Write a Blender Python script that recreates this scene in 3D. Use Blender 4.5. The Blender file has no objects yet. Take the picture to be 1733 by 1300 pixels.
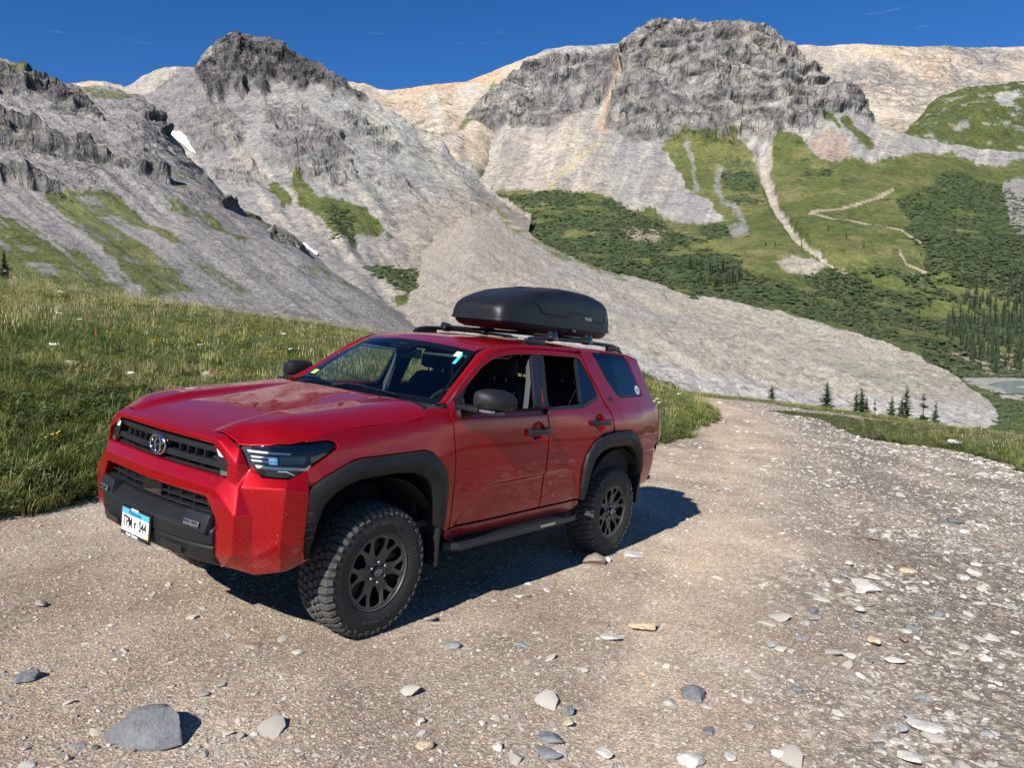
import bpy, bmesh, math, random
import numpy as np
from mathutils import Vector, Matrix
from mathutils.geometry import delaunay_2d_cdt

SC = bpy.context.scene
COL = SC.collection
random.seed(7)
RNG = np.random.default_rng(11)

# ------------------------------------------------------------------ camera
CAM_POS = np.array([1.5886, -4.981, 1.7737])
CAM_PITCH = math.radians(-4.0)
PIX_W, PIX_H, PIX_F = 1733.0, 1300.0, 1266.53
cam_data = bpy.data.cameras.new('camera')
cam_data.sensor_width = 36.0
cam_data.lens = 36.0 * PIX_F / PIX_W
cam_data.clip_start = 0.05
cam_data.clip_end = 20000
camera = bpy.data.objects.new('camera', cam_data)
camera.location = CAM_POS
camera.rotation_euler = (math.pi / 2 + CAM_PITCH, 0, 0)
COL.objects.link(camera)
SC.camera = camera

# ------------------------------------------------------------------ sky, sun, exposure
SUN_DIR = Vector((-0.595, -1.105, 1.0)).normalized()      # towards the sun
SUN_EL = math.asin(SUN_DIR.z)
SUN_AZ = math.atan2(SUN_DIR.x, SUN_DIR.y)
world = bpy.data.worlds.new('World')
SC.world = world
world.use_nodes = True
wn, wl = world.node_tree.nodes, world.node_tree.links
wn.clear()
sky = wn.new('ShaderNodeTexSky')
sky.sky_type = 'NISHITA'
sky.sun_disc = False
sky.sun_elevation = SUN_EL
sky.sun_rotation = SUN_AZ
sky.altitude = 3600
sky.air_density = 1.0
sky.dust_density = 0.1
sky.ozone_density = 3.2
bg = wn.new('ShaderNodeBackground')
bg.inputs['Strength'].default_value = 0.082
wo = wn.new('ShaderNodeOutputWorld')
hs = wn.new('ShaderNodeHueSaturation'); hs.inputs['Saturation'].default_value = 1.28; hs.inputs['Hue'].default_value = 0.506
wl.new(sky.outputs[0], hs.inputs['Color'])
# thin cirrus
tcw = wn.new('ShaderNodeTexCoord'); mpw = wn.new('ShaderNodeMapping'); mpw.inputs['Scale'].default_value = (2.2, 2.2, 15.0); mpw.inputs['Rotation'].default_value = (0.06, 0.10, 0)
wl.new(tcw.outputs['Generated'], mpw.inputs['Vector'])
nzw = wn.new('ShaderNodeTexNoise'); nzw.inputs['Scale'].default_value = 2.6; nzw.inputs['Detail'].default_value = 7; nzw.inputs['Roughness'].default_value = 0.62
wl.new(mpw.outputs[0], nzw.inputs['Vector'])
rpw = wn.new('ShaderNodeValToRGB'); rpw.color_ramp.elements[0].position = 0.64; rpw.color_ramp.elements[0].color = (0, 0, 0, 1); rpw.color_ramp.elements[1].position = 0.80; rpw.color_ramp.elements[1].color = (0.22, 0.22, 0.22, 1)
wl.new(nzw.outputs[0], rpw.inputs[0])
mxw = wn.new('ShaderNodeMix'); mxw.data_type = 'RGBA'; mxw.inputs[7].default_value = (7.0, 7.6, 8.6, 1)
wl.new(rpw.outputs[0], mxw.inputs[0]); wl.new(hs.outputs[0], mxw.inputs[6]); wl.new(mxw.outputs[2], bg.inputs[0])
wl.new(bg.outputs[0], wo.inputs[0])
sun_data = bpy.data.lights.new('sun', 'SUN')
sun_data.energy = 5.0
sun_data.angle = math.radians(0.53)
sun_data.color = (1.0, 0.955, 0.89)
sun = bpy.data.objects.new('sun', sun_data)
sun.rotation_euler = SUN_DIR.to_track_quat('Z', 'Y').to_euler()
sun.location = (-30, -60, 80)
COL.objects.link(sun)
SC.view_settings.view_transform = 'Standard'
SC.view_settings.look = 'None'
SC.view_settings.exposure = 0.70
SC.view_settings.gamma = 1.0
SC.view_settings.use_curve_mapping = False
SC.cycles.max_bounces = 8
SC.cycles.transparent_max_bounces = 24
SC.cycles.caustics_reflective = False
SC.cycles.caustics_refractive = False
SC.cycles.sample_clamp_indirect = 6.0

# ------------------------------------------------------------------ helpers
def tag(o, label=None, cat=None, group=None, kind=None):
    if label: o['label'] = label
    if cat: o['category'] = cat
    if group: o['group'] = group
    if kind: o['kind'] = kind
    return o

def empty(name, loc=(0, 0, 0), rot=(0, 0, 0), parent=None):
    o = bpy.data.objects.new(name, None)
    o.empty_display_size = 0.2
    o.location = loc
    o.rotation_euler = rot
    COL.objects.link(o)
    if parent: o.parent = parent
    return o

def mesh_np(name, V, F, smooth=True):
    """V (n,3) floats, F (m,3|4) ints -> mesh datablock, fast."""
    me = bpy.data.meshes.new(name)
    V = np.ascontiguousarray(V, np.float32)
    F = np.ascontiguousarray(F, np.int32)
    k = F.shape[1]
    me.vertices.add(len(V)); me.vertices.foreach_set('co', V.ravel())
    me.loops.add(F.size); me.loops.foreach_set('vertex_index', F.ravel())
    me.polygons.add(len(F))
    me.polygons.foreach_set('loop_start', np.arange(0, F.size, k, dtype=np.int32))
    me.polygons.foreach_set('loop_total', np.full(len(F), k, np.int32))
    me.polygons.foreach_set('use_smooth', np.full(len(F), smooth, bool))
    me.update(calc_edges=True)
    return me

def add_obj(name, me, mat=None, parent=None, loc=None):
    o = bpy.data.objects.new(name, me)
    COL.objects.link(o)
    if mat is not None:
        for m in (mat if isinstance(mat, (list, tuple)) else [mat]): me.materials.append(m)
    if parent is not None: o.parent = parent
    if loc is not None: o.location = loc
    return o

def copy_tree(o, parent=None):
    c = o.copy(); COL.objects.link(c)
    if parent is not None: c.parent = parent
    for ch in list(o.children): copy_tree(ch, c)
    return c

def grid_faces(nr, nc):
    i = np.arange(nr * nc).reshape(nr, nc)
    return np.stack([i[:-1, :-1].ravel(), i[:-1, 1:].ravel(), i[1:, 1:].ravel(), i[1:, :-1].ravel()], 1)

def set_color(me, rgb, name='Col'):
    a = me.color_attributes.new(name, 'FLOAT_COLOR', 'POINT')
    c = np.ones((len(rgb), 4), np.float32); c[:, :3] = rgb
    a.data.foreach_set('color', c.ravel())

def smooth(a, b, x):
    t = np.clip((x - a) / (b - a), 0, 1)
    return t * t * (3 - 2 * t)

# value noise on arrays of points
def _hash(ix, iy, iz):
    h = (ix.astype(np.uint32) * np.uint32(374761393) + iy.astype(np.uint32) * np.uint32(668265263)
         + iz.astype(np.uint32) * np.uint32(2246822519))
    h = (h ^ (h >> np.uint32(13))) * np.uint32(1274126177)
    h = h ^ (h >> np.uint32(16))
    return (h & np.uint32(0xFFFFFF)).astype(np.float32) / np.float32(8388607.5) - 1.0

def vnoise(P):
    P = np.asarray(P, np.float32)
    i = np.floor(P); f = P - i; i = i.astype(np.int64)
    f = f * f * f * (f * (f * 6 - 15) + 10)
    x, y, z = i[:, 0], i[:, 1], i[:, 2]
    fx, fy, fz = f[:, 0], f[:, 1], f[:, 2]
    def L(dy, dz):
        a = _hash(x, y + dy, z + dz); b = _hash(x + 1, y + dy, z + dz)
        return a + (b - a) * fx
    a = L(0, 0); a = a + (L(1, 0) - a) * fy
    b = L(0, 1); b = b + (L(1, 1) - b) * fy
    return a + (b - a) * fz

_ROT = np.array([[0.36, 0.48, -0.8], [-0.8, 0.6, 0.0], [0.48, 0.64, 0.6]], np.float32)
def fbm(P, octaves=5, gain=0.5, lac=2.03, ridged=False):
    P = np.asarray(P, np.float32); s = np.zeros(len(P), np.float32); a = 1.0; t = 0
    for k in range(octaves):
        n = vnoise(P + 17.3 * k)
        if ridged: n = 1 - 2 * np.abs(n)
        s += a * n; t += a; a *= gain
        P = (P @ _ROT) * lac
    return s / t

def inpoly(px, py, poly):
    poly = np.asarray(poly, float)
    x0, y0 = poly[-1]; r = np.zeros(len(px), bool)
    for x1, y1 in poly:
        if y0 != y1:
            c = ((y0 > py) != (y1 > py)) & (px < (x1 - x0) * (py - y0) / (y1 - y0) + x0)
            r ^= c
        x0, y0 = x1, y1
    return r

def polydist(px, py, line):
    line = np.asarray(line, float); d = np.full(len(px), 1e9)
    for (x0, y0), (x1, y1) in zip(line[:-1], line[1:]):
        dx, dy = x1 - x0, y1 - y0
        t = np.clip(((px - x0) * dx + (py - y0) * dy) / (dx * dx + dy * dy), 0, 1)
        d = np.minimum(d, np.hypot(px - x0 - t * dx, py - y0 - t * dy))
    return d

def lin(r, g, b):
    f = lambda c: ((c / 255 + 0.055) / 1.055) ** 2.4 if c > 10 else c / 255 / 12.92
    return (f(r), f(g), f(b))

# ------------------------------------------------------------------ material helpers
def new_mat(name):
    m = bpy.data.materials.new(name); m.use_nodes = True
    return m, m.node_tree.nodes, m.node_tree.links, m.node_tree.nodes['Principled BSDF']

def N(nodes, kind, **kw):
    n = nodes.new(kind)
    for k, v in kw.items():
        if k in n.inputs.keys() if isinstance(k, str) else False: n.inputs[k].default_value = v
        else: setattr(n, k, v)
    return n

def tex_noise(nodes, links, scale, detail=4, rough=0.55, vec=None):
    n = nodes.new('ShaderNodeTexNoise')
    n.inputs['Scale'].default_value = scale
    n.inputs['Detail'].default_value = detail
    n.inputs['Roughness'].default_value = rough
    if vec is not None: links.new(vec, n.inputs['Vector'])
    return n

def ramp(nodes, links, src, stops):
    r = nodes.new('ShaderNodeValToRGB')
    cr = r.color_ramp
    while len(cr.elements) < len(stops): cr.elements.new(0.5)
    for e, (p, c) in zip(cr.elements, stops):
        e.position = p
        e.color = tuple(c) + (1,) if len(c) == 3 else c
    links.new(src, r.inputs[0])
    return r

def mix_col(nodes, links, fac, a, b, mode='MIX'):
    m = nodes.new('ShaderNodeMix'); m.data_type = 'RGBA'; m.blend_type = mode
    for sock, v in ((m.inputs[0], fac), (m.inputs[6], a), (m.inputs[7], b)):
        if hasattr(v, 'is_linked') or hasattr(v, 'links'): links.new(v, sock)
        elif isinstance(v, (int, float)): sock.default_value = v
        else: sock.default_value = tuple(v) + (1,) if len(v) == 3 else v
    return m.outputs[2]

def bump(nodes, links, height, strength, dist, normal=None):
    b = nodes.new('ShaderNodeBump')
    b.inputs['Strength'].default_value = strength
    b.inputs['Distance'].default_value = dist
    links.new(height, b.inputs['Height'])
    if normal is not None: links.new(normal, b.inputs['Normal'])
    return b.outputs[0]

def simple_mat(name, col, rough=0.6, metal=0.0, spec=0.5, coat=0.0, noise=0.0, nscale=40, bumpd=0.0, bscale=300):
    m, nd, lk, p = new_mat(name)
    p.inputs['Base Color'].default_value = tuple(col) + (1,)
    p.inputs['Roughness'].default_value = rough
    p.inputs['Metallic'].default_value = metal
    p.inputs['Specular IOR Level'].default_value = spec
    p.inputs['Coat Weight'].default_value = coat
    p.inputs['Coat Roughness'].default_value = 0.03
    tc = nd.new('ShaderNodeTexCoord')
    if noise:
        n = tex_noise(nd, lk, nscale, 4, 0.6, tc.outputs['Object'])
        r = ramp(nd, lk, n.outputs[0], [(0.3, tuple(c * (1 - noise) for c in col)), (0.7, tuple(min(1, c * (1 + noise)) for c in col))])
        lk.new(r.outputs[0], p.inputs['Base Color'])
    if bumpd:
        n2 = tex_noise(nd, lk, bscale, 3, 0.6, tc.outputs['Object'])
        lk.new(bump(nd, lk, n2.outputs[0], 1.0, bumpd), p.inputs['Normal'])
    return m

def survey(px, py, depth):
    """world point seen at photo pixel (px,py) at forward depth (m) from the camera."""
    a = (np.asarray(px, float) - PIX_W / 2) / PIX_F
    b = -(np.asarray(py, float) - PIX_H / 2) / PIX_F
    cp, sp = math.cos(CAM_PITCH), math.sin(CAM_PITCH)
    dy = cp - b * sp; dz = sp + b * cp
    k = np.asarray(depth, float) / dy
    return np.stack([CAM_POS[0] + a * k, CAM_POS[1] + dy * k, CAM_POS[2] + dz * k], -1)
# ------------------------------------------------------------------ mountains
def rock_material(name, bump_d, s1, s2):
    m, nd, lk, p = new_mat(name)
    at = nd.new('ShaderNodeAttribute'); at.attribute_name = 'Col'
    rk = nd.new('ShaderNodeAttribute'); rk.attribute_name = 'Rock'
    tc = nd.new('ShaderNodeTexCoord'); ob = tc.outputs['Object']
    n1 = tex_noise(nd, lk, s1, 9, 0.62, ob); n1.noise_type = 'RIDGED_MULTIFRACTAL'
    q1 = nd.new('ShaderNodeMath'); q1.operation = 'MULTIPLY'; q1.inputs[1].default_value = 4.0; lk.new(n1.outputs[0], q1.inputs[0])
    q2 = nd.new('ShaderNodeMath'); q2.operation = 'POWER'; q2.inputs[1].default_value = 0.5; lk.new(q1.outputs[0], q2.inputs[0])
    class _R: outputs = q2.outputs
    n1 = _R
    n2 = tex_noise(nd, lk, s2, 7, 0.72, ob)
    n3 = tex_noise(nd, lk, s2 * 3.1, 4, 0.7, ob)
    mp = nd.new('ShaderNodeMapping'); mp.inputs['Scale'].default_value = (1, 1, 0.30); lk.new(ob, mp.inputs['Vector'])
    v = nd.new('ShaderNodeTexVoronoi'); v.feature = 'DISTANCE_TO_EDGE'; v.inputs['Scale'].default_value = s1 * 1.6; v.inputs['Detail'].default_value = 3; v.inputs['Roughness'].default_value = 0.6; lk.new(mp.outputs[0], v.inputs['Vector'])
    def mth(op, a, b):
        q = nd.new('ShaderNodeMath'); q.operation = op
        for sck, val in zip(q.inputs, (a, b)):
            if isinstance(val, (int, float)): sck.default_value = val
            else: lk.new(val, sck)
        return q.outputs[0]
    vr = ramp(nd, lk, v.outputs['Distance'], [(0.0, (0.0,) * 3), (0.10, (0.75,) * 3), (0.35, (1.0,) * 3)])
    r1 = ramp(nd, lk, n1.outputs[0], [(0.0, (0.66, 0.66, 0.68)), (0.35, (0.98, 0.98, 0.98)), (1.0, (1.28, 1.26, 1.22))])
    r2 = ramp(nd, lk, n2.outputs[0], [(0.28, (0.74, 0.74, 0.75)), (0.5, (1.0, 1.0, 1.0)), (0.72, (1.26, 1.25, 1.23))])
    r3 = ramp(nd, lk, n3.outputs[0], [(0.32, (0.72, 0.72, 0.72)), (0.68, (1.28, 1.28, 1.27))])
    vb = nd.new('ShaderNodeTexVoronoi'); vb.inputs['Scale'].default_value = s2 * 1.5; lk.new(ob, vb.inputs['Vector'])
    vs_ = nd.new('ShaderNodeSeparateColor'); lk.new(vb.outputs['Color'], vs_.inputs[0])
    vbr = ramp(nd, lk, vs_.outputs[0], [(0.0, (0.66, 0.66, 0.68)), (0.14, (0.88, 0.88, 0.89)), (0.3, (1.0, 1.0, 1.0)), (0.85, (1.03, 1.03, 1.02)), (1.0, (1.28, 1.27, 1.24))])
    vb2 = nd.new('ShaderNodeTexVoronoi'); vb2.inputs['Scale'].default_value = s2 * 0.45; vb2.inputs['Randomness'].default_value = 1.0; lk.new(ob, vb2.inputs['Vector'])
    vs2 = nd.new('ShaderNodeSeparateColor'); lk.new(vb2.outputs['Color'], vs2.inputs[0])
    vbr2 = ramp(nd, lk, vs2.outputs[1], [(0.0, (0.80, 0.80, 0.82)), (0.3, (1.0, 1.0, 1.0)), (1.0, (1.12, 1.11, 1.09))])
    rock = mix_col(nd, lk, 1.0, r1.outputs[0], mix_col(nd, lk, 0.30, (1, 1, 1), vr.outputs[0]), 'MULTIPLY')
    c = mix_col(nd, lk, 1.0, at.outputs['Color'], mix_col(nd, lk, rk.outputs['Fac'], (1, 1, 1), rock), 'MULTIPLY')
    c = mix_col(nd, lk, 1.0, c, r2.outputs[0], 'MULTIPLY')
    c = mix_col(nd, lk, 1.0, c, r3.outputs[0], 'MULTIPLY')
    c = mix_col(nd, lk, 1.0, c, vbr.outputs[0], 'MULTIPLY'); c = mix_col(nd, lk, 1.0, c, vbr2.outputs[0], 'MULTIPLY')
    lk.new(c, p.inputs['Base Color'])
    p.inputs['Roughness'].default_value = 0.95
    p.inputs['Specular IOR Level'].default_value = 0.08
    big = mth('ADD', mth('MULTIPLY', n1.outputs[0], 1.4), mth('MULTIPLY', vr.outputs[0], 0.9))
    h = mth('ADD', mth('MULTIPLY', big, mth('ADD', mth('MULTIPLY', rk.outputs['Fac'], 1.0), 0.04)), mth('MULTIPLY', n2.outputs[0], 0.50))
    h = mth('ADD', h, mth('MULTIPLY', n3.outputs[0], 0.25)); h = mth('SUBTRACT', h, mth('MULTIPLY', vb.outputs['Distance'], 0.12))
    lk.new(bump(nd, lk, h, 1.0, bump_d), p.inputs['Normal'])
    return m

def catmull(A, v):
    """A (K,n) rows, v (m,) parameters in [0,K-1] -> (m,n)"""
    K = len(A); i = np.clip(np.floor(v).astype(int), 0, K - 2); t = (v - i)[:, None]
    p1, p2 = A[i], A[i + 1]
    p0 = np.where((i > 0)[:, None], A[np.maximum(i - 1, 0)], 2 * p1 - p2)
    p3 = np.where((i + 2 < K)[:, None], A[np.minimum(i + 2, K - 1)], 2 * p2 - p1)
    m1, m2 = 0.5 * (p2 - p0), 0.5 * (p3 - p1)
    # limit tangents (monotone)
    d = p2 - p1
    lim = lambda m: np.where(m * d <= 0, 0, np.sign(d) * np.minimum(np.abs(m), 2.5 * np.abs(d)))
    m1, m2 = lim(m1), lim(m2)
    return (2*t**3 - 3*t**2 + 1) * p1 + (t**3 - 2*t**2 + t) * m1 + (-2*t**3 + 3*t**2) * p2 + (t**3 - t**2) * m2

def loft_grid(px0, px1, ncol, curves, rows, spy=False):
    pxs = np.linspace(px0, px1, ncol)
    PY = np.stack([np.interp(pxs, [q[0] for q in c], [q[1] for q in c]) for c in curves])
    LD = np.stack([np.interp(pxs, [q[0] for q in c], [math.log(q[2]) for q in c]) for c in curves])
    ker = np.ones(9) / 9
    pad = lambda a: np.convolve(np.pad(a, 4, mode='edge'), ker, mode='valid')
    LD = np.stack([pad(pad(a)) for a in LD])
    if spy: PY = np.stack([pad(pad(a)) for a in PY])
    v = np.concatenate([np.linspace(k, k + 1, n, endpoint=False) for k, n in enumerate(rows)] + [[len(rows)]])
    py = catmull(PY, v); ld = catmull(LD, v)
    px = np.repeat(pxs[None], len(v), 0)
    P = survey(px.ravel(), py.ravel(), np.exp(ld).ravel()).reshape(len(v), ncol, 3)
    return px, py, P, v

def grid_normals(P):
    du = np.gradient(P, axis=1); dv = np.gradient(P, axis=0)
    n = np.cross(du, dv); n /= np.linalg.norm(n, axis=-1, keepdims=True) + 1e-9
    s = np.sign((n * (CAM_POS - P)).sum(-1, keepdims=True)); s[s == 0] = 1
    return n * s

def mixc(a, b, m): return a * (1 - m[:, None]) + np.asarray(b) * m[:, None]

TERR = {}; ROCKM = [None]
def soft(px, py, poly, w):
    d = polydist(px, py, list(poly) + [poly[0]]); return smooth(0, w, np.where(inpoly(px, py, poly), d, 0))
def landform(name, px0, px1, ncol, curves, rows, shape, paint, mat):
    px, py, P, v = loft_grid(px0, px1, ncol, curves, rows, name == 'rock_glacier')
    nrm = grid_normals(P)
    f = lambda a: a.reshape(-1, a.shape[-1]) if a.ndim == 3 else a.ravel()
    V = np.repeat(v[:, None], ncol, 1)
    d = shape(f(px), f(py), f(P), f(V), f(nrm))
    P2 = f(P) + (d if d.ndim == 2 else f(nrm) * d[:, None])
    n2 = grid_normals(P2.reshape(P.shape)).reshape(-1, 3)
    ROCKM[0] = np.zeros(px.size)
    col = paint(f(px), f(py), P2, n2, d if d.ndim == 1 else (d * f(nrm)).sum(1))
    me = mesh_np(name, P2, grid_faces(*px.shape))
    set_color(me, np.clip(col, 0.004, 0.9))
    ra = me.attributes.new('Rock', 'FLOAT', 'POINT'); ra.data.foreach_set('value', ROCKM[0].astype(np.float32))
    o = add_obj(name, me, mat)
    tag(o, kind='structure')
    TERR[name] = (f(px), f(py), P2, n2)
    return o

ROCK_FAR = rock_material('far_rock', 7.0, 0.022, 0.11)
ROCK_MID = rock_material('mid_rock', 2.4, 0.075, 0.40)
SCREE = rock_material('scree', 1.0, 0.2, 0.9)

C_ROCK = np.array([0.178, 0.170, 0.164]); C_DARK = np.array([0.098, 0.094, 0.094])
C_SCREE = np.array([0.250, 0.237, 0.226]); C_PURPLE = np.array([0.205, 0.188, 0.190])
C_GREENISH = np.array([0.292, 0.296, 0.270]); C_TAN = np.array([0.395, 0.322, 0.242])
C_PALE = np.array([0.415, 0.370, 0.308]); C_ORANGE = np.array([0.36, 0.235, 0.145])
C_YELLOW = np.array([0.42, 0.36, 0.20]); C_GRASS = np.array([0.088, 0.106, 0.036])
C_GRASS2 = np.array([0.132, 0.138, 0.052]); C_SHRUB = np.array([0.056, 0.077, 0.034])
C_SNOW = np.array([0.86, 0.88, 0.90]); C_GREY = np.array([0.268, 0.258, 0.246])

def wob(px, py, amp, sc, seed=0.0):
    q = np.stack([px * sc, py * sc, np.full_like(px, seed)], 1)
    return px + amp * (fbm(q, 4) + 0.45 * fbm(q * 5 + 3, 3)), py + amp * (fbm(q + 51.7, 4) + 0.45 * fbm(q * 5 + 77, 3))

def ragged(px, py, poly, P, w=7.0, size=20.0, k=1.0):
    """0..1 cover of a patch whose edge breaks up into clumps"""
    poly = list(poly); d = polydist(px, py, poly + [poly[0]]); s = np.where(inpoly(px, py, poly), d, -d) / w
    return smooth(-0.15, 0.35, np.clip(s, -1.3, 1.6) + k * fbm(P / size, 5, 0.6) + 0.25 * k * fbm(P / (size * 0.2), 3))

def streaks(px, py, skew, sx, sy, seed=0.0, oc=4):
    """noise drawn out along the fall line (skew = dx per dy of the fall line in the survey)"""
    q = np.stack([(px - skew * py) * sx, py * sy, np.full_like(px, seed)], 1)
    return fbm(q, oc, 0.5)

def cliff_disp(P, amp, size, seed=0.0, vert=2.2, ledge=0.35):
    """craggy displacement: buttresses and gullies drawn out vertically, plus stepped ledges"""
    q = P / size * np.array([1, 1, 1 / vert]) + seed
    r = fbm(q, 8, 0.60, ridged=True)
    zz = (P[:, 2] + 0.5 * size * fbm(P / (size * 1.6) + seed, 3)) / (size * 0.42)
    fr = zz - np.floor(zz); step = np.where(fr < 0.75, fr / 0.75, (1 - fr) / 0.25) * 2 - 1
    b = fbm(P / (size * 0.22) + seed + 9, 4, 0.62, ridged=True)
    return amp * (0.75 * r - ledge * step + 0.28 * b)

# --- pale ridge and cirque at the back
def far_shape(px, py, P, V, n):
    d = 13 * fbm(P / 160, 7, 0.6, ridged=True) + 26 * fbm(P / 420, 3)
    d += 6 * streaks(px, py, 0.15, 0.04, 0.012, 3.0, 2) * smooth(0.15, 0.6, V)
    return d * smooth(0.0, 0.12, V) + 5 * fbm(P / 40, 4, 0.6)
def far_paint(px, py, P, n, d):
    ROCKM[0] = smooth(-.1, .45, fbm(P / 200 + 7, 4)) * smooth(330, 200, py) * .8
    c = np.repeat(C_TAN[None] * 1.05, len(px), 0)
    t = streaks(px, py, 0.25, 0.035, 0.016, 1.0)
    c = mixc(c, C_PALE, smooth(-0.1, 0.5, t))
    c = mixc(c, C_SCREE, smooth(0.05, 0.55, fbm(P / 230 + 5, 4)) * 0.85)
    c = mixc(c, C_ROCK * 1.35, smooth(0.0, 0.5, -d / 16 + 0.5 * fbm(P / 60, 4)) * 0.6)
    wx, wy = wob(px, py, 10, 0.03, 2)
    o = inpoly(wx, wy, [(650, 150), (850, 108), (850, 135), (760, 150), (700, 158)])
    c = mixc(c, [0.46, 0.31, 0.19], o * 0.7)
    g = inpoly(wx, wy, [(800, 185), (838, 140), (850, 150), (825, 190), (790, 215), (770, 225)])
    c = mixc(c, C_GRASS * 1.25, g * 0.85)
    g = inpoly(wx, wy, [(780, 300), (820, 300), (850, 322), (810, 330)])
    c = mixc(c, C_GRASS * 1.2, g * 0.8)
    # right-hand basin with paler boulder fields
    b = inpoly(wx, wy, [(1390, 150), (1740, 150), (1740, 240), (1560, 230), (1450, 200)])
    c = mixc(c, C_PALE * 0.95, b * 0.6)
    w = inpoly(wx, wy, [(905, 97), (930, 78), (1060, 70), (1060, 84), (985, 95)])
    c = mixc(c, C_GREY * 1.15, w * 0.9)
    return c
landform('far_ridge', -80, 1960, 500, [
    [(-80,150,2500),(60,150,2500),(150,146,2500),(180,143,2500),(215,150,2500),(240,128,2450),(280,112,2400),(325,112,2400),(350,125,2400),(450,140,2400),(590,137,2200),(620,142,2100),(650,152,2050),(680,150,2050),(720,143,2080),(790,138,2150),(830,122,2200),(870,105,2250),(905,92,2300),(925,82,2300),(960,78,2300),(1060,72,2300),(1150,75,2400),(1330,71,2700),(1340,75,2700),(1400,77,2700),(1450,73,2700),(1500,76,2700),(1560,79,2700),(1600,76,2700),(1660,80,2700),(1733,78,2700),(1960,82,2700)],
    [(-80,200,2250),(300,200,2150),(600,185,1900),(660,185,1850),(760,190,1800),(830,170,1950),(920,130,2100),(1060,130,2100),(1330,120,2450),(1400,150,2350),(1600,150,2350),(1960,150,2350)],
    [(-80,300,1800),(300,300,1800),(600,235,1650),(700,230,1600),(790,240,1570),(900,230,1850),(1330,200,2150),(1500,200,2100),(1960,220,2050)],
    [(-80,420,1500),(300,420,1400),(600,345,1250),(700,335,1260),(780,345,1260),(840,360,1500),(900,360,1700),(1330,300,1900),(1500,270,1750),(1960,300,1700)]],
    [60, 45, 40], far_shape, far_paint, ROCK_FAR)

# --- massif and the green valley side under it
M_SKY = [(740,262,1720),(770,232,1750),(790,192,1800),(830,160,1850),(870,130,1900),(905,103,1950),(1000,92,1950),(1055,84,1900),(1070,64,1850),(1085,50,1830),(1100,43,1820),(1150,38,1800),(1200,35,1800),(1250,35,1800),(1290,46,1800),(1330,68,1800),(1345,90,1780),(1370,105,1760),(1390,140,1740),(1440,150,1720),(1450,180,1710),(1480,205,1700),(1520,226,1690),(1600,242,1680),(1650,250,1670),(1733,262,1650),(1960,270,1650)]
M_MID = [(740,266,1700),(790,215,1740),(870,165,1800),(1000,140,1810),(1070,130,1760),(1200,120,1700),(1300,130,1690),(1390,175,1660),(1480,222,1650),(1600,256,1640),(1960,285,1600)]
M_BASE = [(740,275,1650),(790,262,1640),(850,222,1660),(880,222,1650),(930,210,1640),(960,195,1640),(1020,216,1620),(1060,232,1590),(1150,246,1560),(1250,252,1540),(1300,243,1540),(1350,238,1540),(1400,215,1580),(1450,225,1580),(1480,238,1560),(1600,275,1500),(1960,310,1450)]
M_AP = [(740,322,1330),(840,327,1290),(940,316,1270),(1020,322,1230),(1080,345,1150),(1150,376,1060),(1240,380,1040),(1320,330,1200),(1420,290,1320),(1500,300,1280),(1600,330,1200),(1960,370,1100)]
M_V1 = [(740,430,900),(900,400,960),(1100,430,850),(1250,440,800),(1400,420,820),(1600,410,850),(1960,430,800)]
M_V2 = [(740,560,520),(1000,520,600),(1200,490,660),(1400,500,660),(1600,510,680),(1733,500,700),(1960,490,700)]
M_V3 = [(740,640,400),(1000,640,400),(1200,640,400),(1400,600,470),(1550,615,490),(1650,632,500),(1733,630,500),(1960,632,500)]
M_V4 = [(740,760,290),(1200,760,280),(1500,680,380),(1650,646,455),(1733,643,460),(1960,645,460)]
CLIFF_POLY = [(1055,60),(1100,20),(1260,10),(1340,60),(1400,130),(1450,150),(1490,215),(1440,200),(1400,205),(1370,240),(1310,246),(1250,256),(1150,250),(1060,235),(1020,218),(1035,160),(1050,120)]
CLIFF2 = [(770,250),(790,185),(905,97),(1060,80),(1050,130),(1020,180),(960,195),(930,212),(890,222),(860,205),(810,240)]
SCREE_LINE = [(700,345),(835,327),(880,318),(960,314),(1030,326),(1060,345),(1103,349),(1145,374),(1185,378),(1237,375),(1213,352),(1182,332),(1162,312),(1147,287),(1132,267),(1117,247),(1142,240),(1182,243),(1222,247),(1230,235),(1243,247),(1263,262),(1283,275),(1298,265),(1318,236),(1358,247),(1379,277),(1404,282),(1454,275),(1515,272),(1560,262),(1600,255),(1660,275),(1690,280),(1760,262),(1760,0),(700,0)]
STREAM = [(1288,268),(1295,300),(1305,330),(1318,360),(1330,378),(1345,400),(1370,424),(1405,440),(1430,450)]
TRAILS = [[(1370,366),(1440,378),(1495,393),(1530,403),(1558,424)],[(1520,438),(1530,455),(1565,467)],[(1374,363),(1445,347),(1510,325)]]
def mas_shape(px, py, P, V, n):
    w = 17 * fbm(np.stack([px * 0.03, py * 0.03, px * 0], 1), 5, .6)
    c1 = soft(px + w, py + w, CLIFF_POLY, 14); c2 = soft(px + w, py - w, CLIFF2, 12)
    cl = np.maximum(c1, c2)
    d = cl * cliff_disp(P, 36, 130, 2.0, 2.0, 0.22)
    ap = (1 - cl) * (V < 3.2)
    d += ap * (3.5 * streaks(px, py, -0.2, 0.04, 0.012, 4.0, 2) + 2.5 * fbm(P / 30, 4, 0.6))
    vl = (V >= 3.0)
    d += smooth(2.8, 3.6, V) * (14 * fbm(P / 170, 5, 0.5) + 3 * fbm(P / 22, 3))
    big = 30 * fbm(P / 520 + 3, 3) * smooth(0.1, 0.6, V) * smooth(7, 5, V)
    d -= 9 * smooth(14, 3, polydist(px, py, STREAM))
    d += 10 * smooth(26, 8, np.abs(polydist(px, py, [(1075,70),(1050,120),(1035,165),(1020,215)]) - 14)) * 0
    return d + big
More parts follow.
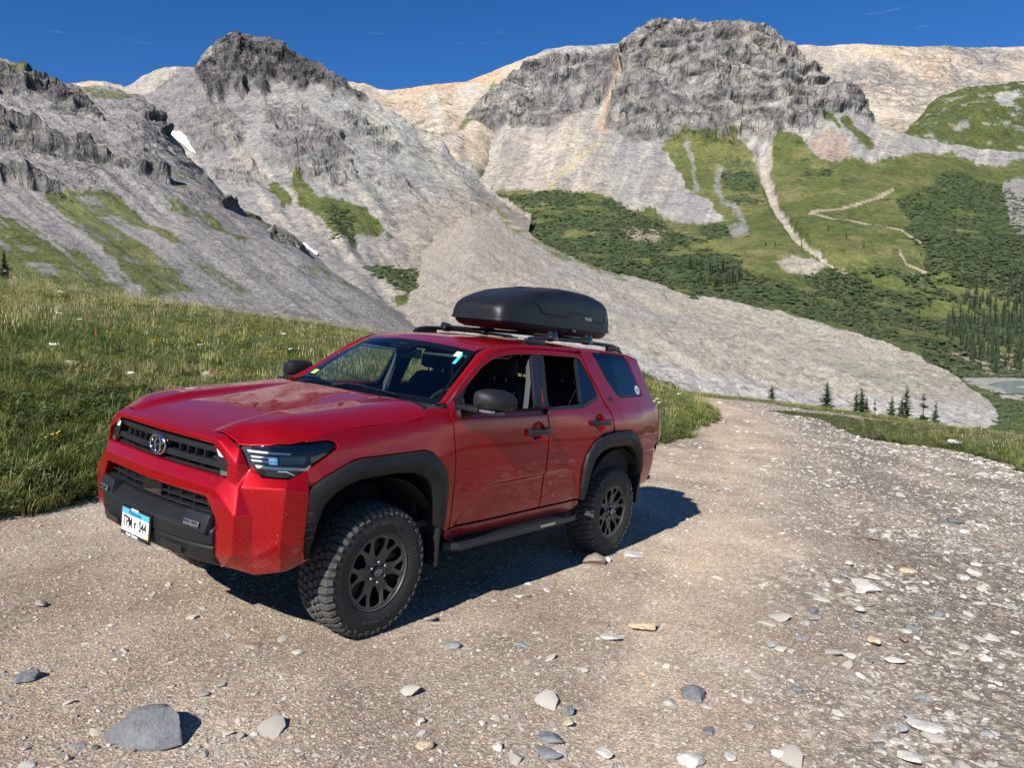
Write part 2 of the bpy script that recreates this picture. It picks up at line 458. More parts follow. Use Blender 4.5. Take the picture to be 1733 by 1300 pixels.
def mas_paint(px, py, P, n, d):
    w = 17 * fbm(np.stack([px * 0.03, py * 0.03, px * 0], 1), 5, .6)
    cl = np.maximum(soft(px + w, py + w, CLIFF_POLY, 6), soft(px + w, py - w, CLIFF2, 6))
    ROCKM[0] = cl
    cl = cl * (0.45 + 0.55 * smooth(-.35, .15, fbm(P / 70 + 12, 5, .6)))
    c = np.repeat(C_GREY[None], len(px), 0)
    t = streaks(px, py, -0.3, 0.04, 0.008, 2.0)
    wx, wy = wob(px, py, 8, 0.04, 1)
    tanm = smooth(1050, 960, wx - 0.3 * (wy - 200))
    c = mixc(c, C_TAN * 0.95, tanm * (0.55 + 0.45 * t))
    c = mixc(c, C_PALE * 1.02, smooth(0.0, 0.4, t) * 0.75)
    c = mixc(c, C_SCREE * 0.92, smooth(0.0, 0.4, fbm(P / 90, 5)) * 0.6)
    t2 = streaks(px, py, -0.45, 0.11, 0.016, 8.0); c = mixc(c, C_ROCK * 1.05, smooth(0.12, 0.5, t2) * 0.5); c = mixc(c, C_PALE * 1.1, smooth(0.15, 0.5, -t2) * 0.5)
    for line, wd, cc, k in (([(1020,235),(985,260),(950,290),(930,312)], 5, C_YELLOW, 0.55), ([(1062,82),(1050,118),(1035,155),(1020,215)], 7, C_ORANGE * 1.1, 0.75), ([(1128,48),(1120,75),(1112,105)], 5, C_ORANGE, 0.55), ([(1310,55),(1330,80)], 10, C_ORANGE * 0.8, 0.4), ([(1055,76),(1062,92)], 6, C_ORANGE, 0.7)):
        c = mixc(c, cc, smooth(wd * 1.6, wd * 0.4, polydist(wx, wy, line)) * k)
    pm = inpoly(wx, wy, [(1117,247),(1150,235),(1225,240),(1228,262),(1210,280),(1150,275)])
    c = mixc(c, C_PURPLE * 0.8, pm * 0.7)
    pm = inpoly(wx, wy, [(1365,245),(1400,235),(1440,262),(1430,280),(1385,285)])
    c = mixc(c, [0.30, 0.22, 0.17], pm * 0.75)
    # cliffs
    rk = C_ROCK * 1.22
    strat = vnoise(np.stack([P[:, 0] / 300, P[:, 1] / 300, P[:, 2] / 16], 1))
    cc = np.repeat(rk[None], len(px), 0) * (1 + 0.22 * strat + 0.35 * fbm(P / 60 + 1, 5))[:, None]
    cc = mixc(cc, C_TAN * 0.8, smooth(0.05, 0.5, fbm(P / 140 + 8, 4)) * 0.5 * smooth(160, 60, py))
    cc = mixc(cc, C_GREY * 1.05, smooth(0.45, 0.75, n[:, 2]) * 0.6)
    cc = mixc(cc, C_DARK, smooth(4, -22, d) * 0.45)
    cc = mixc(cc, C_GRASS, smooth(0.5, 0.75, n[:, 2]) * smooth(170, 230, py) * 0.55)
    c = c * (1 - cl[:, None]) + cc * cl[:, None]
    # green valley side
    green = 1 - ragged(wx, wy, SCREE_LINE, P, 6.0, 24.0, 0.9)
    g = np.repeat(C_GRASS[None], len(px), 0)
    gn = fbm(P / 110 + 4, 5)
    g = mixc(g, C_GRASS2, smooth(-0.1, 0.4, gn))
    g = mixc(g, [0.19, 0.165, 0.085], smooth(0.12, 0.5, fbm(P / 55 + 7, 5)) * 0.55)
    sh = shrub_mask(px, py, P)
    g = mixc(g, C_SHRUB * 1.05, sh * 0.95)
    for e, k in ((((1360, 452), (42, 13)), C_PALE * 0.85), (((1095, 392), (42, 12)), C_TAN * 0.75), (((1250, 395), (18, 16)), C_GREY * 0.8)):
        (ex, ey), (ea, eb) = e
        r = np.hypot((wx - ex) / ea, (wy - ey) / eb)
        g = mixc(g, k, smooth(1.15, 0.75, r) * 0.85)
    sd = polydist(wx, wy, STREAM)
    g = mixc(g, C_PALE * 0.9, smooth(1.0, 0.55, sd / np.interp(py, [268, 330, 380, 450], [17, 9, 7, 3])))
    for tr in TRAILS: g = mixc(g, C_TAN, smooth(2.6, 1.0, polydist(px, py, tr)) * 0.9)
    cr = inpoly(wx, wy, [(1700,300),(1760,285),(1760,410),(1725,395),(1705,350)])
    g = mixc(g, C_GREY * 0.9 * 1.0, cr * 0.9)
    cr = inpoly(wx, wy, [(1590,605),(1640,590),(1740,600),(1740,640),(1650,632)]) & (fbm(P / 12, 3) > -0.15)
    g = mixc(g, [0.36, 0.29, 0.24], cr * 0.8)
    # slim grass tongues climbing the scree, grey tracks through the fans
    gm = green
    for line, wd in (([(1428,210),(1455,240),(1470,250)], 9), ([(1395,205),(1415,225)], 6)):
        gm = np.maximum(gm, smooth(wd * 1.3, wd * 0.6, polydist(wx, wy, line)))
    for line, wd in (([(1160,255),(1168,285),(1180,320)], 3), ([(1218,290),(1215,315),(1225,340),(1240,350),(1262,375),(1250,405)], 4)):
        g = mixc(g, C_GREY * 0.85, smooth(wd * 1.5, wd * 0.5, polydist(wx, wy, line)) * 0.8)
    return c * (1 - gm[:, None]) + g * gm[:, None]
SHRUBS = [[(835,330),(960,316),(1040,335),(1100,362),(1140,385),(1190,410),(1230,440),(1260,470),(1300,480),(1400,455),(1480,455),(1560,470),(1560,425),(1520,400),(1540,370),(1520,340),(1600,290),(1680,300),(1740,330),(1760,420),(1760,660),(1550,660),(1200,560),(900,420)],
          [(1218,300),(1245,280),(1275,285),(1300,340),(1290,350),(1250,345),(1222,330)], [(1170,385),(1230,378),(1245,405),(1200,405)], [(1355,300),(1400,295),(1415,305),(1370,312)]]
def shrub_mask(px, py, P):
    wx, wy = wob(px, py, 14, 0.035, 6)
    m = np.zeros(len(px))
    for s in SHRUBS: m = np.maximum(m, inpoly(wx, wy, s))
    return m * smooth(-0.42, -0.12, fbm(P / 45 + 2, 5))
landform('massif', 740, 1960, 620, [M_SKY, M_MID, M_BASE, M_AP, M_V1, M_V2, M_V3, M_V4], [75, 65, 45, 45, 45, 35, 10], mas_shape, mas_paint, ROCK_FAR)

# --- rounded green hill at the upper right
def hill_shape(px, py, P, V, n):
    return 14 * fbm(P / 120, 5, 0.55) + 5 * fbm(P / 30, 4, 0.6, ridged=True)
def hill_paint(px, py, P, n, d):
    c = np.repeat(C_GRASS[None] * 0.8, len(px), 0)
    c = mixc(c, C_SHRUB * 1.1, smooth(-0.1, 0.3, fbm(P / 60 + 3, 4)) * 0.8)
    c = mixc(c, C_GREY, smooth(0.16, 0.42, fbm(P / 24, 6, .6)) * 0.7)
    wx, wy = wob(px, py, 8, 0.05, 3)
    c = mixc(c, C_GREY * 1.1, inpoly(wx, wy, [(1680,160),(1720,155),(1715,180),(1690,178)]) * 0.8)
    return c
landform('green_hill', 1510, 1960, 180, [
    [(1510,236,2000),(1550,205,2000),(1565,180,2000),(1590,160,2000),(1640,148,2000),(1700,142,2000),(1780,138,2000),(1960,140,2000)],
    [(1510,240,1950),(1570,205,1930),(1640,185,1900),(1733,185,1880),(1960,190,1880)],
    [(1510,252,1900),(1600,236,1850),(1700,232,1820),(1960,235,1820)],
    [(1510,285,1850),(1600,290,1780),(1700,295,1750),(1960,300,1740)]],
    [30, 25, 20], hill_shape, hill_paint, ROCK_FAR)

# --- dark peak and its grey flank
PEAK_CLIFF = [(330,128),(350,92),(400,40),(470,52),(530,98),(585,135),(640,180),(610,182),(585,160),(562,172),(545,152),(520,150),(505,172),(485,145),(462,150),(452,182),(436,150),(420,142),(408,172),(392,150),(378,188),(362,162),(345,172),(338,150)]
PEAK_LOW = [[(430,180),(470,165),(560,200),(600,260),(620,300),(560,300),(530,270),(470,235)], [(300,215),(345,160),(390,180),(420,230),(400,260),(340,255)], [(530,230),(570,240),(585,290),(560,290)], [(560,185),(620,200),(690,250),(650,275),(590,235)], [(430,225),(520,250),(610,310),(560,330),(480,285)], [(610,280),(690,300),(720,330),(650,325)], [(350,270),(420,265),(470,300),(400,320)]]
def peak_shape(px, py, P, V, n):
    w = 14 * fbm(np.stack([px * 0.035, py * 0.035, px * 0], 1), 5, .6)
    cl = soft(px + w, py + w, PEAK_CLIFF, 14)
    lo = np.zeros(len(px))
    for q in PEAK_LOW: lo = np.maximum(lo, soft(px + w, py - w, q, 12))
    d = cl * cliff_disp(P, 32, 75, 5.0, 3.4, 0.10) * smooth(0.0, 0.25, V) + (1 - cl) * lo * cliff_disp(P, 19, 62, 6.0, 1.8, 0.22) + 9.0 * fbm(P / 30 + 3, 6, 0.62, ridged=True) * smooth(0.35, 0.0, V)
    d += (1 - cl) * (1 - lo) * (3.2 * streaks(px, py, 0.75, 0.04, 0.012, 7.0, 2) + 4.0 * fbm(P / 70 + 8, 6, 0.6, ridged=True) * smooth(360, 260, py) + 2.0 * fbm(P / 18, 4, 0.6))
    d += (1 - cl) * 22 * fbm(P / 260 + 1, 3)
    return d
def peak_paint(px, py, P, n, d):
    c = np.repeat(C_SCREE[None], len(px), 0)
    wx, wy = wob(px, py, 10, 0.03, 4)
    t = streaks(px, py, 0.8, 0.045, 0.010, 3.0)
    c = mixc(c, C_PURPLE, smooth(470, 300, wx) * smooth(330, 200, wy) * 0.7)
    c = mixc(c, C_GREENISH, smooth(480, 560, wx) * smooth(120, 180, wy) * smooth(370, 310, wy) * (0.55 + 0.35 * t))
    c = mixc(c, C_PURPLE * 0.9, smooth(0.1, 0.5, fbm(P / 150 + 3, 4)) * 0.6)
    c = mixc(c, C_PALE * 0.95, smooth(0.10, 0.45, t) * 0.6)
    c = mixc(c, C_ROCK, smooth(0.05, 0.45, fbm(P / 40 + 6, 5, 0.6)) * 0.4 * smooth(380, 300, wy))
    c = mixc(c, C_TAN * 0.75, smooth(620, 740, wx) * smooth(290, 360, wy) * 0.55)
    w = 14 * fbm(np.stack([px * 0.035, py * 0.035, px * 0], 1), 5, .6)
    cl = soft(px + w, py + w, PEAK_CLIFF, 7)
    ROCKM[0] = np.maximum(cl, 0.30 * smooth(380, 300, wy) * smooth(-.25, .35, fbm(P / 60 + 2, 4)))
    for q in PEAK_LOW: ROCKM[0] = np.maximum(ROCKM[0], 0.65 * soft(px + w, py - w, q, 8))
    cc = np.repeat(C_DARK[None] * 1.3, len(px), 0) * (1 + 0.4 * fbm(P / 25, 5))[:, None]
    cc = mixc(cc, C_PURPLE * 0.85, smooth(0.4, 0.7, n[:, 2]) * 0.7)
    c = c * (1 - cl[:, None]) + cc * cl[:, None]
    for q in PEAK_LOW:
        m = inpoly(px + w, py - w, q)
        c = mixc(c, C_ROCK * 1.05, m * smooth(0.8, 0.4, n[:, 2]) * 0.7)
    z = lambda pts: [(a * 0.502, b * 0.502) for a, b in pts]
    g = np.repeat(C_GRASS[None] * 1.05, len(px), 0); g = mixc(g, C_GRASS2, smooth(-0.2, 0.4, fbm(P / 40, 4)) * 0.8)
    gm = np.zeros(len(px))
    for q in ([(970,580),(1000,570),(1060,650),(1130,690),(1230,700),(1290,760),(1270,790),(1200,780),(1190,820),(1110,800),(1070,740),(1000,710)], [(890,610),(930,610),(990,700),(980,720),(940,690)], [(1220,900),(1290,870),(1440,880),(1460,930),(1505,990),(1505,1030),(1400,1010),(1320,970)], [(1310,1010),(1450,1020),(1560,1080),(1560,1140),(1400,1090)], [(1000,950),(1100,980),(1250,1005),(1200,1015),(1080,1000)]):
        gm = np.maximum(gm, ragged(wx, wy, z(q), P, 6.0, 14.0, 0.9))
    sm = np.zeros(len(px))
    for q in ([(1110,700),(1170,720),(1205,815),(1120,815)], [(1220,900),(1290,870),(1440,880),(1460,930),(1505,990),(1505,1030),(1400,1010),(1320,970)], [(1290,760),(1330,770),(1325,785),(1300,782)]):
        sm = np.maximum(sm, inpoly(wx, wy, z(q)))
    g = mixc(g, C_SHRUB * 1.3, sm * smooth(-0.25, 0.0, fbm(P / 20, 4)))
    gm = np.maximum(gm, sm * smooth(-0.3, 0.0, fbm(P / 20, 4)))
    c = c * (1 - gm[:, None]) + g * gm[:, None]
    om = inpoly(wx, wy, z([(1120,1060),(1150,1020),(1190,1010),(1240,1040),(1260,1120),(1100,1130)]))
    c = mixc(c, [0.40, 0.30, 0.17], om * (0.35 + 0.6 * smooth(0.0, 0.3, streaks(px, py, 0.5, 0.12, 0.02, 5.0))))
    for line in ([(652,512),(640,532),(600,560)], [(660,520),(700,522),(735,535),(745,550)], [(740,445),(700,462),(680,470)]):
        c = mixc(c, C_PALE, smooth(3.0, 1.2, polydist(px, py, line)) * 0.85)
    return c
landform('dark_peak', 225, 900, 450, [
    [(225,170,1380),(255,158,1390),(300,135,1400),(335,118,1400),(350,95,1400),(375,70,1400),(390,60,1400),(403,55,1400),(412,62,1400),(430,63,1400),(455,64,1400),(480,72,1390),(500,92,1380),(520,103,1370),(545,115,1360),(580,140,1340),(620,168,1310),(680,205,1270),(740,245,1220),(790,280,1180),(840,322,1120),(900,360,1050)],
    [(225,190,1330),(300,165,1340),(400,140,1330),(460,145,1320),(540,165,1290),(620,205,1240),(700,240,1190),(790,298,1120),(900,380,1000)],
    [(225,300,1000),(300,280,1050),(400,265,1060),(500,270,1040),(600,290,1010),(700,320,960),(800,345,940),(900,410,850)],
    [(225,430,620),(400,420,680),(500,410,700),(620,410,720),(700,430,700),(900,470,650)],
    [(225,580,360),(500,560,370),(650,545,400),(750,560,400),(900,600,380)]],
    [85, 70, 60, 40], peak_shape, peak_paint, ROCK_FAR)

# --- ridge on the left with ledges and grassy runnels
Z = lambda pts: [(a * 0.502, b * 0.502) for a, b in pts]
LEDGE = [Z([(-60,215),(60,225),(180,290),(300,330),(380,440),(300,420),(200,370),(80,330),(-60,330)]), Z([(-60,390),(80,410),(220,460),(330,520),(420,560),(560,590),(580,640),(480,620),(330,580),(200,560),(80,540),(-60,520)]), Z([(620,660),(760,690),(880,720),(900,740),(740,720)]), Z([(900,780),(960,790),(1030,840),(1080,870),(980,850),(920,810)]), Z([(-60,590),(100,610),(220,640),(260,690),(150,660),(-60,630)]), Z([(420,350),(520,370),(580,430),(560,470),(480,410)])]
def left_shape(px, py, P, V, n):
    w = 15 * fbm(np.stack([px * 0.035, py * 0.035, px * 0], 1), 5, .6)
    m = np.zeros(len(px))
    for q in LEDGE: m = np.maximum(m, soft(px + w, py + 0.6 * w, q, 9))
    k = smooth(-150, 60, px) * 0 + 1
    sc = smooth(100, 520, P[:, 1])
    d = m * cliff_disp(P, 10.5, 32, 3.0, 1.1, 0.5)
    d += (1 - m) * (1.6 * streaks(px, py, 1.5, 0.05, 0.012, 2.0, 3) + 0.7 * fbm(P / 7, 4, 0.6))
    d += 7 * fbm(P / 95, 4) + 4.0 * fbm(P / 26, 6, 0.6, ridged=True) * smooth(420, 250, py)
    return d * np.clip(sc + 0.25, 0, 1)
def left_paint(px, py, P, n, d):
    c = np.repeat(C_SCREE[None] * 0.92, len(px), 0)
    t = streaks(px, py, 1.45, 0.06, 0.010, 1.0)
    c = mixc(c, C_PURPLE, smooth(-0.1, 0.5, fbm(P / 60, 4)) * 0.7)
    c = mixc(c, C_GREY, smooth(0.15, 0.5, t) * 0.5)
    c = mixc(c, C_ROCK * 0.95, smooth(-0.05, 0.4, fbm(P / 26 + 3, 5, 0.6)) * smooth(400, 250, py) * 0.7)
    w = 15 * fbm(np.stack([px * 0.035, py * 0.035, px * 0], 1), 5, .6)
    m = np.zeros(len(px))
    for q in LEDGE: m = np.maximum(m, soft(px + w, py + 0.6 * w, q, 5))
    ROCKM[0] = np.maximum(m, .55 * smooth(-.15, .3, fbm(P / 30 + 3, 4)) * smooth(400, 270, py))
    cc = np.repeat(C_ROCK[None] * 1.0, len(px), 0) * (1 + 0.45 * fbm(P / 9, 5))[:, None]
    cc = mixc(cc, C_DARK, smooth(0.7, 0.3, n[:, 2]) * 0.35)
    cc = mixc(cc, C_GRASS * 1.2, smooth(0.72, 0.9, n[:, 2]) * 0.5)
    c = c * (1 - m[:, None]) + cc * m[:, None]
    wx, wy = wob(px, py, 9, 0.05, 8)
    g = np.repeat(C_GRASS[None], len(px), 0); g = mixc(g, C_GRASS2 * 1.05, smooth(-0.25, 0.45, t + 0.6 * fbm(P / 18, 4)) * 0.8)
    gm = np.zeros(len(px))
    for q, k in (([(-300,700),(0,715),(60,740),(150,800),(260,860),(340,905),(430,940),(430,1000),(-300,1000)], 1.0), ([(130,660),(290,640),(380,650),(460,700),(560,770),(620,820),(560,830),(480,810),(600,900),(660,960),(500,1000),(420,920),(330,830),(220,740)], 0.95), ([(540,680),(640,690),(740,740),(840,790),(890,815),(850,835),(760,800),(640,740)], 0.95), ([(730,650),(830,680),(900,740),(970,795),(900,780),(800,710)], 0.85), ([(640,870),(760,920),(860,975),(800,980),(700,915)], 0.7), ([(-60,190),(60,205),(140,255),(180,280),(300,295),(480,330),(440,350),(300,325),(150,275),(-60,225)], 0.75), ([(560,590),(640,600),(680,640),(620,650)], 0.8), ([(1000,880),(1130,960),(1280,1010),(1150,990),(1040,930)], 0.7)):
        gm = np.maximum(gm, ragged(wx, wy, Z(q), P, 6.0, 9.0, 0.8) * k)
    gm *= smooth(-0.45, -0.1, t * 0.9 + 0.5 * fbm(P / 14, 4))
    c = c * (1 - gm[:, None]) + g * gm[:, None]
    return c
landform('left_ridge', -220, 720, 540, [
    [(-220,20,760),(-100,62,740),(0,98,720),(40,108,710),(80,135,700),(140,147,690),(200,153,680),(240,162,670),(270,187,655),(290,225,640),(310,262,625),(350,300,600),(400,345,570),(450,372,545),(500,402,520),(540,432,495),(570,462,470),(620,500,440),(680,535,410),(720,560,390)],
    [(-220,160,560),(0,180,570),(140,205,575),(240,230,570),(310,290,550),(400,362,520),(500,415,475),(570,468,440),(620,505,415),(720,565,370)],
    [(-220,270,440),(0,280,450),(140,290,455),(240,310,455),(310,335,450),(400,385,435),(500,432,410),(570,476,390),(620,510,375),(720,570,340)],
    [(-220,370,330),(0,370,335),(140,380,340),(300,400,345),(400,430,345),(500,465,335),(620,525,320),(720,580,300)],
    [(-220,520,190),(0,510,190),(200,520,200),(400,545,215),(600,580,230),(720,610,230)],
    [(-220,640,120),(0,640,120),(400,650,125),(720,660,140)]],
    [70, 70, 55, 40, 8], left_shape, left_paint, ROCK_MID)

# --- rock glacier
def gl_shape(px, py, P, V, n):
    d = 3.2 * fbm(P / 60, 4) + 1.5 * fbm(P / 14, 4, 0.6) + 0.9 * fbm(P / 5, 3, 0.6, ridged=True)
    d += 2.2 * streaks(px, py, 1.6, 0.03, 0.03, 4.0)
    return d * smooth(60, 500, P[:, 1]) ** 0.5
def gl_paint(px, py, P, n, d):
    c = np.repeat(C_SCREE[None] * 0.95, len(px), 0)
    c = mixc(c, np.array([0.318, 0.285, 0.236]), smooth(0, 1, (px - 800) / 400 + 0.6 * fbm(P / 90, 4)))
    c = mixc(c, C_TAN * 0.75, smooth(1000, 800, px) * 0.45)
    c = mixc(c, [0.22, 0.23, 0.17], smooth(0.05, 0.4, fbm(P / 35 + 2, 5, 0.6)) * smooth(950, 1150, px) * 0.45)
    q = np.stack([px * 0.05, py * 0.11, px * 0], 1)
    face = smooth(0.0, 22, py - np.interp(px, [1000, 1090, 1200, 1350, 1500, 1680], [560, 590, 622, 650, 662, 675]) + 10 * fbm(q, 4))
    c = mixc(c, np.array([0.345, 0.332, 0.320]), face * 0.8)
    wx, wy = wob(px, py, 6, 0.06, 2)
    e = polydist(wx, wy, [(830,338),(870,385),(935,420),(1000,448),(1060,470)])
    c = mixc(c, C_GRASS * 1.2, smooth(9, 4, e) * smooth(-0.3, 0.1, fbm(P / 20, 4)) * 0.85)
    c = mixc(c, [0.14, 0.13, 0.12], smooth(0.46, 0.55, vnoise(P / 3.1)) * 0.55)
    c = mixc(c, [0.45, 0.43, 0.4], smooth(0.60, 0.68, vnoise(P / 2.3 + 9)) * 0.35)
    return c
landform('rock_glacier', 540, 1760, 640, [
    [(540,590,430),(600,565,480),(640,530,560),(680,470,700),(710,410,830),(735,368,950),(760,345,1060),(800,336,1120),(835,345,1060),(860,366,950),(885,388,850),(940,420,740),(1020,455,650),(1100,478,590),(1180,500,540),(1250,512,500),(1330,530,460),(1420,555,420),(1500,580,385),(1560,605,350),(1620,640,320),(1655,668,300),(1672,686,290),(1700,710,280),(1760,740,270)],
    [(540,600,390),(640,545,470),(690,485,610),(735,415,760),(800,375,850),(880,422,690),(1000,470,530),(1100,500,480),(1250,540,420),(1420,582,370),(1560,632,320),(1655,680,285),(1760,745,262)],
    [(540,620,300),(640,575,350),(700,525,420),(800,490,440),(900,515,350),(1000,545,320),(1100,570,300),(1250,605,285),(1420,638,275),(1560,665,262),(1655,690,255),(1760,755,240)],
    [(540,700,190),(800,690,190),(1000,690,190),(1100,690,200),(1250,700,215),(1420,715,225),(1560,722,225),(1655,725,222),(1760,775,215)],
    [(540,760,140),(1000,760,145),(1300,775,165),(1760,800,180)]],
    [65, 75, 65, 12], gl_shape, gl_paint, SCREE)

# --- snow patches in the gullies
def snow_patch(name, poly, base, label):
    px, py, P, n = TERR[base]
    poly = np.array(Z(poly)); cx, cy = poly.mean(0)
    V, F = [], []
    rings = 6; m = 40
    t = np.linspace(0, 1, len(poly) + 1)
    cl = np.vstack([poly, poly[:1]])
    ex = np.interp(np.linspace(0, 1, m, endpoint=False), t, cl[:, 0]); ey = np.interp(np.linspace(0, 1, m, endpoint=False), t, cl[:, 1])
    cpt = []
    for k in range(rings + 1):
        f = k / rings
        for j in range(m):
            x = cx + (ex[j] - cx) * f; y = cy + (ey[j] - cy) * f
            i = np.argmin((px - x) ** 2 + (py - y) ** 2)
            w = np.argsort((px - x) ** 2 + (py - y) ** 2)[:1]
            dep = (P[i, 1] - CAM_POS[1])
            q = survey(x, y, dep * 0.992 - 9.0 * (1 - f ** 3) - 3.0)
            V.append(q)
    for k in range(rings):
        for j in range(m): F.append((k * m + j, k * m + (j + 1) % m, (k + 1) * m + (j + 1) % m, (k + 1) * m + j))
    o = add_obj(name, mesh_np(name, np.array(V), np.array(F)), SNOW)
    return tag(o, label, 'snow')
SNOW = simple_mat('snow', (0.84, 0.87, 0.9), 0.6, noise=0.06, nscale=0.3)
snow_patch('snow_patch', [(556,434),(578,440),(604,441),(630,450),(634,470),(645,492),(662,516),(640,505),(612,482),(585,462)], 'dark_peak', 'white snow patch in the gully below the dark peak')
snow_patch('snow_patch', [(1010,808),(1030,815),(1045,832),(1076,852),(1066,862),(1048,858),(1042,842),(1020,828)], 'dark_peak', 'small snow patch low in the gully by the grassy fan')

# --- meadow, gravel bar and stream on the valley floor at the right
def vf_shape(px, py, P, V, n):
    return np.stack([0 * px, 0 * px, 0.9 * fbm(P / 14, 4) * smooth(0.2, 1.0, V)], 1)
def vf_paint(px, py, P, n, d):
    c = np.repeat(C_GRASS[None] * 1.15, len(px), 0)
    c = mixc(c, C_GRASS2 * 1.05, smooth(-0.1, 0.4, fbm(P / 16, 4)))
    c = mixc(c, C_SHRUB * 1.4, smooth(-0.05, 0.2, fbm(P / 9 + 4, 4)) * 0.7)
    wx, wy = wob(px, py, 5, 0.08, 3)
    gr = inpoly(wx, wy, [(1600,628),(1760,630),(1760,674),(1700,676),(1680,662),(1650,655)])
    c = mixc(c, np.array([0.36, 0.34, 0.31]), gr * 0.9)
    return c
landform('valley_floor', 1540, 1960, 160, [
    [(1540,634,500),(1733,634,500),(1960,634,500)],
    [(1540,655,387),(1733,655,387),(1960,655,387)],
    [(1540,680,306),(1733,680,306),(1960,680,306)],
    [(1540,708,248),(1733,708,248),(1960,708,248)],
    [(1540,760,183),(1733,760,183),(1960,760,183)]],
    [14, 20, 20, 20], vf_shape, vf_paint, ROCK_MID)
m, nd, lk, p = new_mat('stream_water')
p.inputs['Base Color'].default_value = (0.30, 0.36, 0.37, 1); p.inputs['Roughness'].default_value = 0.12
tc = nd.new('ShaderNodeTexCoord'); nz = tex_noise(nd, lk, 1.2, 3, 0.5, tc.outputs['Object'])
lk.new(bump(nd, lk, nz.outputs[0], 0.3, 0.1), p.inputs['Normal'])
wpts = [(1672,651),(1690,647),(1720,645),(1780,645),(1900,646),(1900,664),(1780,667),(1735,668),(1705,664),(1690,656)]
WV = np.array([survey(a, b, (CAM_POS[2] + 26.6) / max(1e-3, (math.tan(math.atan((b - 650) / PIX_F) - CAM_PITCH)))) for a, b in wpts])
WV[:, 2] = -26.4
bm = bmesh.new(); bm.faces.new([bm.verts.new(v) for v in WV]); wme = bpy.data.meshes.new('stream'); bm.to_mesh(wme); bm.free()
tag(add_obj('stream', wme, m), kind='structure')
# ------------------------------------------------------------------ near ground: track, grass bank, verge
BANK = [(-9,-14),(-5,-3.5),(-2.58,1.03),(-2.26,1.82),(-0.5,4.2),(2.2,7.2),(4.38,9.74),(5.36,11.76),(6.88,14.98),(8.01,18.02),(8.7,21),(8.4,24.5),(7,27),(5,29),(0,33),(-80,70),(-80,-14)]
VERGE = [(13.4,4),(12.85,11.31),(13.38,12.75),(13.52,14.38),(13.34,15.42),(12.41,15.82),(11.86,16.42),(11.93,18.12),(12.32,21.07),(11.61,23.49),(11.9,24.9),(13.6,23.38),(15.05,22.63),(16.42,21.92),(19,20.6),(24,18.2),(140,17),(140,-60),(15,-60),(14.2,-6)]
FARGRASS = [(-80,72),(0,33.6),(7,30.3),(10.3,28.6),(13,28.4),(14.86,26.5),(16.42,25.6),(17.9,24.7),(20,23.2),(23,20),(24,16),(140,8),(140,400),(-80,400)]

def masks(x, y):
    q = np.stack([x * 1.3, y * 1.3, 0 * x], 1)
    wx, wy = x + 0.22 * fbm(q, 4), y + 0.22 * fbm(q + 31, 4)
    b = inpoly(wx, wy, BANK); v = inpoly(wx, wy, VERGE); f = inpoly(wx, wy, FARGRASS)
    return b, v, f

def ground_z(x, y):
    x = np.asarray(x, float); y = np.asarray(y, float)
    z = -0.0968 * x - 0.0067 * y
    s = polydist(x, y, BANK[:-2]) * inpoly(x, y, BANK)
    top = 1.55 - 0.15 * (x + 3.7) + 0.024 * (y - 20) - 0.010 * np.maximum(0, y - 21) ** 2 - 0.0009 * np.maximum(0, -8 - x) ** 2
    rise = np.minimum(0.10 * np.clip(s / 0.35, 0, 1) + 0.27 * s, 40)
    k = 0.35
    a, b = z + rise, np.maximum(top, z - 6)
    h = np.clip(0.5 + 0.5 * (b - a) / k, 0, 1)
    zb = b * (1 - h) + a * h - k * h * (1 - h)
    zb = np.where(s > 0, np.maximum(zb, np.where(y < 24, z + 0.5 * rise.clip(0, 0.3), -99)), z)
    z = np.where(s > 0, zb, z)
    f = inpoly(x, y, FARGRASS) * polydist(x, y, FARGRASS[:-2])
    z = z - 0.060 * f + 0.07 * np.clip(f / 0.5, 0, 1)
    vv = inpoly(x, y, VERGE) * polydist(x, y, VERGE[:16])
    z = z + 0.12 * np.clip(vv / 0.5, 0, 1) - 0.05 * np.maximum(0, vv - 5)
    z = z - 0.14 * np.maximum(0, x - 19) ** 1.0 * smooth(19, 27, x)
    far = np.hypot(x, y)
    z = z + 0.10 * fbm(np.stack([x / 3, y / 3, 0 * x], 1), 3) * smooth(3.5, 9, far)
    return z

def micro(x, y, road):
    q = np.stack([x, y, 0 * x], 1)
    m = 0.010 * fbm(q * 2.2, 4) + 0.006 * fbm(q * 9, 4, 0.6)
    coarse = coarse_mask(x, y)
    m -= 0.028 * rut(x, y)
    m += coarse * 0.012 * fbm(q * 6 + 3, 4, 0.6, ridged=True)
    return m * road * smooth(0.2, 0.6, np.minimum(np.hypot(x - 0.6, y + 0.5), np.hypot(x - 2.4, y - 1.8))).clip(0.35, 1)

def rut(x, y):
    """two shallow wheel ruts down the middle of the track"""
    c = np.interp(y, [-6, -2, 2, 6, 10, 14, 20, 26], [1.75, 2.7, 4.0, 5.5, 6.9, 8.2, 9.6, 10.4]) + 0.12 * fbm(np.stack([x * 0.4, y * 0.4, 0 * x], 1), 2)
    return np.exp(-((np.abs(x - c) - 0.82) / 0.17) ** 2)

def coarse_mask(x, y):
    """stony strip along the right of the track"""
    e = np.interp(y, [-6, -2, 2, 6, 10, 16, 24], [1.9, 2.6, 4.2, 5.8, 7.3, 9.4, 11.0])
    q = np.stack([x * 0.7, y * 0.7, 0 * x], 1)
    return smooth(-0.9, 0.9, x - e + 1.1 * fbm(q, 4))

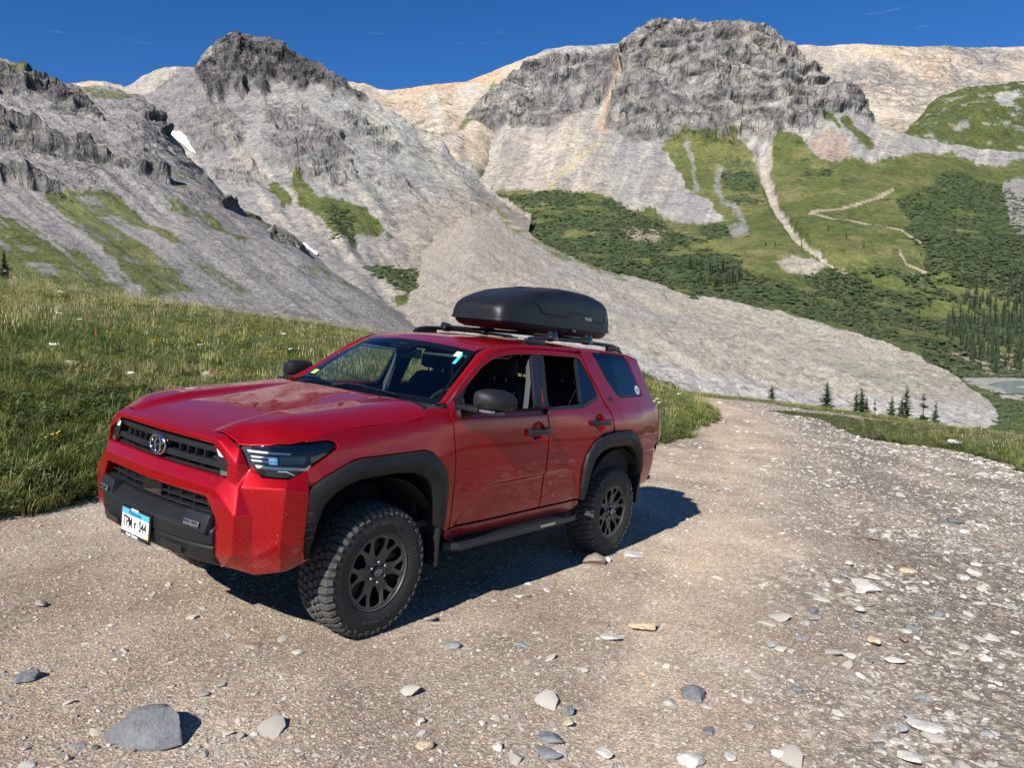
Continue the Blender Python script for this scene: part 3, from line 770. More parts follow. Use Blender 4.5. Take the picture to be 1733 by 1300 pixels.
def axis(lo, hi, a, b, step, grow):
    core = list(np.arange(a, b + 1e-6, step)); s = step; v = b; up = []
    while v < hi: s *= grow; v += s; up.append(v)
    s = step; v = a; dn = []
    while v > lo: s *= grow; v -= s; dn.append(v)
    return np.array(dn[::-1] + core + up)
gx = axis(-75, 135, -4.5, 13.5, 0.05, 1.07); gy = axis(-40, 230, -3.4, 14, 0.055, 1.06)
GX, GY = np.meshgrid(gx, gy); fx, fy = GX.ravel(), GY.ravel()
gb, gv, gf = masks(fx, fy)
road = (~(gb | gv | gf)).astype(float)
FZ = ground_z(fx, fy) + micro(fx, fy, road)
gme = mesh_np('ground', np.stack([fx, fy, FZ], 1), grid_faces(len(gy), len(gx)))
cm = coarse_mask(fx, fy)
set_color(gme, np.stack([1 - road, cm, np.clip(0.42 + 0.55 * fbm(np.stack([fx * 0.75, fy * 0.45, 0 * fx], 1), 5, .6) + 0.30 * np.exp(-((fx - np.interp(fy, [-5, 0, 6, 14, 24], [1.4, 2.9, 5.2, 8.0, 10.2])) / 1.1) ** 2) + 0.16 * rut(fx, fy), 0, 1)], 1), 'Mask')

def ground_material():
    m, nd, lk, p = new_mat('track_and_soil')
    at = nd.new('ShaderNodeAttribute'); at.attribute_name = 'Mask'
    sep = nd.new('ShaderNodeSeparateColor'); lk.new(at.outputs['Color'], sep.inputs[0])
    tc = nd.new('ShaderNodeTexCoord'); ob = tc.outputs['Object']
    v1 = nd.new('ShaderNodeTexVoronoi'); v1.inputs['Scale'].default_value = 75; lk.new(ob, v1.inputs['Vector'])
    v2 = nd.new('ShaderNodeTexVoronoi'); v2.inputs['Scale'].default_value = 26; lk.new(ob, v2.inputs['Vector'])
    n1 = tex_noise(nd, lk, 1.1, 6, 0.6, ob); n2 = tex_noise(nd, lk, 160, 4, 0.7, ob); n3 = tex_noise(nd, lk, 9, 5, 0.6, ob)
    fine = ramp(nd, lk, n1.outputs[0], [(0.3, (0.262, 0.208, 0.158)), (0.5, (0.350, 0.286, 0.224)), (0.72, (0.45, 0.380, 0.305))])
    s1 = nd.new('ShaderNodeSeparateColor'); lk.new(v1.outputs['Color'], s1.inputs[0])
    peb = ramp(nd, lk, s1.outputs[0], [(0.0, (0.62, 0.6, 0.58)), (0.45, (0.95, 0.94, 0.92)), (0.8, (1.15, 1.12, 1.08)), (1.0, (1.75, 1.7, 1.62))])
    c = mix_col(nd, lk, 1.0, fine.outputs[0], peb.outputs[0], 'MULTIPLY')
    dirt = ramp(nd, lk, n3.outputs[0], [(0.35, (0.185, 0.155, 0.127)), (0.55, (0.262, 0.228, 0.190)), (0.75, (0.36, 0.328, 0.285))])
    s2 = nd.new('ShaderNodeSeparateColor'); lk.new(v2.outputs['Color'], s2.inputs[0])
    peb2 = ramp(nd, lk, s2.outputs[1], [(0.0, (0.7, 0.7, 0.7)), (0.6, (1.0, 1.0, 1.0)), (0.78, (1.35, 1.35, 1.34)), (1.0, (2.0, 2.0, 1.95))])
    cc = mix_col(nd, lk, 1.0, dirt.outputs[0], peb2.outputs[0], 'MULTIPLY')
    cc = mix_col(nd, lk, 0.5, cc, peb.outputs[0], 'MULTIPLY')
    c = mix_col(nd, lk, sep.outputs[1], c, cc)
    big = ramp(nd, lk, sep.outputs[2], [(0.25, (0.78, 0.755, 0.73)), (0.5, (1.0, 0.985, 0.96)), (0.75, (1.24, 1.20, 1.14))])
    c = mix_col(nd, lk, 1.0, c, big.outputs[0], 'MULTIPLY')
    soil = ramp(nd, lk, n3.outputs[0], [(0.3, (0.035, 0.042, 0.014)), (0.7, (0.085, 0.080, 0.034))])
    c = mix_col(nd, lk, sep.outputs[0], c, soil.outputs[0])
    lk.new(c, p.inputs['Base Color'])
    p.inputs['Roughness'].default_value = 0.95; p.inputs['Specular IOR Level'].default_value = 0.15
    b = bump(nd, lk, v1.outputs['Distance'], 0.8, 0.006)
    inv = nd.new('ShaderNodeMath'); inv.operation = 'MULTIPLY'; lk.new(v2.outputs['Distance'], inv.inputs[0]); lk.new(sep.outputs[1], inv.inputs[1])
    b = bump(nd, lk, inv.outputs[0], 0.6, 0.012, b)
    b = bump(nd, lk, n2.outputs[0], 0.9, 0.004, b)
    lk.new(b, p.inputs['Normal'])
    return m
tag(add_obj('ground', gme, ground_material()), kind='structure')

# ------------------------------------------------------------------ scattering
def proto_collection(name, meshes, mat):
    c = bpy.data.collections.new(name)
    for k, me in enumerate(meshes):
        if mat is not None and not me.materials: me.materials.append(mat)
        o = bpy.data.objects.new('%s_%02d' % (name, k), me); c.objects.link(o)
    return c

def scatter(name, pts, rot, scl, idx, tint, coll):
    n = len(pts)
    me = bpy.data.meshes.new(name)
    me.vertices.add(n); me.vertices.foreach_set('co', np.ascontiguousarray(pts, np.float32).ravel())
    for nm, ty, key, arr in (('rot', 'FLOAT_VECTOR', 'vector', rot), ('scl', 'FLOAT_VECTOR', 'vector', scl), ('idx', 'INT', 'value', idx), ('tint', 'FLOAT', 'value', tint)):
        a = me.attributes.new(nm, ty, 'POINT')
        a.data.foreach_set(key, np.ascontiguousarray(arr, np.int32 if ty == 'INT' else np.float32).ravel())
    me.update()
    o = add_obj(name, me)
    g = bpy.data.node_groups.new(name + '_nodes', 'GeometryNodeTree')
    g.interface.new_socket('Geometry', in_out='INPUT', socket_type='NodeSocketGeometry')
    g.interface.new_socket('Geometry', in_out='OUTPUT', socket_type='NodeSocketGeometry')
    nd, lk = g.nodes, g.links
    gi, go = nd.new('NodeGroupInput'), nd.new('NodeGroupOutput')
    inst = nd.new('GeometryNodeInstanceOnPoints')
    ci = nd.new('GeometryNodeCollectionInfo'); ci.inputs['Collection'].default_value = coll
    ci.inputs['Separate Children'].default_value = True; ci.inputs['Reset Children'].default_value = True
    def na(nm, ty):
        a = nd.new('GeometryNodeInputNamedAttribute'); a.data_type = ty; a.inputs['Name'].default_value = nm
        return a.outputs['Attribute']
    e = nd.new('FunctionNodeEulerToRotation'); lk.new(na('rot', 'FLOAT_VECTOR'), e.inputs[0])
    inst.inputs['Pick Instance'].default_value = True
    lk.new(gi.outputs[0], inst.inputs['Points']); lk.new(ci.outputs[0], inst.inputs['Instance'])
    lk.new(na('idx', 'INT'), inst.inputs['Instance Index']); lk.new(e.outputs[0], inst.inputs['Rotation'])
    lk.new(na('scl', 'FLOAT_VECTOR'), inst.inputs['Scale']); lk.new(inst.outputs[0], go.inputs[0])
    md = o.modifiers.new('scatter', 'NODES'); md.node_group = g
    return o

def tint_mat(name, stops, rough=0.9, transl=0.0, nscale=30, bumpd=0.004, var=0.25, spec=0.2):
    m, nd, lk, p = new_mat(name)
    at = nd.new('ShaderNodeAttribute'); at.attribute_type = 'INSTANCER'; at.attribute_name = 'tint'
    r = ramp(nd, lk, at.outputs['Fac'], stops)
    col = r.outputs[0]
    if var:
        tc = nd.new('ShaderNodeTexCoord'); n = tex_noise(nd, lk, nscale, 5, 0.65, tc.outputs['Object'])
        v = ramp(nd, lk, n.outputs[0], [(0.3, (1 - var,) * 3), (0.7, (1 + var,) * 3)])
        col = mix_col(nd, lk, 1.0, col, v.outputs[0], 'MULTIPLY')
        if bumpd: lk.new(bump(nd, lk, n.outputs[0], 0.8, bumpd), p.inputs['Normal'])
    lk.new(col, p.inputs['Base Color'])
    p.inputs['Roughness'].default_value = rough; p.inputs['Specular IOR Level'].default_value = spec
    if transl:
        t = nd.new('ShaderNodeBsdfTranslucent'); lk.new(col, t.inputs[0])
        mx = nd.new('ShaderNodeMixShader'); mx.inputs[0].default_value = transl
        lk.new(p.outputs[0], mx.inputs[1]); lk.new(t.outputs[0], mx.inputs[2])
        lk.new(mx.outputs[0], nd['Material Output'].inputs[0])
    return m

STONE_STOPS = [(0.0, (0.13, 0.12, 0.115)), (0.2, (0.23, 0.22, 0.21)), (0.45, (0.345, 0.31, 0.265)), (0.7, (0.45, 0.415, 0.36)), (0.90, (0.55, 0.52, 0.465)), (0.955, (0.46, 0.36, 0.23)), (1.0, (0.58, 0.55, 0.50))]
STONE_MAT = tint_mat('stone', STONE_STOPS, nscale=60, bumpd=0.003)

def stone_mesh(name, seed, sub=2, flat=0.6, elong=1.3, cuts=10):
    r = np.random.default_rng(seed)
    bm = bmesh.new(); bmesh.ops.create_icosphere(bm, subdivisions=sub, radius=1.0)
    planes = [(lambda v: v / np.linalg.norm(v))(r.normal(size=3)) for _ in range(cuts)]
    dist = r.uniform(0.45, 0.80, cuts)
    V = np.array([v.co[:] for v in bm.verts])
    for nrm, d in zip(planes, dist):
        k = V @ nrm - d
        V = V - np.where(k > 0, k * 0.985, 0)[:, None] * nrm
    V += 0.035 * np.stack([vnoise(V * 3 + 7 * i + seed) for i in range(3)], 1)
    V *= np.array([elong, 1.0, flat])
    for v, c in zip(bm.verts, V): v.co = c
    me = bpy.data.meshes.new(name); bm.to_mesh(me); bm.free()
    me.polygons.foreach_set('use_smooth', np.ones(len(me.polygons), bool))
    me.set_sharp_from_angle(angle=math.radians(28)) if hasattr(me, 'set_sharp_from_angle') else None
    return me
STONES_S = proto_collection('pebble_shape', [stone_mesh('pebble_%d' % k, k + 1, 1, RNG.uniform(0.5, 0.8), RNG.uniform(1, 1.4), 7) for k in range(6)], STONE_MAT)
STONES_L = proto_collection('stone_shape', [stone_mesh('stone_%d' % k, k + 20, 2, RNG.uniform(0.35, 0.7), RNG.uniform(1.1, 1.7)) for k in range(9)], STONE_MAT)

def frustum_points(n, dmin, dmax, power, margin=0.06):
    """random ground points in front of the camera between two distances"""
    u = RNG.random(n); d = (dmin ** power + u * (dmax ** power - dmin ** power)) ** (1 / power)
    half = PIX_W / 2 / PIX_F + margin
    a = RNG.uniform(-half, half, n)
    return CAM_POS[0] + a * d, CAM_POS[1] + d

def place_stones(name, n, dmin, dmax, power, size_fn, tint_fn, coll, ncoll, keep, sink=(-.34, .10)):
    x, y = frustum_points(n, dmin, dmax, power)
    b, v, f = masks(x, y)
    k = ~(b | v | f) & keep(x, y); x, y = x[k], y[k]
    s = size_fn(x, y)
    z = ground_z(x, y) + micro(x, y, np.ones_like(x))
    m = len(x)
    rot = np.stack([RNG.normal(0, 0.22, m), RNG.normal(0, 0.22, m), RNG.uniform(0, 6.28, m)], 1)
    scl = np.stack([s, s, s * RNG.uniform(0.7, 1.1, m)], 1)
    o = scatter(name, np.stack([x, y, z + s * RNG.uniform(sink[0], sink[1], m)], 1), rot, scl, RNG.integers(0, ncoll, m), np.clip(tint_fn(x, y, m), 0, 1), coll)
    return tag(o, kind='stuff')
lg = lambda m, mu, sg, lo, hi: np.clip(np.exp(RNG.normal(math.log(mu), sg, m)), lo, hi)
far_f = lambda x, y: np.clip((np.hypot(x - CAM_POS[0], y - CAM_POS[1]) / 6), 1, 3)
o = place_stones('fine_gravel', 85000, 2.6, 13, 0.6, lambda x, y: lg(len(x), 0.0055, 0.42, 0.003, 0.016) * far_f(x, y) ** 0.6,
             lambda x, y, m: 0.5 + 0.2 * RNG.normal(size=m), STONES_S, 6, lambda x, y: RNG.random(len(x)) < 1 - 0.45 * coarse_mask(x, y))
tag(o, 'fine brown gravel covering the dirt track', 'gravel')
o = place_stones('loose_stones', 46000, 2.6, 34, 0.75, lambda x, y: lg(len(x), 0.0125, 0.55, 0.006, 0.055) * far_f(x, y) ** 0.5,
             lambda x, y, m: 0.62 + 0.17 * RNG.normal(size=m), STONES_L, 9, lambda x, y: RNG.random(len(x)) < (0.13 + 0.87 * coarse_mask(x, y)) * smooth(-.45, .25, fbm(np.stack([x * 1.1, y * 1.1, 0 * x], 1), 4)) )
tag(o, 'pale loose stones strewn over the right side of the track', 'stones')
STONES_F = proto_collection('bedded_stone_shape', [stone_mesh('bedded_%d' % k, k + 50, 2, 0.30, RNG.uniform(1.2, 2.1), 8) for k in range(7)], STONE_MAT)
o = place_stones('bedded_stones', 3800, 2.8, 26, 0.9, lambda x, y: lg(len(x), 0.030, 0.5, 0.012, 0.075), lambda x, y, m: 0.56 + 0.14 * RNG.normal(size=m), STONES_F, 7, lambda x, y: (fbm(np.stack([x * .8 + 4, y * .8, 0 * x], 1), 4) > RNG.uniform(-.5, .35, len(x))) & (x > 0.0), (-.24, -.10))
tag(o, 'flat stones bedded flush in the packed track', 'stones')
o = place_stones('small_stones', 30000, 2.6, 22, 0.7, lambda x, y: lg(len(x), 0.0095, 0.42, 0.005, 0.03) * far_f(x, y) ** 0.5, lambda x, y, m: 0.55 + 0.2 * RNG.normal(size=m), STONES_S, 6, lambda x, y: fbm(np.stack([x * 1.3 + 8, y * 1.3, 0 * x], 1), 4) > RNG.uniform(-.4, .5, len(x)))
tag(o, 'small angular stones strewn across the whole track', 'stones')
o = place_stones('edge_rubble', 14000, 13, 36, 1.0, lambda x, y: lg(len(x), 0.034, 0.5, 0.015, 0.11),
             lambda x, y, m: 0.74 + 0.12 * RNG.normal(size=m), STONES_L, 9, lambda x, y: (polydist(x, y, VERGE[:11]) < 1.9 * RNG.random(len(x)) ** 1.3 + 0.1) | (RNG.random(len(x)) < 0.10))
tag(o, 'white rubble lining the edge of the track below the verge', 'rubble')
# ------------------------------------------------------------------ vehicle surfaces (x forward, y left, z up, metres)
def table(xs, ys, sig):
    xs = np.array(xs, float); ys = np.array(ys, float)
    o = np.argsort(xs); xs, ys = xs[o], ys[o]
    g = np.arange(xs[0] - 0.3, xs[-1] + 0.3, 0.002)
    v = np.interp(g, xs, ys)
    # linear extension beyond the ends
    v = np.where(g < xs[0], ys[0] + (g - xs[0]) * (ys[1] - ys[0]) / (xs[1] - xs[0]), v)
    v = np.where(g > xs[-1], ys[-1] + (g - xs[-1]) * (ys[-1] - ys[-2]) / (xs[-1] - xs[-2]), v)
    k = np.exp(-0.5 * (np.arange(-60, 61) * 0.002 / sig) ** 2); k /= k.sum()
    v = np.convolve(np.pad(v, 60, mode='reflect', reflect_type='odd'), k, mode='valid')
    return lambda q: np.interp(q, g, v)
_prof = table([.38,.46,.54,.60,.68,.80,.95,1.10,1.22,1.30,1.345,1.375,1.41,1.50,1.60,1.70,1.76,1.80,1.83,1.85],
              [.88,.895,.915,.925,.935,.945,.95,.947,.938,.925,.909,.895,.880,.845,.806,.767,.744,.722,.69,.64], 0.014)
_plan = table([.95,.86,.83,.80,.75,.70,.60,.45,.2,-.3,-.8,-2.3,-2.9,-3.3,-3.6,-3.8,-3.92,-4.0],
              [-.55,-.34,-.27,-.205,-.135,-.088,-.040,-.012,.0,.0,.0,.0,.0,-.015,-.035,-.06,-.11,-.2], 0.02)
_shift = table([1.0,.55,.2,-.3,-.62,-.9], [.17,.15,.11,.045,.0,.0], 0.05)
_scz = table([-.4,-.66,-.98,-1.05,-1.7,-2.0,-2.12,-2.22,-2.35], [.30,.60,.83,.85,.86,.86,.83,.70,.45], 0.02)
_taper = table([-.4,-.55,-.85,-1.15,-1.6,-2.0,-2.4], [-.075,-.070,-.068,-.050,-.015,.0,.0], 0.05)
def side_y(x, z):
    x = np.asarray(x, float); z = np.asarray(z, float)
    y = _prof(z + _shift(x) * smooth(0.85, 1.12, z)) + _plan(x)
    # fenders swell over the wheels
    y = y + 0.022 * np.exp(-((x - 0.02) / 0.55) ** 4) * smooth(0.5, 0.8, z) * smooth(1.26, 1.05, z + _shift(x))
    y = y + 0.018 * np.exp(-((x + 2.8) / 0.62) ** 4) * smooth(0.5, 0.8, z) * smooth(1.36, 1.16, z)
    # recess low in the doors
    inx = smooth(-0.66, -0.74, x) * smooth(-2.30, -2.18, x)
    d = _scz(x) - z
    y = y - 0.020 * smooth(0.0, 0.035, d) * smooth(0.40, 0.10, d) * inx
    # the glasshouse narrows towards the windscreen
    return y + _taper(x) * smooth(1.355, 1.425, z)
# ------------------------------------------------------------------ vehicle materials
def paint_material():
    m, nd, lk, p = new_mat('red_metallic_paint')
    tc = nd.new('ShaderNodeTexCoord'); ob = tc.outputs['Object']
    p.inputs['Metallic'].default_value = 0.45; p.inputs['Roughness'].default_value = 0.42; p.inputs['Specular IOR Level'].default_value = 0.1
    p.inputs['Coat Weight'].default_value = 1.0; p.inputs['Coat Roughness'].default_value = 0.025; p.inputs['Coat IOR'].default_value = 1.42
    base = (0.295, 0.0006, 0.0045, 1)
    # dried mud: splashes low on the nose and a film of dust along the lower edge
    v = nd.new('ShaderNodeTexVoronoi'); v.inputs['Scale'].default_value = 58; v.inputs['Randomness'].default_value = 1.0; lk.new(ob, v.inputs['Vector'])
    sep = nd.new('ShaderNodeSeparateXYZ'); lk.new(ob, sep.inputs[0])
    nz = tex_noise(nd, lk, 3.0, 4, 0.6, ob)
    vs = nd.new('ShaderNodeSeparateColor'); lk.new(v.outputs['Color'], vs.inputs[0])
    def math2(op, a, b):
        q = nd.new('ShaderNodeMath'); q.operation = op
        for s, val in zip(q.inputs, (a, b)):
            if isinstance(val, (int, float)): s.default_value = val
            else: lk.new(val, s)
        return q.outputs[0]
    def mr(src, a, b, c=0.0, d=1.0):
        q = nd.new('ShaderNodeMapRange'); q.interpolation_type = 'SMOOTHSTEP'
        for s, val in zip(q.inputs[1:5], (a, b, c, d)): s.default_value = val
        lk.new(src, q.inputs[0]); return q.outputs[0]
    front = mr(sep.outputs[0], 0.45, 0.70)
    low = mr(sep.outputs[2], 1.12, 0.72)
    dens = math2('MULTIPLY', front, low)
    pick = math2('GREATER_THAN', math2('MULTIPLY', dens, 0.62), vs.outputs[0])
    rad = math2('MULTIPLY', vs.outputs[1], 0.13)
    dot = math2('MULTIPLY', math2('LESS_THAN', v.outputs['Distance'], rad), pick)
    film = math2('MULTIPLY', math2('MULTIPLY', mr(sep.outputs[2], 0.72, 0.52), mr(nz.outputs[0], 0.3, 0.7)), 0.55)
    nz2 = tex_noise(nd, lk, 220, 2, 0.5, ob)
    film = math2('MULTIPLY', film, mr(nz2.outputs[0], 0.42, 0.62))
    film2 = math2('MULTIPLY', mr(nz.outputs[0], 0.4, 0.8), 0.012)
    dirt = math2('MAXIMUM', math2('MAXIMUM', dot, film), film2)
    c = mix_col(nd, lk, dirt, base, (0.27, 0.20, 0.15, 1))
    lk.new(c, p.inputs['Base Color'])
    inv = math2('SUBTRACT', 1.0, dirt); lk.new(inv, p.inputs['Coat Weight'])
    met = math2('MULTIPLY', inv, 0.45); lk.new(met, p.inputs['Metallic'])
    return m
PAINT = paint_material()
PLASTIC = simple_mat('black_textured_plastic', (0.011, 0.0115, 0.0125), 0.52, spec=0.28, noise=0.25, nscale=9, bumpd=0.0006, bscale=600)
PLASTIC2 = simple_mat('charcoal_plastic', (0.014, 0.015, 0.017), 0.34, spec=0.35, noise=0.2, nscale=7, bumpd=0.0005, bscale=700)
GLOSSB = simple_mat('gloss_black', (0.010, 0.010, 0.011), 0.12, coat=0.6)
DARK = simple_mat('underbody_black', (0.012, 0.012, 0.012), 0.8)
CABIN = simple_mat('cabin_black_cloth', (0.012, 0.012, 0.013), 0.85, noise=0.2, nscale=60)
LINER = simple_mat('headliner_grey', (0.07, 0.07, 0.07), 0.9)
CHROME = simple_mat('dark_chrome', (0.55, 0.55, 0.56), 0.14, metal=1.0)
SILVER = simple_mat('silver_trim', (0.45, 0.46, 0.47), 0.3, metal=0.9)
WHITE = simple_mat('white_print', (0.80, 0.80, 0.79), 0.5)
BLACKP = simple_mat('black_print', (0.012, 0.012, 0.014), 0.5)
BLUEP = simple_mat('blue_print', (0.06, 0.36, 0.62), 0.5)
NAVYP = simple_mat('navy_print', (0.02, 0.05, 0.16), 0.5)
YELLOWP = simple_mat('yellow_print', (0.75, 0.45, 0.06), 0.5)
LIMEP = simple_mat('lime_print', (0.40, 0.85, 0.10), 0.5)
CYANP = simple_mat('cyan_print', (0.03, 0.60, 0.72), 0.5)
AMBER = simple_mat('amber_reflector', (0.20, 0.055, 0.008), 0.2, coat=0.8)
BELT = simple_mat('grey_webbing', (0.05, 0.05, 0.053), 0.8)
def tyre_material():
    m, nd, lk, p = new_mat('dusty_rubber')
    tc = nd.new('ShaderNodeTexCoord'); n = tex_noise(nd, lk, 14, 6, 0.65, tc.outputs['Object'])
    r = ramp(nd, lk, n.outputs[0], [(0.3, (0.012, 0.012, 0.012)), (0.65, (0.022, 0.021, 0.020)), (0.85, (0.06, 0.056, 0.05))])
    lk.new(r.outputs[0], p.inputs['Base Color']); p.inputs['Roughness'].default_value = 0.75
    n2 = tex_noise(nd, lk, 260, 3, 0.6, tc.outputs['Object']); lk.new(bump(nd, lk, n2.outputs[0], 0.6, 0.0015), p.inputs['Normal'])
    return m
TYRE = tyre_material()
TREAD = simple_mat('dusty_tread', (0.062, 0.060, 0.057), 0.85, noise=0.45, nscale=18, bumpd=0.001, bscale=300)
RIMM = simple_mat('dark_bronze_grey_alloy', (0.075, 0.072, 0.067), 0.42, metal=0.35, noise=0.15, nscale=10)
def glass_material(name, tint, refl=1.0, rough=0.0):
    m = bpy.data.materials.new(name); m.use_nodes = True; nd, lk = m.node_tree.nodes, m.node_tree.links
    nd.clear(); out = nd.new('ShaderNodeOutputMaterial')
    t = nd.new('ShaderNodeBsdfTransparent'); t.inputs[0].default_value = tint + (1,)
    g = nd.new('ShaderNodeBsdfGlossy'); g.inputs['Roughness'].default_value = rough; g.inputs[0].default_value = (refl, refl, refl, 1)
    f = nd.new('ShaderNodeFresnel'); f.inputs[0].default_value = 1.52
    mx = nd.new('ShaderNodeMixShader'); lk.new(f.outputs[0], mx.inputs[0]); lk.new(t.outputs[0], mx.inputs[1]); lk.new(g.outputs[0], mx.inputs[2])
    lk.new(mx.outputs[0], out.inputs[0]); return m
WGLASS = glass_material('windscreen_glass', (0.62, 0.74, 0.76))
PGLASS = glass_material('privacy_glass', (0.05, 0.055, 0.055))
LENS = glass_material('clear_lens', (0.93, 0.94, 0.94), 0.6)

# ------------------------------------------------------------------ vehicle mesh helpers
def resample(poly, step, closed=True):
    out = []; n = len(poly)
    for i in range(n if closed else n - 1):
        a = np.array(poly[i], float); b = np.array(poly[(i + 1) % n], float)
        k = max(1, int(math.ceil(np.linalg.norm(b - a) / step)))
        out += [a + (b - a) * j / k for j in range(k)]
    if not closed: out.append(np.array(poly[-1], float))
    return np.array(out)

def round_poly(poly, r, seg=4, closed=True):
    """round the corners of a polygon with radius about r"""
    poly = [np.array(p, float) for p in poly]; n = len(poly); out = []
    for i in range(n):
        p0, p1, p2 = poly[i - 1], poly[i], poly[(i + 1) % n]
        a, b = p0 - p1, p2 - p1; la, lb = np.linalg.norm(a), np.linalg.norm(b)
        ca = a @ b / (la * lb + 1e-12)
        if ca < -0.97: out.append(p1); continue
        d = min(r, la * 0.45, lb * 0.45); q0, q2 = p1 + a / la * d, p1 + b / lb * d
        for k in range(seg + 1):
            t = k / seg; out.append((1 - t) ** 2 * q0 + 2 * t * (1 - t) * p1 + t * t * q2)
    return [tuple(q) for q in out]

def ring_offset(R, d):
    """move a closed ring inwards (d>0) in 2D"""
    area = 0.5 * np.sum(R[:, 0] * np.roll(R[:, 1], -1) - np.roll(R[:, 0], -1) * R[:, 1])
    t1 = R - np.roll(R, 1, 0); t2 = np.roll(R, -1, 0) - R
    t1 /= np.linalg.norm(t1, axis=1, keepdims=True) + 1e-12; t2 /= np.linalg.norm(t2, axis=1, keepdims=True) + 1e-12
    nn = np.stack([-(t1 + t2)[:, 1], (t1 + t2)[:, 0]], 1) * np.sign(area)
    l = np.linalg.norm(nn, axis=1, keepdims=True); nn = nn / (l + 1e-9) / np.clip(l / 2, 0.5, 1)
    return R + nn * d

def panel(name, outline, fmap, mat, parent, holes=(), step=0.035, gap=0.003, lip=0.006, drop=0.003, flange=0.022, sg=1, outward=None):
    """sheet part cut to a 2D outline, mapped by fmap(u,v)->xyz, with rolled edges and a flange"""
    rings = [(resample(outline, step), 1)] + [(resample(h, step), -1) for h in holes]
    V, E, tagv = [], [], []      # tagv: 0 interior, 1 edge ring
    loops = []
    for R, s in rings:
        r0 = ring_offset(R, gap * s); r1 = ring_offset(R, (gap + lip) * s)
        for r, t in ((r0, 1), (r1, 0)):
            b = len(V); V += list(r); tagv += [t] * len(r)
            E += [(b + i, b + (i + 1) % len(r)) for i in range(len(r))]
            if t == 1: loops.append((b, len(r)))
    O = rings[0][0]
    lo, hi = O.min(0), O.max(0)
    gu, gv = np.meshgrid(np.arange(lo[0] + step / 2, hi[0], step), np.arange(lo[1] + step / 2, hi[1], step))
    gu, gv = gu.ravel(), gv.ravel()
    ok = inpoly(gu, gv, O)
    dist = polydist(gu, gv, np.vstack([O, O[:1]]))
    for R, s in rings[1:]:
        ok &= ~inpoly(gu, gv, R); dist = np.minimum(dist, polydist(gu, gv, np.vstack([R, R[:1]])))
    ok &= dist > gap + lip + step * 0.35
    V += list(np.stack([gu[ok], gv[ok]], 1)); tagv += [0] * int(ok.sum())
    res = delaunay_2d_cdt([Vector(v) for v in V], E, [], 0, 1e-6)
    v2 = np.array([[c[0], c[1]] for c in res[0]]); tris = np.array([f for f in res[2] if len(f) == 3], int)
    orig = res[3]
    t2 = np.array([max([tagv[i] for i in o], default=0) if o else 0 for o in orig])
    cen = v2[tris].mean(1)
    keep = inpoly(cen[:, 0], cen[:, 1], V_arr(V, loops[0]))
    for lp in loops[1:]: keep &= ~inpoly(cen[:, 0], cen[:, 1], V_arr(V, lp))
    tris = tris[keep]
    back = {}
    for j, o in enumerate(orig):
        for i in o: back[i] = j
    def P(u): return fmap(u[:, 0], u[:, 1])
    def NRM(u):
        e = 6e-3
        a = P(u + [e, 0]) - P(u - [e, 0]); b = P(u + [0, e]) - P(u - [0, e])
        n = np.cross(a, b); n /= np.linalg.norm(n, axis=1, keepdims=True) + 1e-12
        return n
    p3 = P(v2); n3 = NRM(v2)
    if outward is not None:
        s = np.sign((n3 @ np.array(outward)).mean()); n3 = n3 * s
    p3 = p3 - n3 * (drop * (t2 == 1))[:, None]
    nv = n3.copy()
    F = []
    for a, b, c in tris:
        nn = np.cross(p3[b] - p3[a], p3[c] - p3[a])
        F.append((a, b, c) if nn @ n3[a] >= 0 else (a, c, b))
    allp, alln = [p3], [nv]; base = len(p3)
    for (b, k), (R, s) in zip(loops, rings):
        ids = np.array([back[b + i] for i in range(k)])
        inn = np.array([back[b + k + i] for i in range(k)])
        outd = p3[ids] - p3[inn]; outd /= np.linalg.norm(outd, axis=1, keepdims=True) + 1e-12
        m = nv[ids] + 0.9 * outd; nv[ids] = m / np.linalg.norm(m, axis=1, keepdims=True)
        if flange:
            q0 = p3[ids]; q1 = q0 - n3[ids] * flange
            allp += [q0, q1]; alln += [outd, outd]
            for i in range(k):
                j = (i + 1) % k
                a, b2, c, d = base + i, base + j, base + k + j, base + k + i
                f = (a, b2, c); pa = q0[i]; nn = np.cross(q0[j] - q0[i], q1[j] - q0[i])
                F += [(a, b2, c), (a, c, d)] if nn @ outd[i] >= 0 else [(a, c, b2), (a, d, c)]
            base += 2 * k
    p3 = np.vstack(allp); nv = np.vstack(alln); F = np.array(F)
    if sg < 0:
        p3 = p3 * [1, -1, 1]; nv = nv * [1, -1, 1]; F = F[:, ::-1]
    me = mesh_np(name, p3, F)
    me.normals_split_custom_set_from_vertices([tuple(q) for q in nv])
    return add_obj(name, me, mat, parent)
def V_arr(V, lp): return np.array(V[lp[0]:lp[0] + lp[1]])

def poly_obj(name, verts, faces, mat, parent, bevel=0.0, seg=2, smooth_angle=35, mirror=False, sg=1):
    bm = bmesh.new(); vs = [bm.verts.new((v[0], v[1] * sg, v[2])) for v in verts]
    for f in faces:
        try: bm.faces.new([vs[i] for i in (f if sg > 0 else f[::-1])])
        except ValueError: pass
    bmesh.ops.remove_doubles(bm, verts=bm.verts, dist=1e-5)
    bmesh.ops.recalc_face_normals(bm, faces=bm.faces) if mirror else None
    if bevel:
        es = [e for e in bm.edges if len(e.link_faces) == 2 and e.calc_face_angle(0) > 0.15]
        bmesh.ops.bevel(bm, geom=es, offset=bevel, segments=seg, profile=0.6, affect='EDGES', clamp_overlap=True)
    me = bpy.data.meshes.new(name); bm.to_mesh(me); bm.free()
    me.polygons.foreach_set('use_smooth', np.ones(len(me.polygons), bool))
    me.set_sharp_from_angle(angle=math.radians(smooth_angle))
    return add_obj(name, me, mat, parent)

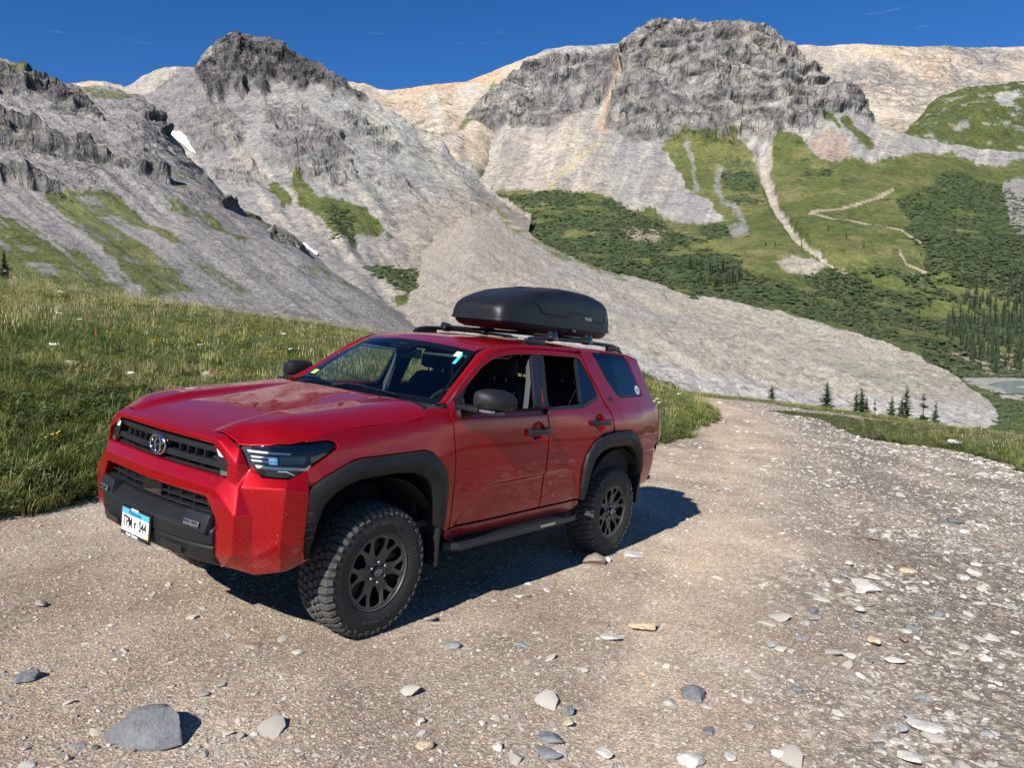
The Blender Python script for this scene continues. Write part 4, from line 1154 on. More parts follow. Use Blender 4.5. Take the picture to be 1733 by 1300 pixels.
def box(name, c, s, mat, parent, bevel=0.005, rot=None, taper=None, seg=2):
    """bevelled box: centre c, full size s; taper=(fx,fy) scales the top"""
    v = []
    for z in (-0.5, 0.5):
        for x, y in ((-0.5, -0.5), (0.5, -0.5), (0.5, 0.5), (-0.5, 0.5)):
            k = taper if (taper and z > 0) else (1, 1)
            q = Vector((x * s[0] * k[0], y * s[1] * k[1], z * s[2]))
            if rot is not None: q = rot @ q
            v.append((q.x + c[0], q.y + c[1], q.z + c[2]))
    f = [(3, 2, 1, 0), (4, 5, 6, 7), (0, 1, 5, 4), (1, 2, 6, 5), (2, 3, 7, 6), (3, 0, 4, 7)]
    return poly_obj(name, v, f, mat, parent, bevel, seg)

def tube_mesh(pts, rad, seg=10, closed=False, squash=None):
    pts = np.array(pts, float); n = len(pts); rad = np.broadcast_to(np.asarray(rad, float), (n,))
    t = np.roll(pts, -1, 0) - np.roll(pts, 1, 0)
    if not closed: t[0] = pts[1] - pts[0]; t[-1] = pts[-1] - pts[-2]
    t /= np.linalg.norm(t, axis=1, keepdims=True)
    up = np.array([0, 0, 1.0]) if abs(t[:, 2]).max() < 0.95 else np.array([0, 1.0, 0.01])
    a = np.cross(t, up); a /= np.linalg.norm(a, axis=1, keepdims=True); b = np.cross(a, t)
    th = np.linspace(0, 2 * np.pi, seg, endpoint=False)
    k = squash or (1, 1)
    V = (pts[:, None] + rad[:, None, None] * (k[0] * np.cos(th)[None, :, None] * a[:, None] + k[1] * np.sin(th)[None, :, None] * b[:, None])).reshape(-1, 3)
    F = []
    for i in range(n if closed else n - 1):
        for j in range(seg):
            i2 = (i + 1) % n; j2 = (j + 1) % seg
            F.append((i * seg + j, i2 * seg + j, i2 * seg + j2, i * seg + j2))
    return V, np.array(F)

def tube(name, pts, rad, mat, parent, seg=10, closed=False, squash=None, cap=True):
    V, F = tube_mesh(pts, rad, seg, closed, squash)
    faces = [tuple(f) for f in F]
    if cap and not closed:
        faces += [tuple(range(seg))[::-1], tuple(range(len(V) - seg, len(V)))]
    bm = bmesh.new(); vs = [bm.verts.new(v) for v in V]
    for f in faces: bm.faces.new([vs[i] for i in f])
    bmesh.ops.recalc_face_normals(bm, faces=bm.faces)
    me = bpy.data.meshes.new(name); bm.to_mesh(me); bm.free()
    me.polygons.foreach_set('use_smooth', np.ones(len(me.polygons), bool)); me.set_sharp_from_angle(angle=math.radians(50))
    return add_obj(name, me, mat, parent)

def lathe_y(name, prof, mat, parent, seg=64, loc=(0, 0, 0), a0=0.0, a1=2 * math.pi, ang=40):
    """revolve (r, y) profile about the y axis"""
    full = abs(a1 - a0 - 2 * math.pi) < 1e-6
    th = np.linspace(a0, a1, seg, endpoint=not full); prof = np.array(prof, float)
    V = np.stack([prof[None, :, 0] * np.cos(th)[:, None], np.repeat(prof[None, :, 1], seg, 0), prof[None, :, 0] * np.sin(th)[:, None]], -1).reshape(-1, 3)
    k = len(prof); F = []
    for i in range(seg if full else seg - 1):
        for j in range(k - 1):
            i2 = (i + 1) % seg; F.append((i * k + j, i * k + j + 1, i2 * k + j + 1, i2 * k + j))
    me = mesh_np(name, V, np.array(F)); me.set_sharp_from_angle(angle=math.radians(ang))
    return add_obj(name, me, mat, parent, loc)

def text_mesh(body, size, depth=0.0, align='CENTER', bold=0.0, squeeze=1.0):
    cu = bpy.data.curves.new('lettering', 'FONT'); cu.body = body; cu.size = size; cu.align_x = align; cu.align_y = 'CENTER'
    cu.extrude = depth; cu.offset = bold; cu.resolution_u = 3
    ob = bpy.data.objects.new('lettering', cu); COL.objects.link(ob)
    dg = bpy.context.evaluated_depsgraph_get(); me = bpy.data.meshes.new_from_object(ob.evaluated_get(dg))
    bpy.data.objects.remove(ob); bpy.data.curves.remove(cu)
    if squeeze != 1.0:
        for v in me.vertices: v.co.x *= squeeze
    me.materials.clear()
    return me

def lettering(name, body, size, mat, parent, origin, xdir, ydir, depth=0.0006, **kw):
    me = text_mesh(body, size, depth, **kw)
    X = Vector(xdir).normalized(); Y = Vector(ydir).normalized(); Zv = X.cross(Y)
    M4 = Matrix((X, Y, Zv)).transposed().to_4x4(); M4.translation = Vector(origin)
    me.transform(M4)
    return add_obj(name, me, mat, parent)

# ------------------------------------------------------------------ the vehicle
CAR = empty('sport_utility_vehicle')
tag(CAR, 'red off-road sport utility vehicle parked on the gravel track', 'vehicle')
CAR.matrix_world = Matrix(((-0.60049, 0.79381, 0.09631, 0), (-0.79711, -0.60380, 0.00671, 0), (0.06348, -0.07274, 0.99533, 0), (0, 0, 0, 1)))
side_map = lambda off=0.0: (lambda u, v: np.stack([u, side_y(u, v) + off, v], 1))
OUT = (0, 1, 0)
vent_map = lambda off: (lambda u, v: np.stack([u, side_y(np.full_like(u, .586), v) + .030 + .016 * np.clip(((.586 - u) / .105 - .08) / .42, 0, 1) + off, v], 1))

FRAME_TOP = [(-.589,1.394),(-.761,1.496),(-.922,1.608),(-1.079,1.704),(-1.181,1.749),(-1.33,1.782),(-1.482,1.799),(-1.747,1.806)]
SPLIT = [(-1.744,1.806),(-1.70,1.60),(-1.650,1.365),(-1.672,1.31),(-1.692,1.24),(-1.698,1.146),(-1.694,.95),(-1.698,.80),(-1.706,.68),(-1.70,.61),(-1.69,.575)]
F_FRONT = [(-.637,.565),(-.629,.635),(-.613,.811),(-.611,.928),(-.602,1.067),(-.590,1.142),(-.579,1.254),(-.570,1.296),(-.558,1.335),(-.568,1.368)]
RFL_OUT = [(-2.275,.575),(-2.245,.68),(-2.236,.847),(-2.267,.965),(-2.366,1.062),(-2.522,1.126),(-2.70,1.140),(-3.03,1.137),(-3.15,1.075),(-3.26,.965),(-3.32,.80),(-3.335,.72)]
RFL_IN = [(-2.30,.585),(-2.325,.68),(-2.352,.805),(-2.392,.906),(-2.49,.975),(-2.64,1.005),(-2.95,1.003),(-3.06,.978),(-3.16,.905),(-3.23,.80),(-3.25,.72)]
FFL_OUT = [(.555,.575),(.582,.654),(.589,.848),(.574,.95),(.468,1.018),(.291,1.089),(.23,1.105),(-.298,1.122),(-.374,1.102),(-.489,.999),(-.531,.903),(-.541,.763),(-.556,.57)]
FFL_IN = [(.515,.585),(.493,.649),(.478,.747),(.445,.86),(.388,.922),(.32,.954),(.199,.987),(-.072,.998),(-.221,.990),(-.304,.955),(-.363,.893),(-.409,.786),(-.455,.62)]
HOODGAP = [(.562,1.217),(.546,1.229),(.51,1.244),(.45,1.26),(.15,1.285),(-.138,1.301),(-.299,1.319),(-.345,1.37)]
HL = [(.824,1.160),(.795,1.180),(.726,1.192),(.58,1.197),(.50,1.206),(.435,1.213),(.395,1.205),(.371,1.186),(.385,1.172),(.418,1.153),(.568,1.066),(.632,1.022),(.659,1.015),(.763,1.019),(.771,1.031),(.802,1.045),(.803,1.071)]
W_FRONT = [(-.645,1.374),(-.89,1.530),(-1.061,1.646),(-1.163,1.693),(-1.262,1.723),(-1.359,1.742),(-1.485,1.754),(-1.725,1.762),(-1.645,1.372),(-1.59,1.362)]
W_REAR = [(-1.765,1.765),(-2.287,1.760),(-2.346,1.745),(-2.453,1.590),(-2.505,1.475),(-2.475,1.450),(-2.245,1.384),(-1.749,1.366),(-1.672,1.366)]
Q_WIN = round_poly([(-2.585,1.816),(-3.175,1.806),(-3.245,1.728),(-3.335,1.555),(-3.395,1.442),(-2.885,1.432),(-2.732,1.580)], 0.04)

def flare(name, outer, inner, sg, y0, zsplit=None):
    """wheel-arch moulding: outer flat band, sharp crease, band turned in towards the opening"""
    n = 60
    def rs(c):
        c = np.array(c); d = np.r_[0, np.cumsum(np.linalg.norm(np.diff(c, axis=0), axis=1))]; d /= d[-1]
        t = np.linspace(0, 1, n); return np.stack([np.interp(t, d, c[:, 0]), np.interp(t, d, c[:, 1])], 1)
    A, B = rs(outer), rs(inner)
    prof = [(0.0, -0.012), (0.02, 0.022), (0.08, 0.030), (0.50, 0.046), (0.56, 0.045), (0.95, 0.018), (1.0, 0.008), (1.0, -0.05), (1.02, -0.16)]
    V = []
    for k, off in prof:
        C = A + (B - A) * k
        yb = side_y(A[:, 0], A[:, 1])
        V.append(np.stack([C[:, 0], yb + off, C[:, 1]], 1))
    V = np.array(V); m = len(prof)
    P = V.reshape(-1, 3); F = grid_faces(m, n)
    if sg < 0: P = P * [1, -1, 1]; F = F[:, ::-1]
    # orient outward
    me = mesh_np(name, P, F[:, ::-1]); me.set_sharp_from_angle(angle=math.radians(32))
    o = add_obj(name, me, PLASTIC, CAR)
    # end caps
    return o

def ruled_strip(name, A, B, bulge, mat, sg, m=8, n=60):
    def rs(c):
        c = np.array(c, float); d = np.r_[0, np.cumsum(np.linalg.norm(np.diff(c, axis=0), axis=1))]; d /= d[-1]
        t = np.linspace(0, 1, n); return np.stack([np.interp(t, d, c[:, i]) for i in range(3)], 1)
    a, b = rs(A), rs(B); rows = []
    dirv = np.cross(np.gradient(a, axis=0), b - a); dirv /= np.linalg.norm(dirv, axis=1, keepdims=True)
    dirv *= np.sign(dirv[:, 1:2] + 0.8 * dirv[:, 2:3])
    for k in range(m + 1):
        t = k / m; rows.append(a + (b - a) * t + dirv * bulge * 4 * t * (1 - t))
    rows = [a - dirv * 0.02] + rows + [b - dirv * 0.02]
    P = np.array(rows).reshape(-1, 3); F = grid_faces(m + 3, n)
    if sg < 0: P = P * [1, -1, 1]; F = F[:, ::-1]
    me = mesh_np(name, P, F); me.set_sharp_from_angle(angle=math.radians(45))
    return add_obj(name, me, mat, CAR)

RAIL_B = [(-.578,.764,1.381),(-.86,.69,1.573),(-1.10,.632,1.738),(-1.22,.632,1.786),(-1.40,.640,1.815),(-1.7,.646,1.833),(-2.4,.65,1.838),(-3.0,.645,1.830),(-3.3,.635,1.812),(-3.48,.62,1.782)]
RAIL_A2 = [(-.589,1.399),(-.761,1.501),(-.922,1.613),(-1.079,1.709),(-1.181,1.754),(-1.33,1.787),(-1.482,1.804),(-1.747,1.811),(-2.3,1.814),(-2.45,1.826),(-3.1,1.822),(-3.3,1.805),(-3.46,1.775)]
for sg in (1, -1):
    lab = 'left' if sg > 0 else 'right'
    # front fender
    out = HOODGAP + [(-.40,1.385),(-.55,1.378)] + F_FRONT[::-1][1:] + [(-.60,.545)] + FFL_OUT[::-1][:-4] + [(.574,.95),(.571,1.0),(.568,1.062)] + [(.418,1.150),(.385,1.170),(.368,1.186),(.393,1.208),(.435,1.216),(.50,1.209),(.56,1.206)]
    panel('front_fender', out, side_map(), PAINT, CAR, sg=sg, outward=OUT)
    # doors
    out = F_FRONT + FRAME_TOP + SPLIT[1:]
    cupo = lambda hx, hz: [(hx + .088 * math.cos(t), hz + .072 * math.sin(t)) for t in np.linspace(0, 2 * np.pi, 32, endpoint=False)]
    fd = panel('front_door', out, side_map(), PAINT, CAR, holes=[W_FRONT, cupo(-1.545, 1.186)], sg=sg, outward=OUT, step=0.017)
    out = [(x - 0.004, z) for x, z in SPLIT[::-1]] + [(-2.0,1.808),(-2.2,1.806),(-2.33,1.797),(-2.385,1.775),(-2.446,1.640),(-2.555,1.46),(-2.592,1.378),(-2.629,1.344),(-2.685,1.26),(-2.69,1.17),(-2.69,1.142)] + [(-2.522,1.126),(-2.366,1.062),(-2.267,.965),(-2.236,.847),(-2.245,.68),(-2.275,.575)]
    rd = panel('rear_door', out, side_map(), PAINT, CAR, holes=[W_REAR, cupo(-2.46, 1.228)], sg=sg, outward=OUT, step=0.017)
    # black pillar trims and belt mouldings
    panel('pillar_trim', [(-1.642,1.758),(-1.737,1.762),(-1.652,1.372),(-1.555,1.372)], side_map(0.003), PLASTIC2, fd, sg=sg, outward=OUT, gap=0.0)
    panel('pillar_trim', [(-1.757,1.763),(-1.812,1.764),(-1.728,1.372),(-1.664,1.372)], side_map(0.003), PLASTIC2, rd, sg=sg, outward=OUT, gap=0.0)
    panel('pillar_gap_strip', [(-1.728,1.760),(-1.768,1.761),(-1.676,1.374),(-1.640,1.374)], side_map(0.0005), PLASTIC, fd, sg=sg, outward=OUT, gap=0.0)  # dark strip added over the door gap to hide the lit red flange
    panel('belt_moulding', [(-.60,1.376),(-1.0,1.362),(-1.64,1.366),(-1.648,1.342),(-1.0,1.336),(-.70,1.340),(-.64,1.352)], side_map(0.006), PLASTIC2, fd, sg=sg, outward=OUT, gap=0.0)
    panel('belt_moulding', [(-1.664,1.366),(-2.245,1.386),(-2.485,1.456),(-2.515,1.478),(-2.53,1.455),(-2.475,1.422),(-2.243,1.356),(-1.660,1.342)], side_map(0.006), PLASTIC2, rd, sg=sg, outward=OUT, gap=0.0)
    panel('window_frame', [(-.645,1.374),(-.74,1.374),(-.80,1.45),(-.86,1.51),(-.89,1.53),(-.76,1.452)], side_map(0.004), PLASTIC, fd, sg=sg, outward=OUT, gap=0.0)
    # fixed glass in the rear door and its divider
    panel('fixed_window', [(-2.292,1.758),(-2.344,1.744),(-2.452,1.590),(-2.502,1.476),(-2.474,1.452),(-2.245,1.386),(-2.215,1.386)], side_map(-0.006), PGLASS, rd, sg=sg, outward=OUT, gap=0.0, flange=0)
    panel('divider_bar', [(-2.275,1.760),(-2.297,1.760),(-2.222,1.384),(-2.198,1.384)], side_map(0.002), SILVER if False else PLASTIC2, rd, sg=sg, outward=OUT, gap=0.0)
    # quarter panel with its window
    out = [(-2.395,1.775),(-2.37,1.800),(-2.45,1.820),(-3.1,1.816),(-3.3,1.799),(-3.46,1.769),(-3.52,1.60),(-3.60,1.42),(-3.66,1.34),(-3.70,1.30),(-3.72,1.0),(-3.62,.93),(-3.42,.90)] + [(-3.26,.965),(-3.15,1.075),(-3.03,1.137),(-2.70,1.142),(-2.70,1.17),(-2.695,1.262),(-2.639,1.347),(-2.602,1.381),(-2.565,1.463),(-2.456,1.643)]
    qp = panel('quarter_panel', out, side_map(), PAINT, CAR, holes=[Q_WIN], sg=sg, outward=OUT, step=0.03)
    panel('quarter_window', Q_WIN, side_map(-0.004), PGLASS, qp, sg=sg, outward=OUT, gap=0.001, flange=0)
    if sg > 0:
        panel('fuel_flap', round_poly([(-2.83,1.335),(-2.975,1.335),(-2.985,1.20),(-2.85,1.20)], 0.02), side_map(0.0025), PAINT, qp, sg=sg, outward=OUT, gap=0.0, drop=0.004)
    # sill under the doors
    panel('sill', [(-.60,.545),(-.645,.558),(-1.7,.567),(-2.27,.567),(-2.30,.53),(-2.22,.47),(-.70,.46),(-.62,.48)], side_map(-0.004), PAINT, CAR, sg=sg, outward=OUT)
    ruled_strip('roof_side_rail', [(x, float(side_y(x, z)), z) for x, z in RAIL_A2], RAIL_B, 0.012, PAINT, sg)
    fl = flare('wheel_arch_flare', FFL_OUT, FFL_IN, sg, 0)
    flare('wheel_arch_flare', RFL_OUT, RFL_IN, sg, 0)
    # vent with fins low at the front of the arch
    panel('arch_vent', [(.575,.84),(.530,.845),(.515,.76),(.527,.655),(.562,.65),(.585,.74)], vent_map(0.003), DARK, fl, sg=sg, outward=OUT, gap=0, flange=0.0, lip=0.004, drop=0.0)
    for zz in (.70, .745, .79):
        y = float(vent_map(0.006)(np.array([.55]), np.array([zz]))[0, 1])
        box('vent_fin', (.550, sg * y, zz), (.05, .014, .009), PLASTIC2, fl, 0.002)
    # wheel housings and mud flaps
    for hx in (0.0, -2.85):
        lathe_y('wheel_housing', [(.50, .93), (.49, .72), (.47, .50), (.20, .48)] if sg > 0 else [(.50, -.93), (.49, -.72), (.47, -.50), (.20, -.48)], DARK, CAR, 40, (hx, 0, .47), math.radians(8), math.radians(172))
    box('mud_flap', (-.50, sg * .82, .50), (.018, .28, .32), PLASTIC, CAR, 0.004)
    box('mud_flap', (-3.31, sg * .82, .585), (.018, .27, .33), PLASTIC, CAR, 0.004)
    # running board
    st = [(-.60, .0), (-.66, 1.0), (-2.17, 1.0), (-2.25, 0.0)]
    v = []
    for x, k in ((-.60, 0.55), (-.68, 1.0), (-2.12, 1.0), (-2.26, 0.62)):
        y0, y1 = .80, .80 + .20 * k
        v += [(x, y0, .425), (x, y1 - .02, .415), (x, y1, .435), (x, y1 - .01, .470), (x, y0, .478)]
    f = []
    for i in range(3):
        for j in range(5):
            f.append((i * 5 + j, i * 5 + (j + 1) % 5, (i + 1) * 5 + (j + 1) % 5, (i + 1) * 5 + j))
    f += [(4, 3, 2, 1, 0), (15, 16, 17, 18, 19)]
    rb = poly_obj('running_board', v, f, PLASTIC2, CAR, 0.006, 2, 30, sg=sg)
    box('step_badge', (-1.72, sg * .999, .452), (.20, .006, .020), SILVER, rb, 0.002)
    for k in range(3): box('tread_strip', (-1.40, sg * (.86 + .035 * k), .478), (1.35, .012, .008), PLASTIC, rb, 0.002)
    # door handles with their cups
    for dr, hx, hz in ((fd, -1.545, 1.186), (rd, -2.46, 1.228)):
        ys = float(side_y(hx, hz))
        cup = [(hx + .092 * math.cos(t), hz + .076 * math.sin(t)) for t in np.linspace(0, 2 * np.pi, 32, endpoint=False)]
        hy = np.array([ys])
        cm = lambda u, v, hx=hx, hz=hz: np.stack([u, side_y(u, v) + -0.004 - 0.040 * smooth(1.0, 0.30, np.hypot((u - hx) / .092, (v - hz) / .076)), v], 1)
        panel('handle_cup', cup, cm, PAINT, dr, sg=sg, outward=OUT, gap=0, step=0.008, lip=0.002, drop=0.0, flange=0.0)
        V, F = tube_mesh([(hx + .14 - .28 * t, ys + .016 + .026 * math.sin(math.pi * t) ** 0.5, hz - .004) for t in np.linspace(0, 1, 13)], [.013 + .006 * math.sin(math.pi * t) for t in np.linspace(0, 1, 13)], 10, False, (0.7, 1.25))
        tube('door_handle', [(hx + .145 - .29 * t, sg * (ys + .012 + .030 * math.sin(math.pi * t) ** 0.4), hz) for t in np.linspace(0, 1, 15)], [.0205 + .012 * abs(t - .5) for t in np.linspace(0, 1, 15)], PLASTIC2, dr, 10, False, (0.55, 1.15))
    # door mirror
    hd = []
    secs = [(-.585, 1.00, 1.22, .64, .6), (-.61, .97, 1.235, 1.38, 1.0)]
    mv, mf = [], []
    def sup(cx, cy, cz, hx_, hz_, n=20, e=3.2):
        t = np.linspace(0, 2 * np.pi, n, endpoint=False)
        return [(cx, cy + hx_ * np.sign(np.cos(a)) * abs(np.cos(a)) ** (2 / e), cz + hz_ * np.sign(np.sin(a)) * abs(np.sin(a)) ** (2 / e)) for a in t]
    rings = [sup(-.575, 1.10, 1.45, .03, .02), sup(-.585, 1.095, 1.45, .085, .055), sup(-.61, 1.10, 1.45, .115, .075), sup(-.66, 1.10, 1.449, .128, .084), sup(-.74, 1.10, 1.447, .132, .087), sup(-.80, 1.10, 1.446, .128, .084), sup(-.80, 1.10, 1.446, .115, .072), sup(-.785, 1.10, 1.446, .112, .070)]
    # upper half is drawn down outboard
    for r in rings:
        for (x, y, z) in r:
            dz = -0.030 * smooth(1.08, 1.24, np.array([y]))[0] * (1 if z > 1.45 else 0)
            mv.append((x - 0.095 - 0.05 * max(0, (y - 1.05)) / 0.18, .955 + (y - .97) * .80, 1.437 + (z + dz - 1.437) * .88))
    nr = len(rings)
    for i in range(nr - 1):
        for j in range(20): mf.append((i * 20 + j, i * 20 + (j + 1) % 20, (i + 1) * 20 + (j + 1) % 20, (i + 1) * 20 + j))
    mf += [tuple(range(19, -1, -1)), tuple(range((nr - 1) * 20, nr * 20))]
    mr_ = poly_obj('door_mirror', mv, mf, PLASTIC, fd, 0, 2, 42, mirror=True, sg=sg)
    box('mirror_arm', (-.725, sg * .955, 1.382), (.13, .18, .035), PLASTIC, fd, 0.010)
    box('mirror_indicator', (-.705, sg * 1.05, 1.380), (.05, .18, .016), SILVER, fd, 0.004)
    box('mirror_skirt', (-.765, sg * 1.055, 1.368), (.15, .17, .020), GLOSSB, fd, 0.006)

# seam lines of the two-part rear flare are part of the door edge; badge and sticker
qy = float(side_y(-2.72, 1.43))
lettering('model_badge', 'SR5', .05, BLACKP, CAR, (-2.715, float(side_y(-2.715, 1.42)) + .002, 1.42), (-1, 0, 0), (0, -0.36, 0.93), depth=.002, bold=.001)
sy = float(side_y(-3.29, 1.50)) + .002
st = empty('round_sticker', parent=CAR)
def disc(name, c, r0, r1, mat, parent, nrm_tilt=-0.36, n=28):
    V, F = [], []
    for k in range(n):
        a = 2 * np.pi * k / n
        for r in (r0, r1): V.append((c[0] + r * math.cos(a), c[1] + nrm_tilt * r * math.sin(a), c[2] + r * math.sin(a) * math.sqrt(1 - nrm_tilt ** 2)))
    for k in range(n):
        j = (k + 1) % n; F.append((2 * k, 2 * j, 2 * j + 1, 2 * k + 1))
    return add_obj(name, mesh_np(name, np.array(V), np.array(F)), mat, parent)
bpy.data.objects.remove(st)
stk = disc('round_sticker', (-3.29, sy, 1.495), 0.0, .044, WHITE, CAR)
disc('sticker_ring', (-3.29, sy + .001, 1.495), .030, .036, NAVYP, stk)
disc('sticker_print', (-3.29, sy + .001, 1.495), .0, .016, NAVYP, stk)

# ------------------------------------------------------------------ hood
_ridge = table([.90,.83,.76,.69,.58,.46,.19,-.10,-.35,-.55,-.7], [1.185,1.222,1.255,1.279,1.304,1.325,1.352,1.380,1.402,1.410,1.415], 0.03)
_edge = table([.85,.70,.56,.45,.15,-.14,-.30,-.45,-.6], [1.14,1.190,1.217,1.255,1.285,1.301,1.322,1.350,1.370], 0.03)
_dip = table([.95,.83,.75,.6,.3,0,-.25,-.4], [.0,.006,.022,.030,.028,.020,.006,.0], 0.05)
_yo = table([.85,.70,.56,.15,-.6], [.70,.82,.866,.889,.90], 0.03)
def hood_z(x, y):
    ay = np.abs(y); r = _ridge(x); e = _edge(x); yo = _yo(x)
    z = r - _dip(x) * smooth(0.475, 0.40, ay) + 0.010 * (1 - (ay / 0.47) ** 2).clip(0, 1) * smooth(0.9, 0.2, x)
    y0 = 0.60 - 0.09 * smooth(0.60, 0.80, x); pw = 2.2 - 1.0 * smooth(0.62, 0.82, x)
    t = np.clip((ay - y0) / (yo - y0), 0, 1.1)
    return z - (r - e) * t ** pw
hood_map = lambda u, v: np.stack([u, v, hood_z(u, v)], 1)
half = [(.845,0),(.842,.25),(.832,.50),(.826,.56),(.822,.655),(.795,.702),(.726,.788),(.64,.845),(.565,.866),(.51,.868),(.45,.873),(.15,.889),(-.138,.898),(-.299,.899),(-.36,.885),(-.40,.80),(-.385,.55),(-.36,.30),(-.35,0)]
outl = half + [(x, -y) for x, y in half[::-1]][1:-1]
HOOD = panel('hood', outl, hood_map, PAINT, CAR, step=0.028, outward=(0, 0, 1))
# cowl, wipers
cw = [(-.345,0),(-.355,.30),(-.38,.55),(-.40,.82),(-.56,.80),(-.50,.55),(-.46,.25),(-.45,0)]
outl = cw + [(x, -y) for x, y in cw[::-1]][1:-1]
COWL = panel('cowl', outl, lambda u, v: np.stack([u, v, hood_z(np.maximum(u, -.40), v) - .016 - 0.08 * np.maximum(0, -.40 - u)], 1), PLASTIC, CAR, step=0.05, outward=(0, 0, 1))

# ------------------------------------------------------------------ windscreen and roof
def ws_map(u, v):
    """u across (-1..1), v up (0..1)"""
    hw = .764 + (.61 - .764) * v
    bow = (1 - u ** 2)
    x = -.578 + (-1.127 + .578) * v + bow * (.135 - .045 * v)
    z = 1.381 + (1.755 - 1.381) * v + bow * (.010 + .030 * v) + .018 * np.sin(np.pi * v)
    return np.stack([x, u * hw, z], 1)
ws_uv = [(-1, 0), (1, 0), (1, 1), (-1, 1)]
WS = panel('windscreen', round_poly([(-.995, 0), (.995, 0), (.99, 1), (-.99, 1)], 0.02), ws_map, WGLASS, CAR, step=0.05, gap=0.0, lip=0.01, drop=0.0, flange=0, outward=(1, 0, 1))
# black printed border of the windscreen
def in_map(u, v):
    p = ws_map(u, v); return p - np.array([.004, 0, .004])
BORD = simple_mat('black_frit', (0.006, 0.006, 0.007), 0.35)
panel('glass_border', [(-.99, 0.0), (.99, 0.0), (.985, .995), (-.985, .995)], in_map, BORD, WS, holes=[round_poly([(-.955, .085), (.955, .085), (.95, .90), (.22, .90), (.16, .80), (-.16, .80), (-.22, .90), (-.95, .90)], 0.05)], step=0.05, gap=0, lip=0.004, drop=0, flange=0, outward=(1, 0, 1))
def sticker(name, u0, v0, u1, v1, mat, sk=0.0, off=0.003):
    f = lambda u, v: ws_map(u, v) + np.array([off, 0, off])
    q = f(np.array([u0, u1, u1 + sk, u0 + sk]), np.array([v0, v0, v1, v1]))
    return poly_obj(name, [tuple(a) for a in q], [(0, 1, 2, 3)], mat, WS)
sticker('permit_sticker', -.87, .15, -.77, .22, LIMEP)
sticker('toll_sticker', .80, .80, .87, .90, WHITE)
sticker('toll_sticker', .86, .66, .895, .86, CYANP, 0.0)
# wipers
for (u0, u1, vv) in ((-.90, -.15, .035), (-.20, .62, .03)):
    us = np.linspace(u0, u1, 12); pts = ws_map(us, np.full(12, vv) + .03 * np.sin(np.linspace(0, np.pi, 12))) + np.array([.02, 0, .014])
    w = tube('wiper', pts, .009, GLOSSB, CAR, 8, False, (1, .8))
    mid = pts[6]; tube('wiper_arm', [pts[6] + [0, 0, .01], pts[3] + [.03, 0, .012], pts[1] + [.06, 0, -.01]], [.007, .008, .012], GLOSSB, w, 8)
_rz = table([-.95,-1.127,-1.22,-1.40,-1.7,-2.4,-3.0,-3.3,-3.48,-3.6], [1.69,1.757,1.788,1.817,1.835,1.840,1.832,1.814,1.785,1.755], 0.03)
def roof_z(x, y): return _rz(x) + 0.034 * (1 - (np.abs(y) / .65) ** 2.2) * smooth(-1.05, -1.35, x).clip(0.75, 1)
front = lambda y: -1.127 + (1 - (y / .61) ** 2) * .09
ys_ = np.linspace(0, .605, 8)
half = [(front(y) - .004, y) for y in ys_] + [(-1.22,.622),(-1.4,.630),(-1.7,.636),(-2.4,.640),(-3.0,.635),(-3.3,.625),(-3.47,.60),(-3.52,.40),(-3.54,0)]
outl = half + [(x, -y) for x, y in half[::-1]][1:-1]
ROOF = panel('roof', outl, lambda u, v: np.stack([u, v, roof_z(u, v)], 1), PAINT, CAR, step=0.045, outward=(0, 0, 1))
for sg in (1, -1):
    tube('roof_gutter', [(x, sg * (y - .002), z - .006) for x, y, z in RAIL_B[2:]], .009, PLASTIC, ROOF, 8)
# rear spoiler, tailgate, lamps, rear bumper
sp = [(-3.42,.60,1.80),(-3.42,-.60,1.80),(-3.70,-.58,1.765),(-3.70,.58,1.765),(-3.42,.60,1.74),(-3.42,-.60,1.74),(-3.68,-.57,1.735),(-3.68,.57,1.735)]
poly_obj('rear_spoiler', sp, [(3, 2, 1, 0), (4, 5, 6, 7), (0, 1, 5, 4), (1, 2, 6, 5), (2, 3, 7, 6), (3, 0, 4, 7)], PAINT, CAR, 0.012, 3)
tgv = []
for z, x, y in ((1.77, -3.50, .60), (1.60, -3.58, .68), (1.42, -3.68, .76), (1.32, -3.80, .80), (1.10, -3.86, .82), (.90, -3.87, .82), (.80, -3.87, .80)):
    tgv += [(x, y, z), (x - .03, y * .5, z), (x - .03, -y * .5, z), (x, -y, z)]
tgf = [(4 * i + j, 4 * i + j + 1, 4 * i + j + 5, 4 * i + j + 4) for i in range(6) for j in range(3)]
TG = poly_obj('tailgate', tgv, [f[::-1] for f in tgf], PAINT, CAR, 0, 2, 40, mirror=True)
poly_obj('rear_window', [(-3.605, .60, 1.73), (-3.605, -.60, 1.73), (-3.735, -.66, 1.42), (-3.735, .66, 1.42)], [(0, 1, 2, 3)], PGLASS, TG)
for sg in (1, -1):
    tl = []
    for z, a, b in ((1.30, -3.70, -3.80), (1.25, -3.70, -3.855), (1.05, -3.71, -3.87), (.99, -3.72, -3.84)):
        tl += [(a, float(side_y(a, z)) + .004, z), (b + .03, float(side_y(a, z)) - .03, z), (b, float(side_y(a, z)) - .10, z), (b, .70, z)]
    f = [(4 * i + j, 4 * i + j + 1, 4 * i + j + 5, 4 * i + j + 4) for i in range(3) for j in range(3)] + [(0, 3, 2, 1), (12, 13, 14, 15)]
    poly_obj('tail_lamp', tl, f, simple_mat('tail_lamp_red', (0.22, 0.004, 0.006), 0.25, coat=0.2), CAR, 0.008, 2, 35, mirror=True, sg=sg)
rb = []
